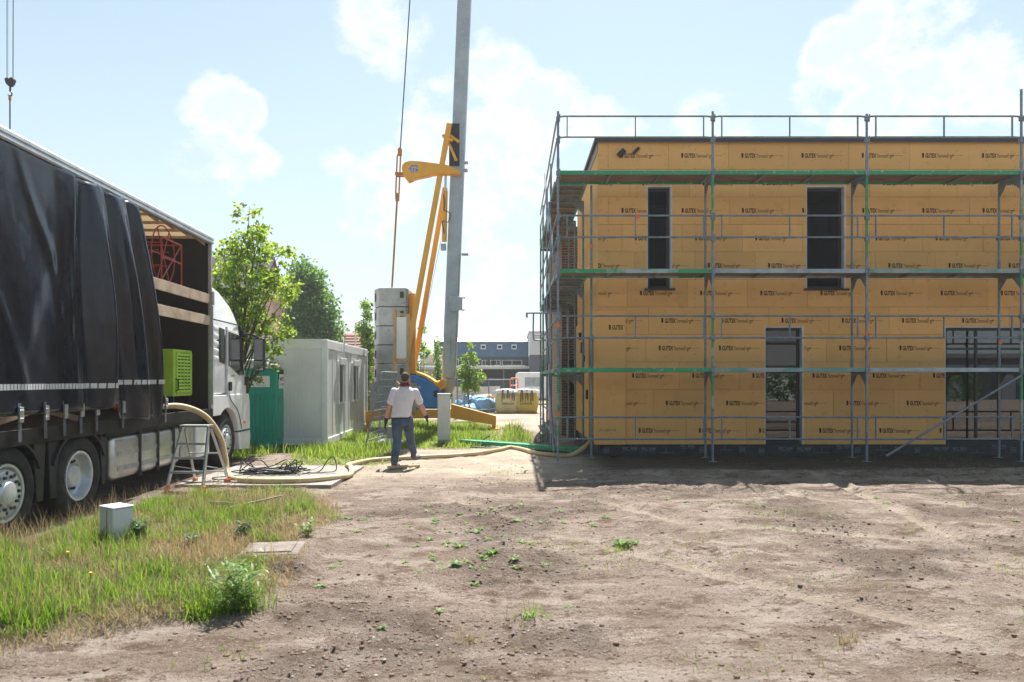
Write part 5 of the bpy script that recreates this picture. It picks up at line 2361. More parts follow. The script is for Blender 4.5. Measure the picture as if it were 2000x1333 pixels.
    lk.box(q.x - .07, q.x + .07, -.635, -.6, q.z - .1, q.z + .1)
    lk.build('cover_latch', M['black'], cv, bevel=.01)
    st = MB()
    q = D(817, 756)
    st.box(q.x - .18, q.x + .16, -.607, -.6015, q.z - .05, q.z + .05)
    st.build('cover_label', M['deck_grey'], cv)
    em = MB()
    q = D(809, 745)
    ring = [(q.x + .10 * math.cos(a), -.606, q.z + .10 * math.sin(a)) for a in np.linspace(0, 2 * math.pi, 20, endpoint=False)]
    em.path(ring, .012, 5, closed=True)
    em.tube((q.x - .03, -.606, q.z - .05), (q.x - .03, -.606, q.z + .05), .012, 5)
    em.tube((q.x - .03, -.606, q.z + .05), (q.x + .04, -.606, q.z), .012, 5)
    em.build('cover_emblem', M['deck_grey'], cv)
    hn = MB()
    q = D(862, 752)
    hn.tube((q.x - .16, -.45, q.z - .02), (q.x + .16, -.45, q.z + .06), .14, 14)
    hn.build('mast_hinge', M['yellow'], r, smooth=True, bevel=.02)
    # chassis beams and outrigger feet
    for (pa, pb, h0, h1, y) in (((724, 812), (800, 800), .34, .40, -.8), ((800, 808), (890, 806), .26, .28, -.5), ((886, 800), (970, 818), .46, .30, -.9)):
        s = MB()
        s.add([], [])
        a, b = D(*pa), D(*pb)
        vs = [(a.x, y - .1, a.z - h0 / 2), (a.x, y + .1, a.z - h0 / 2), (a.x, y + .1, a.z + h0 / 2), (a.x, y - .1, a.z + h0 / 2),
              (b.x, y - .1, b.z - h1 / 2), (b.x, y + .1, b.z - h1 / 2), (b.x, y + .1, b.z + h1 / 2), (b.x, y - .1, b.z + h1 / 2)]
        s.add(vs, [(0, 1, 2, 3), (7, 6, 5, 4), (0, 4, 5, 1), (1, 5, 6, 2), (2, 6, 7, 3), (3, 7, 4, 0)])
        s.build('outrigger_beam', M['yellow'], r, bevel=.02)
    for (px, y) in ((966, -.9), (728, -.8)):
        q = D(px, 815)
        f = MB()
        f.tube((q.x, y, .08), (q.x, y, q.z + .1), .06, 10)
        f.lathe([(.20, .02), (.20, .07), (.10, .10)], (q.x, y, 0), 'z', 16)
        f.build('outrigger_foot', M['yellow'], r, smooth=True)


build_crane()


def build_hanging_hook():
    Y = 27.0
    o = cp(20, 160, Y)
    r = empty('crane_hook_block', o, 0, 'dark crane hook block hanging on thin ropes above the truck roof', 'crane hook')
    b = MB()
    b.prism([(-.17, .08), (-.13, .13), (-.04, .13), (.0, .10), (.06, .15), (.14, .14), (.18, .06), (.12, -.1), (.04, -.17), (-.04, -.17), (-.12, -.08)], 'y', -.09, .09)
    b.build('block_housing', M['chassis'], r, bevel=.02)
    s = MB()
    s.tube((0, 0, -.15), (0, 0, -.36), .035, 8)
    s.build('shank', M['rope'], r)
    h = MB()
    h.path(catmull([(0, 0, -.34), (.06, 0, -.42), (.05, 0, -.50), (-.02, 0, -.53), (-.075, 0, -.47)], 5), .025, 8)
    h.build('hook', M['rope'], r, smooth=True)
    for x in (-.13, -.09, .09, .12):
        w = MB()
        w.tube((x, 0, .1), (x + (.02 if x > 0 else .005), 0, 6.2), .008, 5)
        w.build('fall_rope', M['rope'], r)
    sl = MB()
    sl.tube((-.01, 0, -.52), (-.01, 0, -4.4), .024, 8)
    sl.build('sling', M['rope'], r)
    sk = MB()
    sk.tube((-.01, 0, -.50), (-.01, 0, -.68), .05, 8)
    sk.build('sling_eye', M['rust'], r)


build_hanging_hook()

# ================================================================== SMALL SITE THINGS


def gp(px, py):
    Y = 2328.0 / (py - 740)
    return Vector(((px - 1000) * Y / 1411, Y, 0))


def build_props():
    # utility box in the verge
    p = gp(226, 1072)
    r = empty('utility_box', (p.x - .02, p.y + .05, hz(p.x, p.y) - .05), R(-33), 'small white utility box standing in the long verge grass', 'utility box')
    b = MB()
    b.box(-.125, .125, -.10, .10, 0, .40)
    b.build('case', M['util'], r, bevel=.012)
    b = MB()
    b.box(-.132, .132, -.107, .107, .4002, .42)
    b.build('lid', M['util'], r, bevel=.008)
    b = MB()
    b.box(.015, .019, -.104, -.1005, .01, .39)
    b.build('door_seam', M['mudguard'], r)
    # inspection chamber cover
    c = empty('chamber_cover', (-2.34, 6.85, .012), R(8), 'flat grey concrete chamber cover between grass and soil', 'manhole cover')
    b = MB()
    b.box(-.20, .34, -.27, .27, -.08, .035)
    b.build('frame', M['old_concrete'], c, bevel=.02)
    b = MB()
    b.box(-.13, .27, -.2, .2, .036, .048)
    b.build('lid', M['old_concrete'], c, bevel=.008)
    # wood offcuts on the verge
    for k, (x, y, ln, a, lab) in enumerate(((-3.45, 8.6, .34, 70, 'short split piece of pale wood lying in the verge grass'), (-3.05, 8.6, .62, 28, 'long thin pale lath lying in the verge grass'))):
        b = MB()
        if k == 0:
            b.prism([(-.17, -.05), (.10, -.07), (.17, -.01), (.02, .03), (-.14, .06)], 'z', 0, .03)
        else:
            b.prism([(-.31, -.022), (.30, -.018), (.33, .012), (-.29, .022)], 'z', 0, .022)
        o = b.build('wood_offcut', M['timber_pale'], None, bevel=.003, loc=(x, y, hz(x, y) + .13), rot=(R(-6), R(-9 if k else 12), R(a)))
        tag(o, lab, 'wood')
    # plank the worker steps over
    b = MB()
    b.box(-.30, .30, -.055, .055, 0, .045)
    o = b.build('ground_plank', M['timber'], None, bevel=.004, loc=(-2.0, 13.35, hz(-2.0, 13.35)), rot=(0, 0, R(28)))
    tag(o, 'short raw timber board on the sand at the worker\'s feet', 'board')
    # spare scaffold deck lying on the ground
    r = empty('spare_scaffold_deck', (.15, 17.0, .05), R(-38), 'loose green scaffold deck lying on the sand beside the pit', 'scaffold deck')
    b = MB()
    b.box(-1.75, 1.75, -.16, -.125, .0, .09)
    b.box(-1.75, 1.75, .125, .16, .0, .09)
    b.build('edge_profile', M['deck_green'], r, bevel=.004)
    b = MB()
    b.box(-1.74, 1.74, -.124, .124, .06, .082)
    b.build('deck_plate', M['deck_green'], r)
    # distribution pillar
    p = gp(867, 868)
    r = empty('distribution_pillar', (p.x, p.y, 0), R(10), 'narrow white cable distribution pillar in front of the crane mast', 'pillar')
    b = MB()
    b.box(-.155, .155, -.10, .10, .12, 1.24)
    b.build('cabinet', M['white_plain'], r, bevel=.012)
    b = MB()
    b.box(-.165, .165, -.11, .11, 1.241, 1.285)
    b.build('cap', M['white_plain'], r, bevel=.01)
    b = MB()
    b.box(-.15, .15, -.095, .095, -.05, .119)
    b.build('plinth', M['concrete'], r)
    for x in (-.10, -.05, .0, .05, .10):
        b = MB()
        b.box(x - .008, x + .008, -.108, -.101, .18, 1.18)
        b.build('door_rib', M['white_plain'], r)
    b = MB()
    b.box(.166, .21, -.03, .03, 1.22, 1.26)
    b.build('hasp', M['black'], r)
    # timber framed site board
    Y = 21.0
    a, b2 = cp(771, 740, Y), cp(797.5, 740, Y)
    r = empty('site_board', (a.x, Y, 0), 0, 'white notice board in a raw timber post frame before the ballast', 'notice board')
    w = b2.x - a.x
    zt = 1.65 + (740 - 605) * Y / 1411
    for x, t in ((0, 0.0), (w, -.25)):
        m = MB()
        m.box(x - .05, x + .05, -.05, .05, 0, zt + (0 if x == 0 else -.12))
        m.build('post', M['timber'], r, bevel=.005)
    z1 = 1.65 + (740 - 616) * Y / 1411
    z0 = 1.65 + (740 - 700) * Y / 1411
    for z in (z1 + .02, z0 - .06):
        m = MB()
        m.bar((.051, 0, z + .03), (w - .051, 0, z - .03), .05, .08)
        m.build('rail', M['timber'], r)
    m = MB()
    m.box(.052, w - .052, -.03, -.012, z0, z1 - .05)
    m.build('panel', M['sign_white'], r)
    m = MB()
    m.bar((.06, -.10, 1.55), (1.02, -.30, .55), .05, .09)
    m.build('prop', M['timber_pale'], r)
    # leaning temporary fence
    for k, (px, py, lab) in enumerate(((712, 882, 'nearer of two leaning mesh fence panels beside the cabin'), (737, 868, 'mesh fence panel leaning behind the nearer one at the cabin'))):
        p = gp(px, py)
        r = empty('mesh_fence', (p.x, p.y, 0), 0, lab, 'fence', 'mesh fence panels by the cabin')
        top = cp(755 + 8 * k, 727, p.y + 1.0 + .5 * k) - p
        far = Vector((.12 - .05 * k, 1.5, 0))
        f = MB()
        A = Vector((0, 0, .02))
        B = Vector((top.x, top.y * .35, top.z))
        C = B + far
        Dd = A + far
        f.path([A, B + (A - B) * .04, B + (C - B) * .03, C + (B - C) * .03, C + (Dd - C) * .04, Dd], .015, 8)
        f.tube(A + (B - A) * .12, Dd + (C - Dd) * .12, .016, 6)
        f.tube(A + (B - A) * .5, Dd + (C - Dd) * .5, .012, 6)
        f.build('frame', M['galv'], r, smooth=True)
        wr = MB()
        for i in range(1, 22):
            q0 = A.lerp(Dd, i / 22)
            q1 = B.lerp(C, i / 22)
            wr.path([q0.lerp(q1, .12), q1], .0028, 4, caps=False)
        for i in range(1, 9):
            t_ = .12 + .88 * i / 9
            wr.path([A.lerp(B, t_), Dd.lerp(C, t_)], .0028, 4, caps=False)
        wo = wr.build('wire_mesh', M['galv'], r)
        wo['kind'] = 'stuff'
    # concrete blocks on a bag of mortar
    p = gp(764, 872)
    bag = MB()
    bag.ball((0, 0, .09), .33, .22, .10, 14, 8)
    o = bag.build('mortar_bag', M['white_plain'], None, smooth=True, loc=(p.x, p.y, .02))
    tag(o, 'slumped white mortar bag under two pale blocks', 'bag')
    for k in range(2):
        b = MB()
        b.box(-.17, .17, -.1, .1, 0, .145)
        b.box(-.10, .10, -.105, -.1003, .045, .10)
        o = b.build('hollow_block', [M['concrete']], None, bevel=.008, loc=(p.x + .06 + .015 * k, p.y + .06, .20 + .15 * k), rot=(0, 0, R(6 - 9 * k)))
        tag(o, 'upper of two pale concrete blocks stacked on a bag' if k else 'lower of two pale concrete blocks stacked on a bag', 'block', 'concrete blocks by the crane')
    # hose and cable on the ground by the pillar
    pts = [(-1.25, 18.4), (-.9, 18.3), (-.55, 17.9), (-.62, 17.4), (-1.0, 17.2), (-.4, 17.0), (.2, 17.6)]
    c = MB()
    c.path(catmull([(x, y, .03 + (.2 if i == 2 else 0)) for i, (x, y) in enumerate(pts)], 8), .014, 6)
    o = c.build('ground_cable', M['cable'], None, smooth=True)
    tag(o, 'thin black cable looping over the sand in front of the pillar', 'cable')


M['old_concrete'] = mat('old_concrete', (.20, .168, .142), .9, 0, (.13, .108, .09), 5, bump=.4, bscale=40, col3=(.30, .27, .24))
M['util'] = mat('utility_white', (.55, .60, .62), .5, 0, (.48, .53, .55), 3)
build_props()

# ================================================================== BIG BAGS AND SACKS
M['bag_yellow'] = mat('yellow_bag_fabric', (.62, .50, .10), .8, 0, (.52, .42, .10), 3, bump=.3, bscale=6, bdist=.05, trans=((.7, .55, .1), .2))
M['bag_cream'] = mat('cream_bag_fabric', (.66, .60, .34), .8, 0, (.55, .50, .28), 3, bump=.3, bscale=6, bdist=.05, trans=((.7, .62, .3), .2))
M['bag_blue'] = mat('blue_bag_fabric', (.12, .36, .60), .6, 0, (.25, .45, .62), 3, bump=.4, bscale=6, bdist=.05)
M['bag_orange'] = mat('orange_bag_fabric', (.70, .30, .10), .7, 0, (.6, .36, .2), 3, bump=.4, bscale=6, bdist=.05)


def sack_mesh(name, sx, sy, sz, seed, m, puff=.12, sag=.10):
    """bulging sack: rounded box pushed out and rumpled"""
    rs = np.random.RandomState(seed)
    bm = bmesh.new()
    bmesh.ops.create_cube(bm, size=2)
    bmesh.ops.subdivide_edges(bm, edges=bm.edges, cuts=5, use_grid_fill=True)
    for v in bm.verts:
        p = v.co
        q = p.normalized()
        p2 = p.lerp(q * 1.25, .38)
        n = float(fbm(np.array([p.x * 1.7 + seed + p.y]), np.array([p.z * 1.7 + p.y * 1.3 - seed]), seed, 3)[0])
        p2 = p2 * (1 + puff * n)
        z = (p2.z + 1) / 2
        w = 1 + sag * math.sin(math.pi * max(0, min(1, z)))
        v.co = Vector((p2.x * sx / 2 * w, p2.y * sy / 2 * w, max(0, z) * sz))
    for f in bm.faces:
        f.smooth = True
    me = bpy.data.meshes.new(name)
    bm.to_mesh(me)
    bm.free()
    me.materials.append(m)
    return me


def build_bags():
    Y = 34.5
    for k, (px, m, lab) in enumerate(((990, 'bag_cream', 'cream bulk bag left of the yellow one near the white van'), (1030, 'bag_yellow', 'yellow bulk bag standing next to the scaffold in the distance'))):
        p = cp(px, 806, Y)
        r = empty('bulk_bag', (p.x, Y + .5, 0), R(4 - 9 * k), lab, 'bulk bag', 'bulk bags in the yard')
        link('bag', sack_mesh('bag', .98, .95, 1.0, 3 + k, M[m]), r)
        for x in (-.22, .02, .26):
            s = MB()
            s.path(catmull([(x - .05, -.54, .55), (x - .04, -.53, .95), (x, -.46, 1.14), (x + .04, -.53, .95), (x + .05, -.54, .6)], 4), .022, 6)
            s.build('lifting_loop', M['mudguard'], r)
        vs, fs = text_fit('TERRACON' if k == 0 else 'LIAPOR', .6, .10, .01, (-.3, .42))
        t = MB()
        t.add([(x, -.60, z) for x, z in vs], fs)
        t.build('bag_lettering', M['mudguard'], r)
        fl = link('folded_top', sack_mesh('folded_top', .92, .88, .22, 13 + k, M['sign_white'], .3), r, (0, 0, .93))
    labs = ['pale blue sack at the left end of the sack pile', 'large blue sack standing against the pile', 'blue sack leaning in the middle of the pile', 'small blue sack lying flat in front']
    for k, (px, py, w, h) in enumerate(((905, 803, .75, .55), (929, 806, .95, .75), (948, 808, .85, .68), (917, 808, .6, .4))):
        p = cp(px, py, 36.0)
        o = link('blue_sack', sack_mesh('blue_sack', w, .7, h, 31 + k, M['bag_blue'], .45, .15), None, (p.x, 36.2 - .3 * k, 0), (0, R(8 - 6 * k), R(20 * k)))
        tag(o, labs[k], 'sack', 'blue sacks in the yard')
    labs = ['orange sack on top of the sack pile', 'orange sack at the right side of the pile', 'long orange sack at the back of the pile']
    for k, (px, z, w, h) in enumerate(((945, .55, .9, .3), (962, .35, .8, .3), (938, .38, 1.0, .28))):
        p = cp(px, 800, 36.8)
        o = link('orange_sack', sack_mesh('orange_sack', w, .6, h, 51 + k, M['bag_orange'], .4, .1), None, (p.x, 36.9 + .1 * k, z - .02), (R(5), R(-8 + 9 * k), R(12 - 14 * k)))
        tag(o, labs[k], 'sack', 'orange sacks in the yard')
    b = MB()
    b.box(-.9, .8, -.5, .5, 0, .36)
    o = b.build('pallet_stack', M['timber_pale'], None, loc=(cp(950, 800, 36.9).x, 37.1, 0), bevel=.01)
    tag(o, 'grey wooden pallet under the orange sacks', 'pallet')


build_bags()

# ================================================================== BACKGROUND BUILDINGS


def brick_mat(name, c1, c2, mortar, scale=1.0, rough=.9, vert='x'):
    m = bpy.data.materials.new(name)
    m.use_nodes = True
    nt = m.node_tree
    L = nt.links.new
    b = nt.nodes['Principled BSDF']
    b.inputs['Roughness'].default_value = rough
    geo = nt.nodes.new('ShaderNodeNewGeometry')
    sep = nt.nodes.new('ShaderNodeSeparateXYZ')
    L(geo.outputs['Position'], sep.inputs[0])
    cmb = nt.nodes.new('ShaderNodeCombineXYZ')
    ad = nt.nodes.new('ShaderNodeMath')
    ad.operation = 'ADD'
    L(sep.outputs[0], ad.inputs[0])
    L(sep.outputs[1], ad.inputs[1])
    L(ad.outputs[0], cmb.inputs[0])
    L(sep.outputs[2], cmb.inputs[1])
    bt = nt.nodes.new('ShaderNodeTexBrick')
    bt.inputs['Color1'].default_value = (*c1, 1)
    bt.inputs['Color2'].default_value = (*c2, 1)
    bt.inputs['Mortar'].default_value = (*mortar, 1)
    bt.inputs['Scale'].default_value = scale
    bt.inputs['Brick Width'].default_value = .24
    bt.inputs['Row Height'].default_value = .077
    bt.inputs['Mortar Size'].default_value = .011
    L(cmb.outputs[0], bt.inputs['Vector'])
    L(bt.outputs['Color'], b.inputs['Base Color'])
    bp = nt.nodes.new('ShaderNodeBump')
    bp.inputs['Strength'].default_value = .4
    bp.inputs['Distance'].default_value = .01
    bp.invert = True
    L(bt.outputs['Fac'], bp.inputs['Height'])
    L(bp.outputs[0], b.inputs['Normal'])
    return m


M['brick'] = brick_mat('brown_brick', (.20, .115, .085), (.145, .085, .065), (.30, .26, .23))
M['brick_red'] = brick_mat('red_brick', (.42, .22, .15), (.36, .18, .125), (.40, .33, .28))
M['slate'] = mat('dark_roof_tiles', (.09, .085, .09), .7, 0, (.13, .12, .12), 4, bump=.5, bscale=8)
M['clay_tile'] = mat('red_roof_tiles', (.36, .17, .12), .8, 0, (.29, .14, .10), 3, bump=.4, bscale=10)
M['blue_seam'] = mat('blue_metal_cladding', (.055, .12, .20), .45, .3, (.045, .10, .17), 2)
M['zinc'] = mat('pale_zinc_roof', (.52, .53, .54), .42, .6, (.45, .46, .48), 2)
M['siding'] = mat('white_siding', (.62, .64, .64), .6)
M['grey_render'] = mat('grey_render', (.10, .115, .14), .8)
M['beige_render'] = mat('beige_render', (.48, .40, .34), .9, 0, (.42, .35, .30), 1)
M['white_wall'] = mat('white_hoarding', (.66, .66, .64), .8, 0, (.55, .54, .52), .8)


def build_background():
    # brown brick house right behind the timber house
    r = empty('brown_brick_house', (1.45, 21.0, 0), 0, 'brown brick house right behind the scaffold on the side of the ochre house', 'house')
    w = MB()
    w.box(0, 9, 0, 8, 0, 5.9)
    w.build('wall', M['brick'], r)
    w = MB()
    w.box(-.12, 9.1, -.12, 8, 5.9, 6.05)
    w.build('roof', M['slate'], r)
    wn = MB()
    wn.box(.18, .40, -.02, .0, 1.2, 2.2)
    wn.build('window', M['cab_glass_dark'], r)
    # blue barrel roofed terrace
    Y = 64.0
    a, b = cp(848, 740, Y).x, cp(1036, 740, Y).x
    r = empty('blue_terrace', (a, Y, 0), 0, 'long blue metal clad building with rounded pale roof far behind the crane', 'building')
    wd = b - a
    zz = lambda py: 1.65 + (740 - py) * Y / 1411
    lo = MB()
    lo.box(0, wd, .4, 9, 0, zz(697))
    lo.build('lower_wall', M['grey_render'], r)
    up = MB()
    prof = [(0.0, zz(697)), (0.0, zz(668)), (.25, zz(662)), (1.0, zz(657)), (3.0, zz(654)), (7, zz(654)), (9, zz(660)), (9, zz(697))]
    up.prism([(y, z) for y, z in prof[:2]] + [(.06, zz(667)), (8.9, zz(667)), (8.9, zz(697))], 'x', 0, wd)
    upo = up.build('upper_wall', M['blue_seam'], r)
    k = .25
    while k < wd:
        s = MB()
        s.box(k - .02, k + .02, -.035, .0, zz(697), zz(668))
        s.build('standing_seam', M['blue_seam'], upo)
        k += .42
    rf = MB()
    rf.prism([(-.12, zz(668)), (.15, zz(663)), (1.0, zz(658)), (3.0, zz(655)), (7, zz(655)), (9, zz(662)), (9, zz(666.5)), (-.12, zz(666.5) - .02)], 'x', -.05, wd + .05)
    rf.build('roof', M['zinc'], r, smooth=True)
    for px in (888, 944, 976, 1004):
        x = cp(px, 740, Y).x - a
        f = MB()
        f.box(x - .22, x + .22, -.07, -.036, zz(682), zz(673))
        fo = f.build('window', M['white_plain'], r)
        g = MB()
        g.box(x - .16, x + .16, -.08, -.0705, zz(680.5), zz(675))
        g.build('pane', M['cab_glass_dark'], fo)
    for (px, w2) in ((948, .35), (958, .28), (970, .35), (1000, .9), (905, .5)):
        x = cp(px, 740, Y).x - a
        g = MB()
        g.box(x - w2, x + w2, .36, .395, zz(714), zz(703))
        go = g.build('window', M['white_plain'], r)
        p = MB()
        p.box(x - w2 + .08, x - .03, .345, .3595, zz(712.5), zz(704))
        p.box(x + .03, x + w2 - .08, .345, .3595, zz(712.5), zz(704))
        p.build('pane', M['cab_glass_dark'], go)
    c = MB()
    c.box(-3.4, wd + .1, -4.0, .35, zz(722), zz(716))
    c.build('canopy', M['white_wall'], r, bevel=.05)
    for x in (.4, 3.2, 6.2):
        p = MB()
        p.tube((x, -3.6, 0), (x, -3.6, zz(722)), .06, 8)
        p.build('canopy_post', M['galv'], r)
    dn = MB()
    dn.box(.5, 2.2, .3, .39, 0, 2.1)
    dn.build('garage_door', M['mudguard'], r)
    # white sided house right of it
    Y = 58.0
    a, b = cp(1035, 740, Y).x, cp(1110, 740, Y).x
    r = empty('white_sided_house', (a, Y, 0), 0, 'white horizontal siding house with grey ground floor seen left of the scaffold', 'house')
    zz = lambda py: 1.65 + (740 - py) * Y / 1411
    w = MB()
    w.box(0, b - a, 0, 8, 0, zz(693))
    w.build('ground_floor', M['grey_render'], r)
    n = 14
    for k in range(n):
        z0 = zz(693) + (zz(650) - zz(693)) * k / n
        z1 = zz(693) + (zz(650) - zz(693)) * (k + 1) / n
        s = MB()
        s.prism([(-.06, z0 + .01), (0.1, z0 + .01), (.1, z1), (-.02, z1)], 'x', 0, b - a)
        s.build('siding_board', M['siding'], r)
    w = MB()
    w.box(0, b - a, .11, 8, zz(693), zz(650))
    w.build('upper_wall', M['siding'], r)
    w = MB()
    w.box(-.1, b - a + .1, -.15, 8.1, zz(650), zz(650) + .12)
    w.build('roof', M['zinc'], r)
    # low white hoarding and beige outbuilding
    Y = 46.0
    a, b = cp(884, 740, Y).x, cp(977, 740, Y).x
    zz = lambda py: 1.65 + (740 - py) * Y / 1411
    r = empty('site_hoarding', (a, Y, 0), 0, 'low white hoarding wall behind the sapling', 'hoarding')
    w = MB()
    for k in range(4):
        w = MB()
        x0 = (b - a) * k / 4
        w.box(x0 + .01, x0 + (b - a) / 4 - .01, 0, .08, .05, zz(755) + .02 * (k % 2))
        w.build('panel', M['white_wall'], r)
    w = MB()
    w.box(-.1, b - a + .1, .09, .2, 0, .5)
    w.build('foot_wall', M['concrete'], r)
    Y = 60.0
    a, b = cp(800, 740, Y).x, cp(880, 740, Y).x
    zz = lambda py: 1.65 + (740 - py) * Y / 1411
    r = empty('beige_outbuilding', (a, Y, 0), 0, 'low beige outbuilding with flat roof behind the crane cover', 'building')
    w = MB()
    w.box(0, b - a, 0, 6, 0, zz(722))
    w.build('wall', M['beige_render'], r)
    w = MB()
    w.box(-.2, b - a + .2, -.3, 6, zz(722), zz(718))
    w.build('roof', M['white_wall'], r)
    g = MB()
    g.prism([(.2, zz(718)), (b - a - .4, zz(718)), (b - a - 1.2, zz(690)), (1.0, zz(690))], 'y', 3, 5)
    g.build('roof_gable', M['beige_render'], r)
    # red tiled houses far left
    Y = 75.0
    a, b = cp(640, 740, Y).x, cp(735, 740, Y).x
    zz = lambda py: 1.65 + (740 - py) * Y / 1411
    r = empty('red_roof_house', (a, Y, 0), 0, 'distant house with long red tiled roof beyond the cabin', 'house')
    w = MB()
    w.box(.2, b - a - .2, 0, 8, 0, zz(700))
    w.build('wall', M['brick_red'], r)
    rf = MB()
    rf.prism([(-.5, zz(702)), (4, zz(646)), (8.5, zz(702))], 'x', 0, b - a)
    ro = rf.build('roof', M['clay_tile'], r)
    for k in range(9):
        t0 = k / 9
        s = MB()
        y0, z0 = -.5 + 4.5 * t0, zz(702) + (zz(646) - zz(702)) * t0
        s.bar((0, y0 - .03, z0 + .03), (b - a, y0 - .03, z0 + .03), .08, .08)
        s.build('tile_course', M['clay_tile'], ro)
    # brick house behind the oak, gable towards the yard
    X = -17.6
    r = empty('red_brick_house', (X, 50.4, 0), 0, 'red brick gable house with dark tiled roof behind the young oak', 'house')
    w = MB()
    w.prism([(0, 0), (0, 7.1), (2.7, 10.3), (5.6, 7.1), (5.6, 0)], 'x', -12, 0)
    w.build('wall', M['brick_red'], r)
    for (y0, y1) in ((-.35, 2.7), (5.95, 2.7)):
        s = MB()
        zl = 6.75
        s.add([(.15, y0, zl), (.15, y1, 10.45), (-12.2, y1, 10.45), (-12.2, y0, zl), (.15, y0, zl + .2), (.15, y1, 10.65), (-12.2, y1, 10.65), (-12.2, y0, zl + .2)],
              [(0, 1, 2, 3), (7, 6, 5, 4), (0, 4, 5, 1), (1, 5, 6, 2), (2, 6, 7, 3), (3, 7, 4, 0)])
        s.build('roof', M['slate'], r)
    for (y, z0, z1) in ((3.6, 2.6, 4.6), (1.2, 2.6, 4.6)):
        f = MB()
        f.box(.0, .03, y, y + 1.1, z0, z1)
        fo = f.build('window', M['white_plain'], r)
        p = MB()
        p.box(.031, .04, y + .08, y + 1.02, z0 + .08, z1 - .08)
        p.build('pane', M['cab_glass_dark'], fo)
    # street lamp
    Y = 55.0
    p = cp(694, 740, Y)
    r = empty('street_lamp', (p.x, Y, 0), 0, 'thin pale street lamp standing beyond the cabin roof', 'street lamp')
    s = MB()
    s.tube((0, 0, 0), (0, 0, 5.9), .07, 8, .045)
    s.build('pole', M['white_plain'], r)
    s = MB()
    s.bar((0, 0, 5.92), (.9, 0, 5.98), .12, .06)
    s.build('lamp_head', M['white_plain'], r)
    # white van
    Y = 47.0
    p = cp(1052, 740, Y)
    r = empty('white_van', (p.x, Y, 0), R(0), 'white panel van parked beyond the bulk bags', 'van')
    s = MB()
    s.prism([(-1.5, .35), (-1.5, 1.95), (-1.35, 2.08), (1.6, 2.08), (2.0, 1.85), (2.6, 1.2), (2.9, 1.05), (2.95, .4)], 'y', 0, 1.9)
    s.build('body', M['white_paint'], r, bevel=.06, seg=3)
    s = MB()
    s.box(-.9, .35, -.012, .002, 1.15, 1.75)
    s.build('side_panel', M['deck_grey'], r)
    for x in (-.9, 2.1):
        t = MB()
        t.lathe([(.0, -.02), (.2, -.02), (.33, .0), (.33, .22), (.0, .24)], (x, 0, .33), 'y', 20)
        t.build('wheel', M['rubber'], r)
    # orange trolley
    p = cp(1004, 776, 38.5)
    r = empty('sack_trolley', (p.x, 38.5, 0), 0, 'orange sack trolley standing behind the cream bulk bag', 'trolley')
    s = MB()
    s.path([(-.2, 0, .1), (-.2, .1, 1.6), (-.15, .12, 1.68), (.15, .12, 1.68), (.2, .1, 1.6), (.2, 0, .1)], .035, 6)
    for z in (.5, .9, 1.3):
        s.tube((-.2, .05, z), (.2, .05, z), .025, 6)
    s.box(-.22, .22, -.25, .0, .06, .09)
    s.build('frame', M['orange_tag'], r)
    for x in (-.25, .25):
        t = MB()
        t.lathe([(0, x - .03), (.12, x - .03), (.12, x + .03), (0, x + .03)], (0, .1, .12), 'x', 14)
        t.build('wheel', M['rubber'], r)
    # mesh fence in the distance
    labs = ['far mesh fence panel right behind the crane foot', 'far mesh fence panel in front of the sapling', 'far mesh fence panel before the white hoarding']
    for k, (pxa, pxb) in enumerate(((893, 908), (908, 955), (955, 1002))):
        Y0, Y1 = (29.5, 33.0, 34.5)[k], (33.0, 34.5, 37.5)[k]
        a = cp(pxa, 740, Y0)
        b = cp(pxb, 740, Y1)
        r = empty('site_fence', (a.x, Y0, 0), 0, labs[k], 'fence', 'distant mesh fence panels')
        d = Vector((b.x - a.x, Y1 - Y0, 0))
        f = MB()
        zt = 1.62
        f.path([(0, 0, .05), (0, 0, zt), d + Vector((0, 0, zt)), d + Vector((0, 0, .05))], .028, 6)
        f.tube((0, 0, .2), d + Vector((0, 0, .2)), .02, 6)
        f.tube((0, 0, 1.0), d + Vector((0, 0, 1.0)), .012, 6)
        f.build('frame', M['galv'], r)
        w = MB()
        for i in range(1, 20):
            q = d * (i / 20)
            w.path([q + Vector((0, 0, .2)), q + Vector((0, 0, zt))], .004, 4, caps=False)
        wo = w.build('wire_mesh', M['galv'], r)
        wo['kind'] = 'stuff'
    # house and shrub behind the photographer: mirrored in the ground floor glass
    r = empty('house_across_the_road', (2.0, -26, 0), 0, 'long white house with dark roof across the road, mirrored in the glazed door', 'house')
    w = MB()
    w.box(-6, 25, -14, 0, 0, 3.0)
    w.build('wall', M['white_wall'], r)
    s = MB()
    s.prism([(.5, 2.7), (-7, 11.5), (-14.5, 2.7)], 'x', -6.5, 25.5)
    s.build('roof', M['slate'], r)
    for x in (-3, 3, 9, 15, 21):
        p = MB()
        p.box(x, x + 1.2, .0, .03, 1.0, 2.2)
        p.build('window', M['cab_glass_dark'], r)

    r = empty('added_garage_row', (31, -26, 0), 0, 'low dark garage row added across the road to darken the large ground floor window reflection', 'garage')  # unseen garages, added to darken the lower part of the window's reflection
    w = MB()
    w.box(0, 34, -6, 0, 0, 3.3)
    w.build('wall', M['grey_render'], r)
    w = MB()
    w.box(-.3, 34.3, -6.3, .3, 3.3, 3.65)
    w.build('roof', M['slate'], r)
    for k in range(8):
        w = MB()
        w.box(.6 + k * 4.2, 3.6 + k * 4.2, .0, .05, 0, 2.3)
        w.build('garage_door', M['mudguard'], r)
    hd = empty('added_hedge', (-6, -22, 0), 0, 'clipped dark hedge added across the road to cover the white wall in the reflection', 'hedge')  # unseen hedge, added to cover the white wall in the door's reflection
    rs = np.random.RandomState(8)
    C = np.stack([rs.rand(900) * 40, rs.rand(900) * .9, rs.rand(900) ** .7 * 2.0], -1)
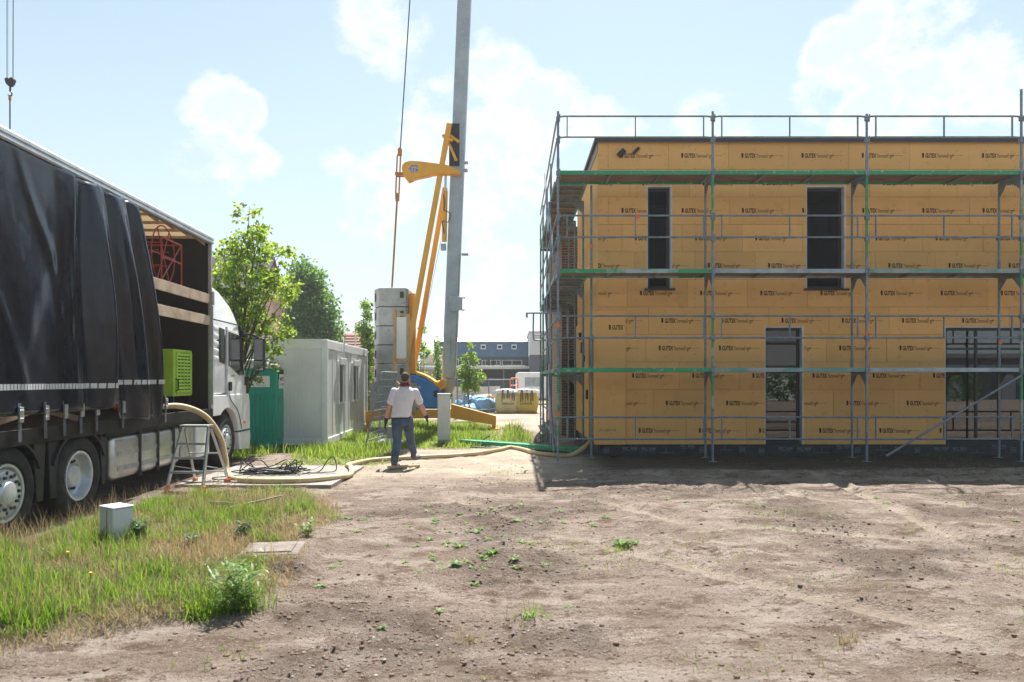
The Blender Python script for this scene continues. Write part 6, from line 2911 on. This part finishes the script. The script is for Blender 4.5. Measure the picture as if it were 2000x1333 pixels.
    V, T = leaf_arrays(C, np.full(900, .35), 16, .22, rs)
    link('foliage', np_mesh('foliage', V, None, T, [M['leaf_dark']]), hd)
    # summer air: thin even haze over the whole place
    hb = MB()
    hb.box(-1300, 1300, -1100, 2100, -1.6, 24.0)
    hm = bpy.data.materials.new('summer_haze')
    hm.use_nodes = True
    nt = hm.node_tree
    nt.nodes.remove(nt.nodes['Principled BSDF'])
    pv = nt.nodes.new('ShaderNodeVolumePrincipled')
    pv.inputs['Color'].default_value = (.95, .97, 1.0, 1)
    pv.inputs['Density'].default_value = .0008
    pv.inputs['Anisotropy'].default_value = .35
    nt.links.new(pv.outputs[0], nt.nodes['Material Output'].inputs['Volume'])
    tag(hb.build('haze', hm), 'thin pale summer haze over the building site', 'haze', kind='stuff')



# ================================================================== TREES
M['bark'] = mat('grey_brown_bark', (.10, .075, .055), .9, 0, (.06, .045, .035), 8, bump=.5, bscale=20)
M['leaf_oak'] = leaf_mat('oak_leaves', (.055, .13, .02), (.17, .23, .04), (.20, .42, .03), (.58, .64, .09), .5)
M['leaf_dark'] = leaf_mat('dense_leaves', (.03, .09, .03), (.09, .17, .05), (.08, .25, .04), (.32, .48, .09), .45)
M['leaf_light'] = leaf_mat('sapling_leaves', (.06, .13, .03), (.13, .20, .05), (.22, .42, .05), (.45, .58, .10), .50)


def leaf_arrays(centres, spread, per, size, rs, flat=.75):
    n = len(centres) * per
    c = np.repeat(centres, per, axis=0)
    sp = np.repeat(spread, per)[:, None]
    d = rs.normal(size=(n, 3))
    d /= np.linalg.norm(d, axis=1)[:, None]
    pos = c + d * sp * (rs.rand(n, 1) ** .5) * np.array([1, 1, flat])
    # leaf frame
    t = rs.normal(size=(n, 3))
    t[:, 2] -= .4
    t /= np.linalg.norm(t, axis=1)[:, None]
    u = np.cross(t, rs.normal(size=(n, 3)))
    u /= np.linalg.norm(u, axis=1)[:, None]
    nrm = np.cross(t, u)
    ln = size * (.7 + .6 * rs.rand(n))[:, None]
    wd = ln * .34
    P = np.stack([pos, pos + t * ln * .45 + u * wd + nrm * ln * .10, pos + t * ln, pos + t * ln * .45 - u * wd + nrm * ln * .10], 1)
    b = np.arange(n)[:, None] * 4
    T = np.concatenate([b + np.array([[0, 1, 2]]), b + np.array([[0, 2, 3]])])
    return P.reshape(-1, 3), T


def tree(name, label, base, trunk_h, blobs, nclump, per, leaf, m, seed, trunk_r=.12, clump_r=.3, lean=(0, 0), group=None, shell=.35, limbs=12):
    """blobs: ellipsoids (x,y,z,rx,ry,rz) relative to base that carry the leaf clumps"""
    rs = np.random.RandomState(seed)
    r = empty(name, base, 0, label, 'tree', group)
    B = np.array(blobs, dtype=float)
    vol = B[:, 3] * B[:, 4] * B[:, 5]
    pick = rs.choice(len(B), nclump, p=vol / vol.sum())
    d = rs.normal(size=(nclump, 3))
    d /= np.linalg.norm(d, axis=1)[:, None]
    rad = (shell + (1 - shell) * rs.rand(nclump)) ** .6
    C = B[pick, :3] + d * rad[:, None] * B[pick, 3:6]
    V, T = leaf_arrays(C, clump_r * (.55 + .8 * rs.rand(nclump)), per, leaf, rs)
    link('crown', np_mesh('crown', V, None, T, [m]), r)
    # trunk and limbs
    top = B[np.argmax(B[:, 2] + B[:, 5])]
    mid = Vector((lean[0], lean[1], trunk_h))
    tip = Vector((top[0], top[1], top[2] + top[5] * .7))
    mb = MB()
    pts = catmull([(0, 0, -.05), mid * .5 + Vector((.03, .02, 0)), mid, mid.lerp(tip, .5), tip], 6)
    mb.path(pts, [trunk_r * (1 - .92 * (i / (len(pts) - 1)) ** .8) for i in range(len(pts))], 8)
    mb.build('trunk', M['bark'], r, smooth=True)
    idx = rs.choice(nclump, min(limbs, nclump), replace=False)
    lb = MB()
    for i in idx:
        e = Vector(C[i])
        t = float(np.clip((e.z / max(tip.z, .1)) * .75, .25, .9))
        s = pts[int(t * (len(pts) - 1))]
        if e.z < s.z:
            s = pts[max(1, int(t * .6 * (len(pts) - 1)))]
        md = s.lerp(e, .55) + Vector((rs.uniform(-.1, .1), rs.uniform(-.1, .1), .06 * (e - s).length))
        lb.path(catmull([s, md, e], 4), [trunk_r * .38 * (1 - .85 * j / 8) for j in range(9)], 5)
    lo = lb.build('limbs', M['bark'], r, smooth=True)
    return r


def build_trees():
    # young oak between truck and toilet
    Y = 16.3
    f = lambda px, py, dy=0: (cp(px, py, Y).x - cp(472, 740, Y).x, dy, cp(px, py, Y).z)
    b0 = cp(472, 740, Y)
    s = Y / 1411
    bl = []
    for (px, py, rx, rz, dy) in ((487, 430, 18, 38, 0), (505, 470, 26, 35, .2), (470, 480, 30, 30, 0), (445, 500, 28, 34, .2), (430, 560, 30, 45, .1), (540, 495, 34, 24, .1), (500, 545, 46, 42, -.2), (535, 560, 42, 34, .3), (455, 600, 48, 50, .1),
                                 (490, 625, 40, 40, -.1), (530, 640, 34, 34, .2), (526, 680, 22, 20, -.2), (541, 712, 9, 8, -.3), (516, 732, 11, 11, -.3), (498, 748, 9, 10, -.4), (440, 640, 40, 60, .3)):
        x, _, z = f(px, py)
        bl.append((x, dy, z, rx * s, .45 + rx * s * .5, rz * s))
    tree('young_oak', 'young oak with bright yellow-green leaves between truck and brick house', (b0.x, Y, 0), 1.9, bl, 360, 22, .095, M['leaf_oak'], 4, .06, .15, limbs=40)
    # dense dark tree
    Y = 42.0
    b0 = cp(600, 740, Y)
    s = Y / 1411
    bl = []
    for (px, py, rx, rz, dy) in ((588, 540, 24, 34, 0), (592, 580, 30, 44, .5), (605, 560, 30, 40, 0), (615, 600, 40, 42, -.3), (598, 630, 40, 45, 0), (632, 640, 28, 40, .2), (610, 665, 46, 30, 0), (590, 655, 34, 40, .4), (645, 668, 22, 18, 0)):
        q = cp(px, py, Y)
        bl.append((q.x - b0.x, dy, q.z, rx * s, .8 + rx * s * .6, rz * s))
    tree('dense_tree', 'dense dark green tree rising behind the white cabin', (b0.x, Y, 0), 2.2, bl, 760, 30, .19, M['leaf_dark'], 9, .20, .55, limbs=30, shell=.5)
    Y = 62.0
    b0 = cp(430, 740, Y)
    bl = [(0, 0, 7.5, 2.5, 2, 2.6), (2.2, 0, 6.5, 2.0, 2, 2.2), (-2, 0, 7.5, 2.5, 2, 2.5), (.5, 0, 10.4, 1.6, 1.4, 1.4)]
    tree('distant_tree', 'far dark tree showing above the truck cab beside the oak', (b0.x, Y, 0), 3, bl, 260, 30, .26, M['leaf_dark'], 19, .25, .6)
    # slender tree left of the ballast
    Y = 27.0
    b0 = cp(718, 740, Y)
    s = Y / 1411
    bl = []
    for (px, py, rx, rz) in ((717, 605, 9, 22), (713, 640, 14, 22), (722, 670, 16, 30), (716, 710, 16, 26), (724, 745, 13, 24), (722, 780, 12, 24)):
        q = cp(px, py, Y)
        bl.append((q.x - b0.x, 0, q.z, rx * s, .3, rz * s))
    tree('slender_tree', 'slender light green tree left of the concrete ballast', (b0.x, Y, 0), 1.2, bl, 130, 22, .11, M['leaf_light'], 23, .05, .18)
    # sapling right of the mast, in front of the blue terrace
    Y = 28.5
    b0 = cp(915, 740, Y)
    s = Y / 1411
    bl = []
    for (px, py, rx, rz) in ((921, 678, 6, 14), (915, 700, 17, 12), (922, 718, 14, 14), (905, 725, 14, 14), (918, 742, 20, 14), (938, 738, 10, 12), (910, 755, 12, 10), (930, 757, 10, 9)):
        q = cp(px, py, Y)
        bl.append((q.x - b0.x, 0, q.z, rx * s, .28, rz * s))
    tree('thin_sapling', 'thin staked sapling right of the crane mast in front of the blue building', (b0.x, Y, 0), .9, bl, 120, 16, .10, M['leaf_light'], 27, .03, .14)
    # two sparse young trees behind the crane
    Y = 33.0
    for k, (px, lab) in enumerate(((822, 'sparse young tree seen between the yellow struts and mast'), (856, 'thin leafy sapling directly left of the crane mast'))):
        b0 = cp(px, 740, Y)
        s = Y / 1411
        bl = []
        for (dx, py, rx, rz) in (((2, 640, 5, 12), (-8, 670, 10, 10), (6, 690, 12, 14), (0, 715, 14, 16), (3, 740, 10, 14)) if k == 0 else ((-2, 672, 5, 14), (-4, 700, 8, 18), (0, 725, 8, 18), (-3, 750, 9, 14))):
            q = cp(px + dx, py, Y)
            bl.append((q.x - b0.x, 0, q.z, rx * s, .3, rz * s))
        tree('young_tree', lab, (b0.x, Y, 0), .9, bl, 60, 14, .11, M['leaf_light'], 31 + k, .03, .16, group='young trees behind the crane')
    # oak leaning over toward the toilet is part of the young oak; shrub mirrored in the door
    tree('garden_shrub', 'round dark shrub across the road mirrored in the glazed door', (7.5, -22, 0), .5, [(0, 0, 1.5, 1.2, 1.2, 1.2), (1, 0, 1.2, 1, 1, 1)], 120, 20, .2, M['leaf_dark'], 37, .08, .35)


build_background()
build_trees()

# ================================================================== WEEDS
M['weed'] = leaf_mat('weed_leaves', (.10, .19, .06), (.20, .28, .10), (.22, .42, .08), (.42, .58, .16), .4)
M['weed_grey'] = leaf_mat('thistle_leaves', (.06, .11, .055), (.12, .17, .08), (.10, .20, .07), (.22, .32, .11), .35)
M['dandelion'] = mat('dandelion_yellow', (.85, .55, .02), .7)


def rosette(n, ln, wd, up, seed):
    rs = np.random.RandomState(seed)
    V, F = [], []
    for k in range(n):
        a = rs.rand() * 6.283
        l = ln * (.5 + .7 * rs.rand())
        e = up * (.3 + rs.rand())
        c, s = math.cos(a), math.sin(a)
        w = wd * (.7 + .6 * rs.rand())
        b = len(V)
        base = rs.normal(size=2) * ln * .12
        for (t, ww, z) in ((0, .35, 0), (.5, 1, e * .75), (1, .05, e * (.7 + .5 * rs.rand()))):
            for sg in (-1, 1):
                V.append((base[0] + c * l * t - s * w * ww * sg, base[1] + s * l * t + c * w * ww * sg, z * l + .002))
        F += [(b, b + 1, b + 3, b + 2), (b + 2, b + 3, b + 5, b + 4)]
    return V, F


def build_weeds():
    var = []
    for k, (n, ln, wd, up) in enumerate(((18, .06, .009, .45), (24, .075, .009, .4), (12, .045, .008, .5), (34, .105, .011, .5))):
        V, F = rosette(n, ln, wd, up, 60 + k)
        me = bpy.data.meshes.new('weed')
        me.from_pydata(V, [], F)
        me.materials.append(M['weed'])
        var.append(me)
    spots = [(958, 995, 1), (978, 995, 1), (1018, 992, 0), (952, 1008, 0), (936, 1007, 2), (1010, 1021, 1), (1058, 1020, 1), (1072, 1022, 2), (851, 1018, 1), (912, 1024, 0), (930, 1036, 0), (972, 1028, 2),
             (984, 1042, 1), (953, 1053, 0), (870, 1058, 0), (898, 1064, 3), (1018, 1055, 1), (960, 1078, 3), (945, 1083, 1), (890, 1100, 1), (838, 1051, 0), (820, 1114, 1), (1002, 1092, 0), (1183, 1017, 1),
             (1215, 1060, 3), (1240, 1062, 1), (858, 1190, 2), (1110, 1178, 2), (682, 1010, 0), (710, 1009, 0), (727, 1006, 2), (668, 1042, 0), (697, 1037, 0), (626, 1137, 1), (642, 1091, 2), (664, 1094, 2), (650, 1100, 0),
             (1340, 985, 1), (1304, 977, 0), (1390, 990, 2), (1730, 983, 3), (1712, 975, 1), (1620, 1012, 0), (1985, 1015, 1), (800, 1030, 2), (756, 1060, 2), (1035, 1205, 0), (744, 1222, 2), (926, 1135, 2)]
    rr = random.Random(5)
    for i in range(46):
        spots.append((int(rr.gauss(955, 95)), int(rr.uniform(985, 1110)), rr.choice((0, 2, 2, 2))))
    for (px, py, k) in spots:
        p = gp(px, py)
        o = link('weed', var[k], None, (p.x, p.y, hz(p.x, p.y) - .004), (0, 0, rr.uniform(0, 6.28)))
        s = rr.uniform(.6, 1.3)
        o.scale = (s, s, s)
        size = 'broad' if k == 3 else ('tiny' if k == 2 else 'small')
        if px < 760:
            where = 'on the soil close to the verge edge'
        elif px > 1120:
            where = 'on the open soil in front of the scaffolding'
        elif py > 1130:
            where = 'on the soil nearest the viewer'
        else:
            where = 'in the weed cluster on the middle of the soil'
        tag(o, size + ' green weed rosette ' + where, 'weed', 'weed rosettes scattered over the soil')
    # grass tufts standing on the bare ground
    for k, (px, py, sc, lab) in enumerate(((1035, 1205, 1.1, 'wispy grass tuft on the soil below the weed cluster'), (1212, 1068, .9, 'grass tuft on the soil in front of the scaffold corner'), (917, 1245, .8, 'reddish weed tuft near the bottom of the soil'),
                                      (1660, 1260, .7, 'flat dry grass patch on the soil at lower right'), (452, 1186, 2.6, 'big lush grass tuft round the tall thistle'), (400, 1195, 1.6, 'grass tuft left of the tall thistle'))):
        p = gp(px, py)
        nb = 70 if sc < 1.5 else int(260 * sc)
        V, Q, T = blades(nb, np.random.RandomState(k).normal(size=nb) * .06 * sc ** .8 + p.x, np.random.RandomState(k + 9).normal(size=nb) * .06 * sc ** .8 + p.y, .03, .13 * sc, .005, .8, 200 + k)
        o = link('grass_tuft', np_mesh('grass_tuft', V, Q, T, [M['grass_dry'] if k in (2, 3) else M['grass']]))
        tag(o, lab, 'grass tuft')
    # leafy plants in the verge
    def bush(name, label, x, y, n, ln, wd, h, seed, m, stems=7):
        rs = np.random.RandomState(seed)
        r = empty(name, (x, y, hz(x, y)), 0, label, 'plant')
        V, F = [], []
        for s in range(stems):
            a = rs.rand() * 6.283
            tip = Vector((math.cos(a) * h * .55 * rs.rand(), math.sin(a) * h * .55 * rs.rand(), h * (.55 + .45 * rs.rand())))
            for k in range(n):
                t = (k + .5) / n
                q = tip * t
                a2 = rs.rand() * 6.283
                l = ln * (1.1 - .6 * t) * (.7 + .6 * rs.rand())
                c, sn = math.cos(a2), math.sin(a2)
                b = len(V)
                for (tt, ww, dz) in ((0, .3, 0), (.5, 1, .25), (1, .05, .15 + .3 * rs.rand())):
                    for sg in (-1, 1):
                        V.append((q.x + c * l * tt - sn * wd * ww * sg, q.y + sn * l * tt + c * wd * ww * sg, q.z + dz * l))
                F += [(b, b + 1, b + 3, b + 2), (b + 2, b + 3, b + 5, b + 4)]
        me = bpy.data.meshes.new('foliage')
        me.from_pydata(V, [], F)
        me.materials.append(m)
        link('foliage', me, r)
    p = gp(272, 1068)
    bush('leafy_plant', 'broad grey-green leafy plant growing against the utility box', p.x, p.y, 14, .10, .016, .26, 71, M['weed_grey'], 12)
    p = gp(375, 1075)
    bush('leafy_plant', 'small grey-green plant in the middle of the verge', p.x, p.y, 10, .07, .013, .15, 72, M['weed_grey'], 8)
    p = gp(475, 1060)
    bush('leafy_plant', 'spreading grey-green plant behind the chamber cover', p.x, p.y, 12, .08, .013, .20, 73, M['weed_grey'], 12)
    p = gp(598, 1050)
    bush('leafy_plant', 'bright green plant at the tip of the verge', p.x, p.y, 10, .11, .010, .22, 74, M['weed'], 10)
    p = gp(455, 1195)
    bush('tall_thistle', 'tall leafy thistle at the front edge of the verge', p.x, p.y, 18, .15, .009, .42, 75, M['weed'], 12)
    p = gp(490, 1190)
    bush('leafy_plant', 'fine leafy plant right of the tall thistle', p.x, p.y, 12, .09, .008, .30, 76, M['weed'], 6)
    labs = ['upper of two yellow dandelions in the verge grass', 'lower of two yellow dandelions in the verge grass']
    for k, (px, py) in enumerate(((164, 1108), (211, 1155))):
        p = gp(px, py)
        r = empty('dandelion', (p.x, p.y - .25, hz(p.x, p.y)), 0, labs[k], 'flower')
        b = MB()
        b.tube((0, 0, 0), (.01, 0, .15), .002, 5)
        b.build('stem', M['weed'], r)
        b = MB()
        b.ball((.01, 0, .155), .014, .014, .007, 10, 6)
        b.build('flower_head', M['dandelion'], r)


build_weeds()

# ================================================================== WORKER
M['skin'] = mat('skin', (.50, .27, .19), .55, 0, (.45, .23, .16), 8)
M['hair'] = mat('short_dark_hair', (.045, .032, .025), .8, 0, (.075, .055, .045), 60)
M['shirt'] = mat('grey_white_tshirt', (.66, .65, .68), .9, 0, (.60, .59, .62), 5, bump=.6, bscale=9, bdist=.04)
M['jeans'] = mat('dark_denim', (.04, .065, .12), .85, 0, (.075, .11, .17), 5, bump=.7, bscale=10, bdist=.04)
M['boots'] = mat('grey_work_boots', (.09, .085, .085), .75, 0, (.15, .14, .135), 10)
M['gloves'] = mat('black_gloves', (.018, .018, .02), .8)
M['scarf'] = mat('dark_red_neckerchief', (.15, .012, .022), .85, 0, (.10, .01, .018), 12)


def loft(mb, rings, n=20):
    """rings: (centre, rx, ry) horizontal ellipses, bottom to top, capped"""
    vs, fs = [], []
    for (c, rx, ry) in rings:
        for j in range(n):
            a = 2 * math.pi * j / n
            vs.append((c[0] + rx * math.cos(a), c[1] + ry * math.sin(a), c[2]))
    for i in range(len(rings) - 1):
        for j in range(n):
            j2 = (j + 1) % n
            fs.append((i * n + j, i * n + j2, (i + 1) * n + j2, (i + 1) * n + j))
    fs.append(tuple(reversed(range(n))))
    fs.append(tuple((len(rings) - 1) * n + j for j in range(n)))
    mb.add(vs, fs)


def limb(mb, pts, rs, n=14):
    mb.path(catmull(pts, 5), list(np.interp(np.linspace(0, len(rs) - 1, (len(pts) - 1) * 5 + 1), range(len(rs)), rs)), n)
    mb.ball(pts[0], rs[0], rs[0], rs[0], 12, 8)
    mb.ball(pts[-1], rs[-1], rs[-1], rs[-1], 12, 8)


def fleshed(mb, name, m, parent, voxel=.011, smooth=6):
    o = mb.build(name, m, parent, weld=False)
    rm = o.modifiers.new('fuse', 'REMESH')
    rm.mode = 'VOXEL'
    rm.voxel_size = voxel
    rm.use_smooth_shade = True
    s = o.modifiers.new('smooth', 'SMOOTH')
    s.factor = .5
    s.iterations = smooth
    return o


def build_worker():
    r = empty('person', (-2.02, 13.62, hz(-2.02, 13.62)), 0, 'man in pale T-shirt, jeans and black gloves walking away towards the crane', 'person')
    # joints (x right, y forward, z up)
    SL, SR = (-.20, .0, 1.425), (.195, .02, 1.415)
    EL, ER = (-.290, -.05, 1.14), (.300, .08, 1.15)
    WL, WR = (-.350, -.02, .88), (.375, .20, .94)
    HLp, HRp = (-.145, .0, .90), (.045, .02, .90)
    KL, KR = (-.135, -.06, .49), (.055, .26, .54)
    AL, AR = (-.165, -.22, .10), (.115, .36, .20)
    # ---- body
    b = MB()
    loft(b, [((-.05, 0, .82), .15, .10), ((-.05, 0, .95), .155, .105), ((-.03, 0, 1.15), .15, .10), ((-.01, 0, 1.35), .17, .105), ((0, 0, 1.46), .13, .08), ((0, .01, 1.52), .065, .06)])
    limb(b, [(0, .01, 1.46), (0, .02, 1.53), (0, .03, 1.58)], [.062, .058, .056])
    b.ball((0, .045, 1.665), .077, .098, .118, 18, 14)
    b.ball((0, .075, 1.61), .055, .07, .06, 14, 10)
    b.ball((0, .148, 1.645), .014, .02, .02, 8, 6)      # nose
    for s in (-1, 1):
        b.ball((s * .078, .035, 1.655), .010, .020, .030, 8, 6)
        b.ball((s * .032, .128, 1.672), .012, .010, .010, 8, 6)
    b.ball((0, .136, 1.60), .024, .012, .010, 8, 6)
    for (S, E, W_) in ((SL, EL, WL), (SR, ER, WR)):
        limb(b, [S, tuple((Vector(S) + Vector(E)) / 2), E], [.052, .052, .043])
        limb(b, [E, tuple(Vector(E).lerp(Vector(W_), .35)), W_], [.043, .046, .029])
    for (Hh, K, A) in ((HLp, KL, AL), (HRp, KR, AR)):
        limb(b, [Hh, K], [.08, .055])
        limb(b, [K, A], [.05, .04])
    fleshed(b, 'body', M['skin'], r, .010, 4)
    # ---- hair: cap over the skull
    h = MB()
    h.ball((0, .036, 1.69), .0815, .097, .098, 18, 14)
    h.ball((0, -.005, 1.655), .070, .062, .055, 14, 10)
    fleshed(h, 'hair', M['hair'], r, .009, 3)
    # ---- neckerchief
    n = MB()
    n.path([(math.cos(a) * .078, .012 + math.sin(a) * .076, 1.545 + .008 * math.sin(a)) for a in np.linspace(0, 2 * math.pi, 22, endpoint=False)], .026, 8, closed=True)
    n.path([(math.cos(a) * .072, .014 + math.sin(a) * .070, 1.568 + .006 * math.sin(a + 1)) for a in np.linspace(0, 2 * math.pi, 22, endpoint=False)], .021, 8, closed=True)
    fleshed(n, 'neckerchief', M['scarf'], r, .009, 3)
    # ---- T-shirt
    s = MB()
    loft(s, [((-.075, 0, .925), .190, .130), ((-.07, -.005, .99), .193, .135), ((-.055, -.01, 1.10), .190, .128), ((-.03, -.01, 1.22), .192, .128), ((-.01, 0, 1.34), .200, .125), ((0, .0, 1.42), .190, .112),
             ((0, .005, 1.475), .150, .092), ((0, .01, 1.515), .085, .078)], 28)
    for (S, E) in ((SL, EL), (SR, ER)):
        e = Vector(S).lerp(Vector(E), .72)
        limb(s, [tuple(Vector(S) + Vector((0, 0, .0))), tuple(Vector(S).lerp(e, .5)), tuple(e)], [.070, .068, .070])
    fleshed(s, 'tshirt', M['shirt'], r, .011, 6)
    # ---- jeans
    j = MB()
    loft(j, [((-.055, 0, .80), .160, .120), ((-.06, 0, .86), .172, .128), ((-.068, 0, .935), .172, .122)], 24)
    limb(j, [HLp, tuple(Vector(HLp).lerp(Vector(KL), .5)), KL, tuple(Vector(KL).lerp(Vector(AL), .5)), (AL[0], AL[1], AL[2] + .02)], [.112, .104, .080, .077, .070])
    limb(j, [HRp, tuple(Vector(HRp).lerp(Vector(KR), .5)), KR, tuple(Vector(KR).lerp(Vector(AR), .5)), (AR[0], AR[1], AR[2] + .04)], [.110, .102, .080, .074, .068])
    jo = fleshed(j, 'jeans', M['jeans'], r, .011, 5)
    bl = MB()
    bl.path([(-.067 + math.cos(a) * .178, math.sin(a) * .128, .922) for a in np.linspace(0, 2 * math.pi, 26, endpoint=False)], .013, 6, closed=True)
    bl.build('belt', M['gloves'], r)
    for x in (-.135, .015):
        pk = MB()
        pk.add([(x - .05, -.133, .865), (x + .05, -.133, .865), (x + .05, -.132, .78), (x, -.132, .76), (x - .05, -.132, .78)], [(0, 1, 2, 3, 4)])
        pk.build('back_pocket', M['jeans'], jo)
    # ---- boots: the left planted, the right swinging forward
    for (A, foot, name) in ((AL, [(-.165, -.27, .045), (-.155, -.16, .045), (-.135, -.03, .038)], 'boot'), (AR, [(.11, .31, .155), (.145, .42, .125), (.20, .51, .13)], 'boot')):
        f = MB()
        limb(f, [foot[0], foot[1], foot[2]], [.044, .050, .040])
        limb(f, [foot[0], tuple(Vector(foot[0]).lerp(Vector(A), .5)), (A[0], A[1], A[2] + .07)], [.046, .052, .062])
        f.ball(foot[2], .050, .055, .038, 12, 8)
        fleshed(f, name, M['boots'], r, .010, 4)
    # ---- gloves: palm, four fingers and a thumb, slightly curled
    for (W_, E, sd) in ((WL, EL, -1), (WR, ER, 1)):
        g = MB()
        w = Vector(W_)
        d = (w - Vector(E)).normalized()
        d = (d + Vector((0, .05, -.35))).normalized()
        side = Vector((0, 1, 0))
        side = (side - d * side.dot(d)).normalized()
        outw = d.cross(side) * sd
        limb(g, [tuple(w - d * .03), tuple(w + d * .03)], [.036, .036])
        M3 = Matrix((side, outw, d)).transposed()
        c = w + d * .075
        g.ball(c, .043, .022, .055, 14, 10, M3)
        for k in range(4):
            off = side * (.031 - .021 * k)
            ln = (.072, .082, .076, .058)[k]
            p0 = c + off + d * .040
            p1 = p0 + d * ln * .5 - outw * .010 * sd * sd
            p2 = p1 + d * ln * .42 - outw * .022
            limb(g, [tuple(p0), tuple(p1), tuple(p2)], [.0105, .010, .0085], 8)
        t0 = c + side * .034 - d * .022
        limb(g, [tuple(t0), tuple(t0 + side * .026 + d * .028), tuple(t0 + side * .034 + d * .062 - outw * .01)], [.0125, .0115, .0095], 8)
        fleshed(g, 'glove', M['gloves'], r, .006, 2)


build_worker()
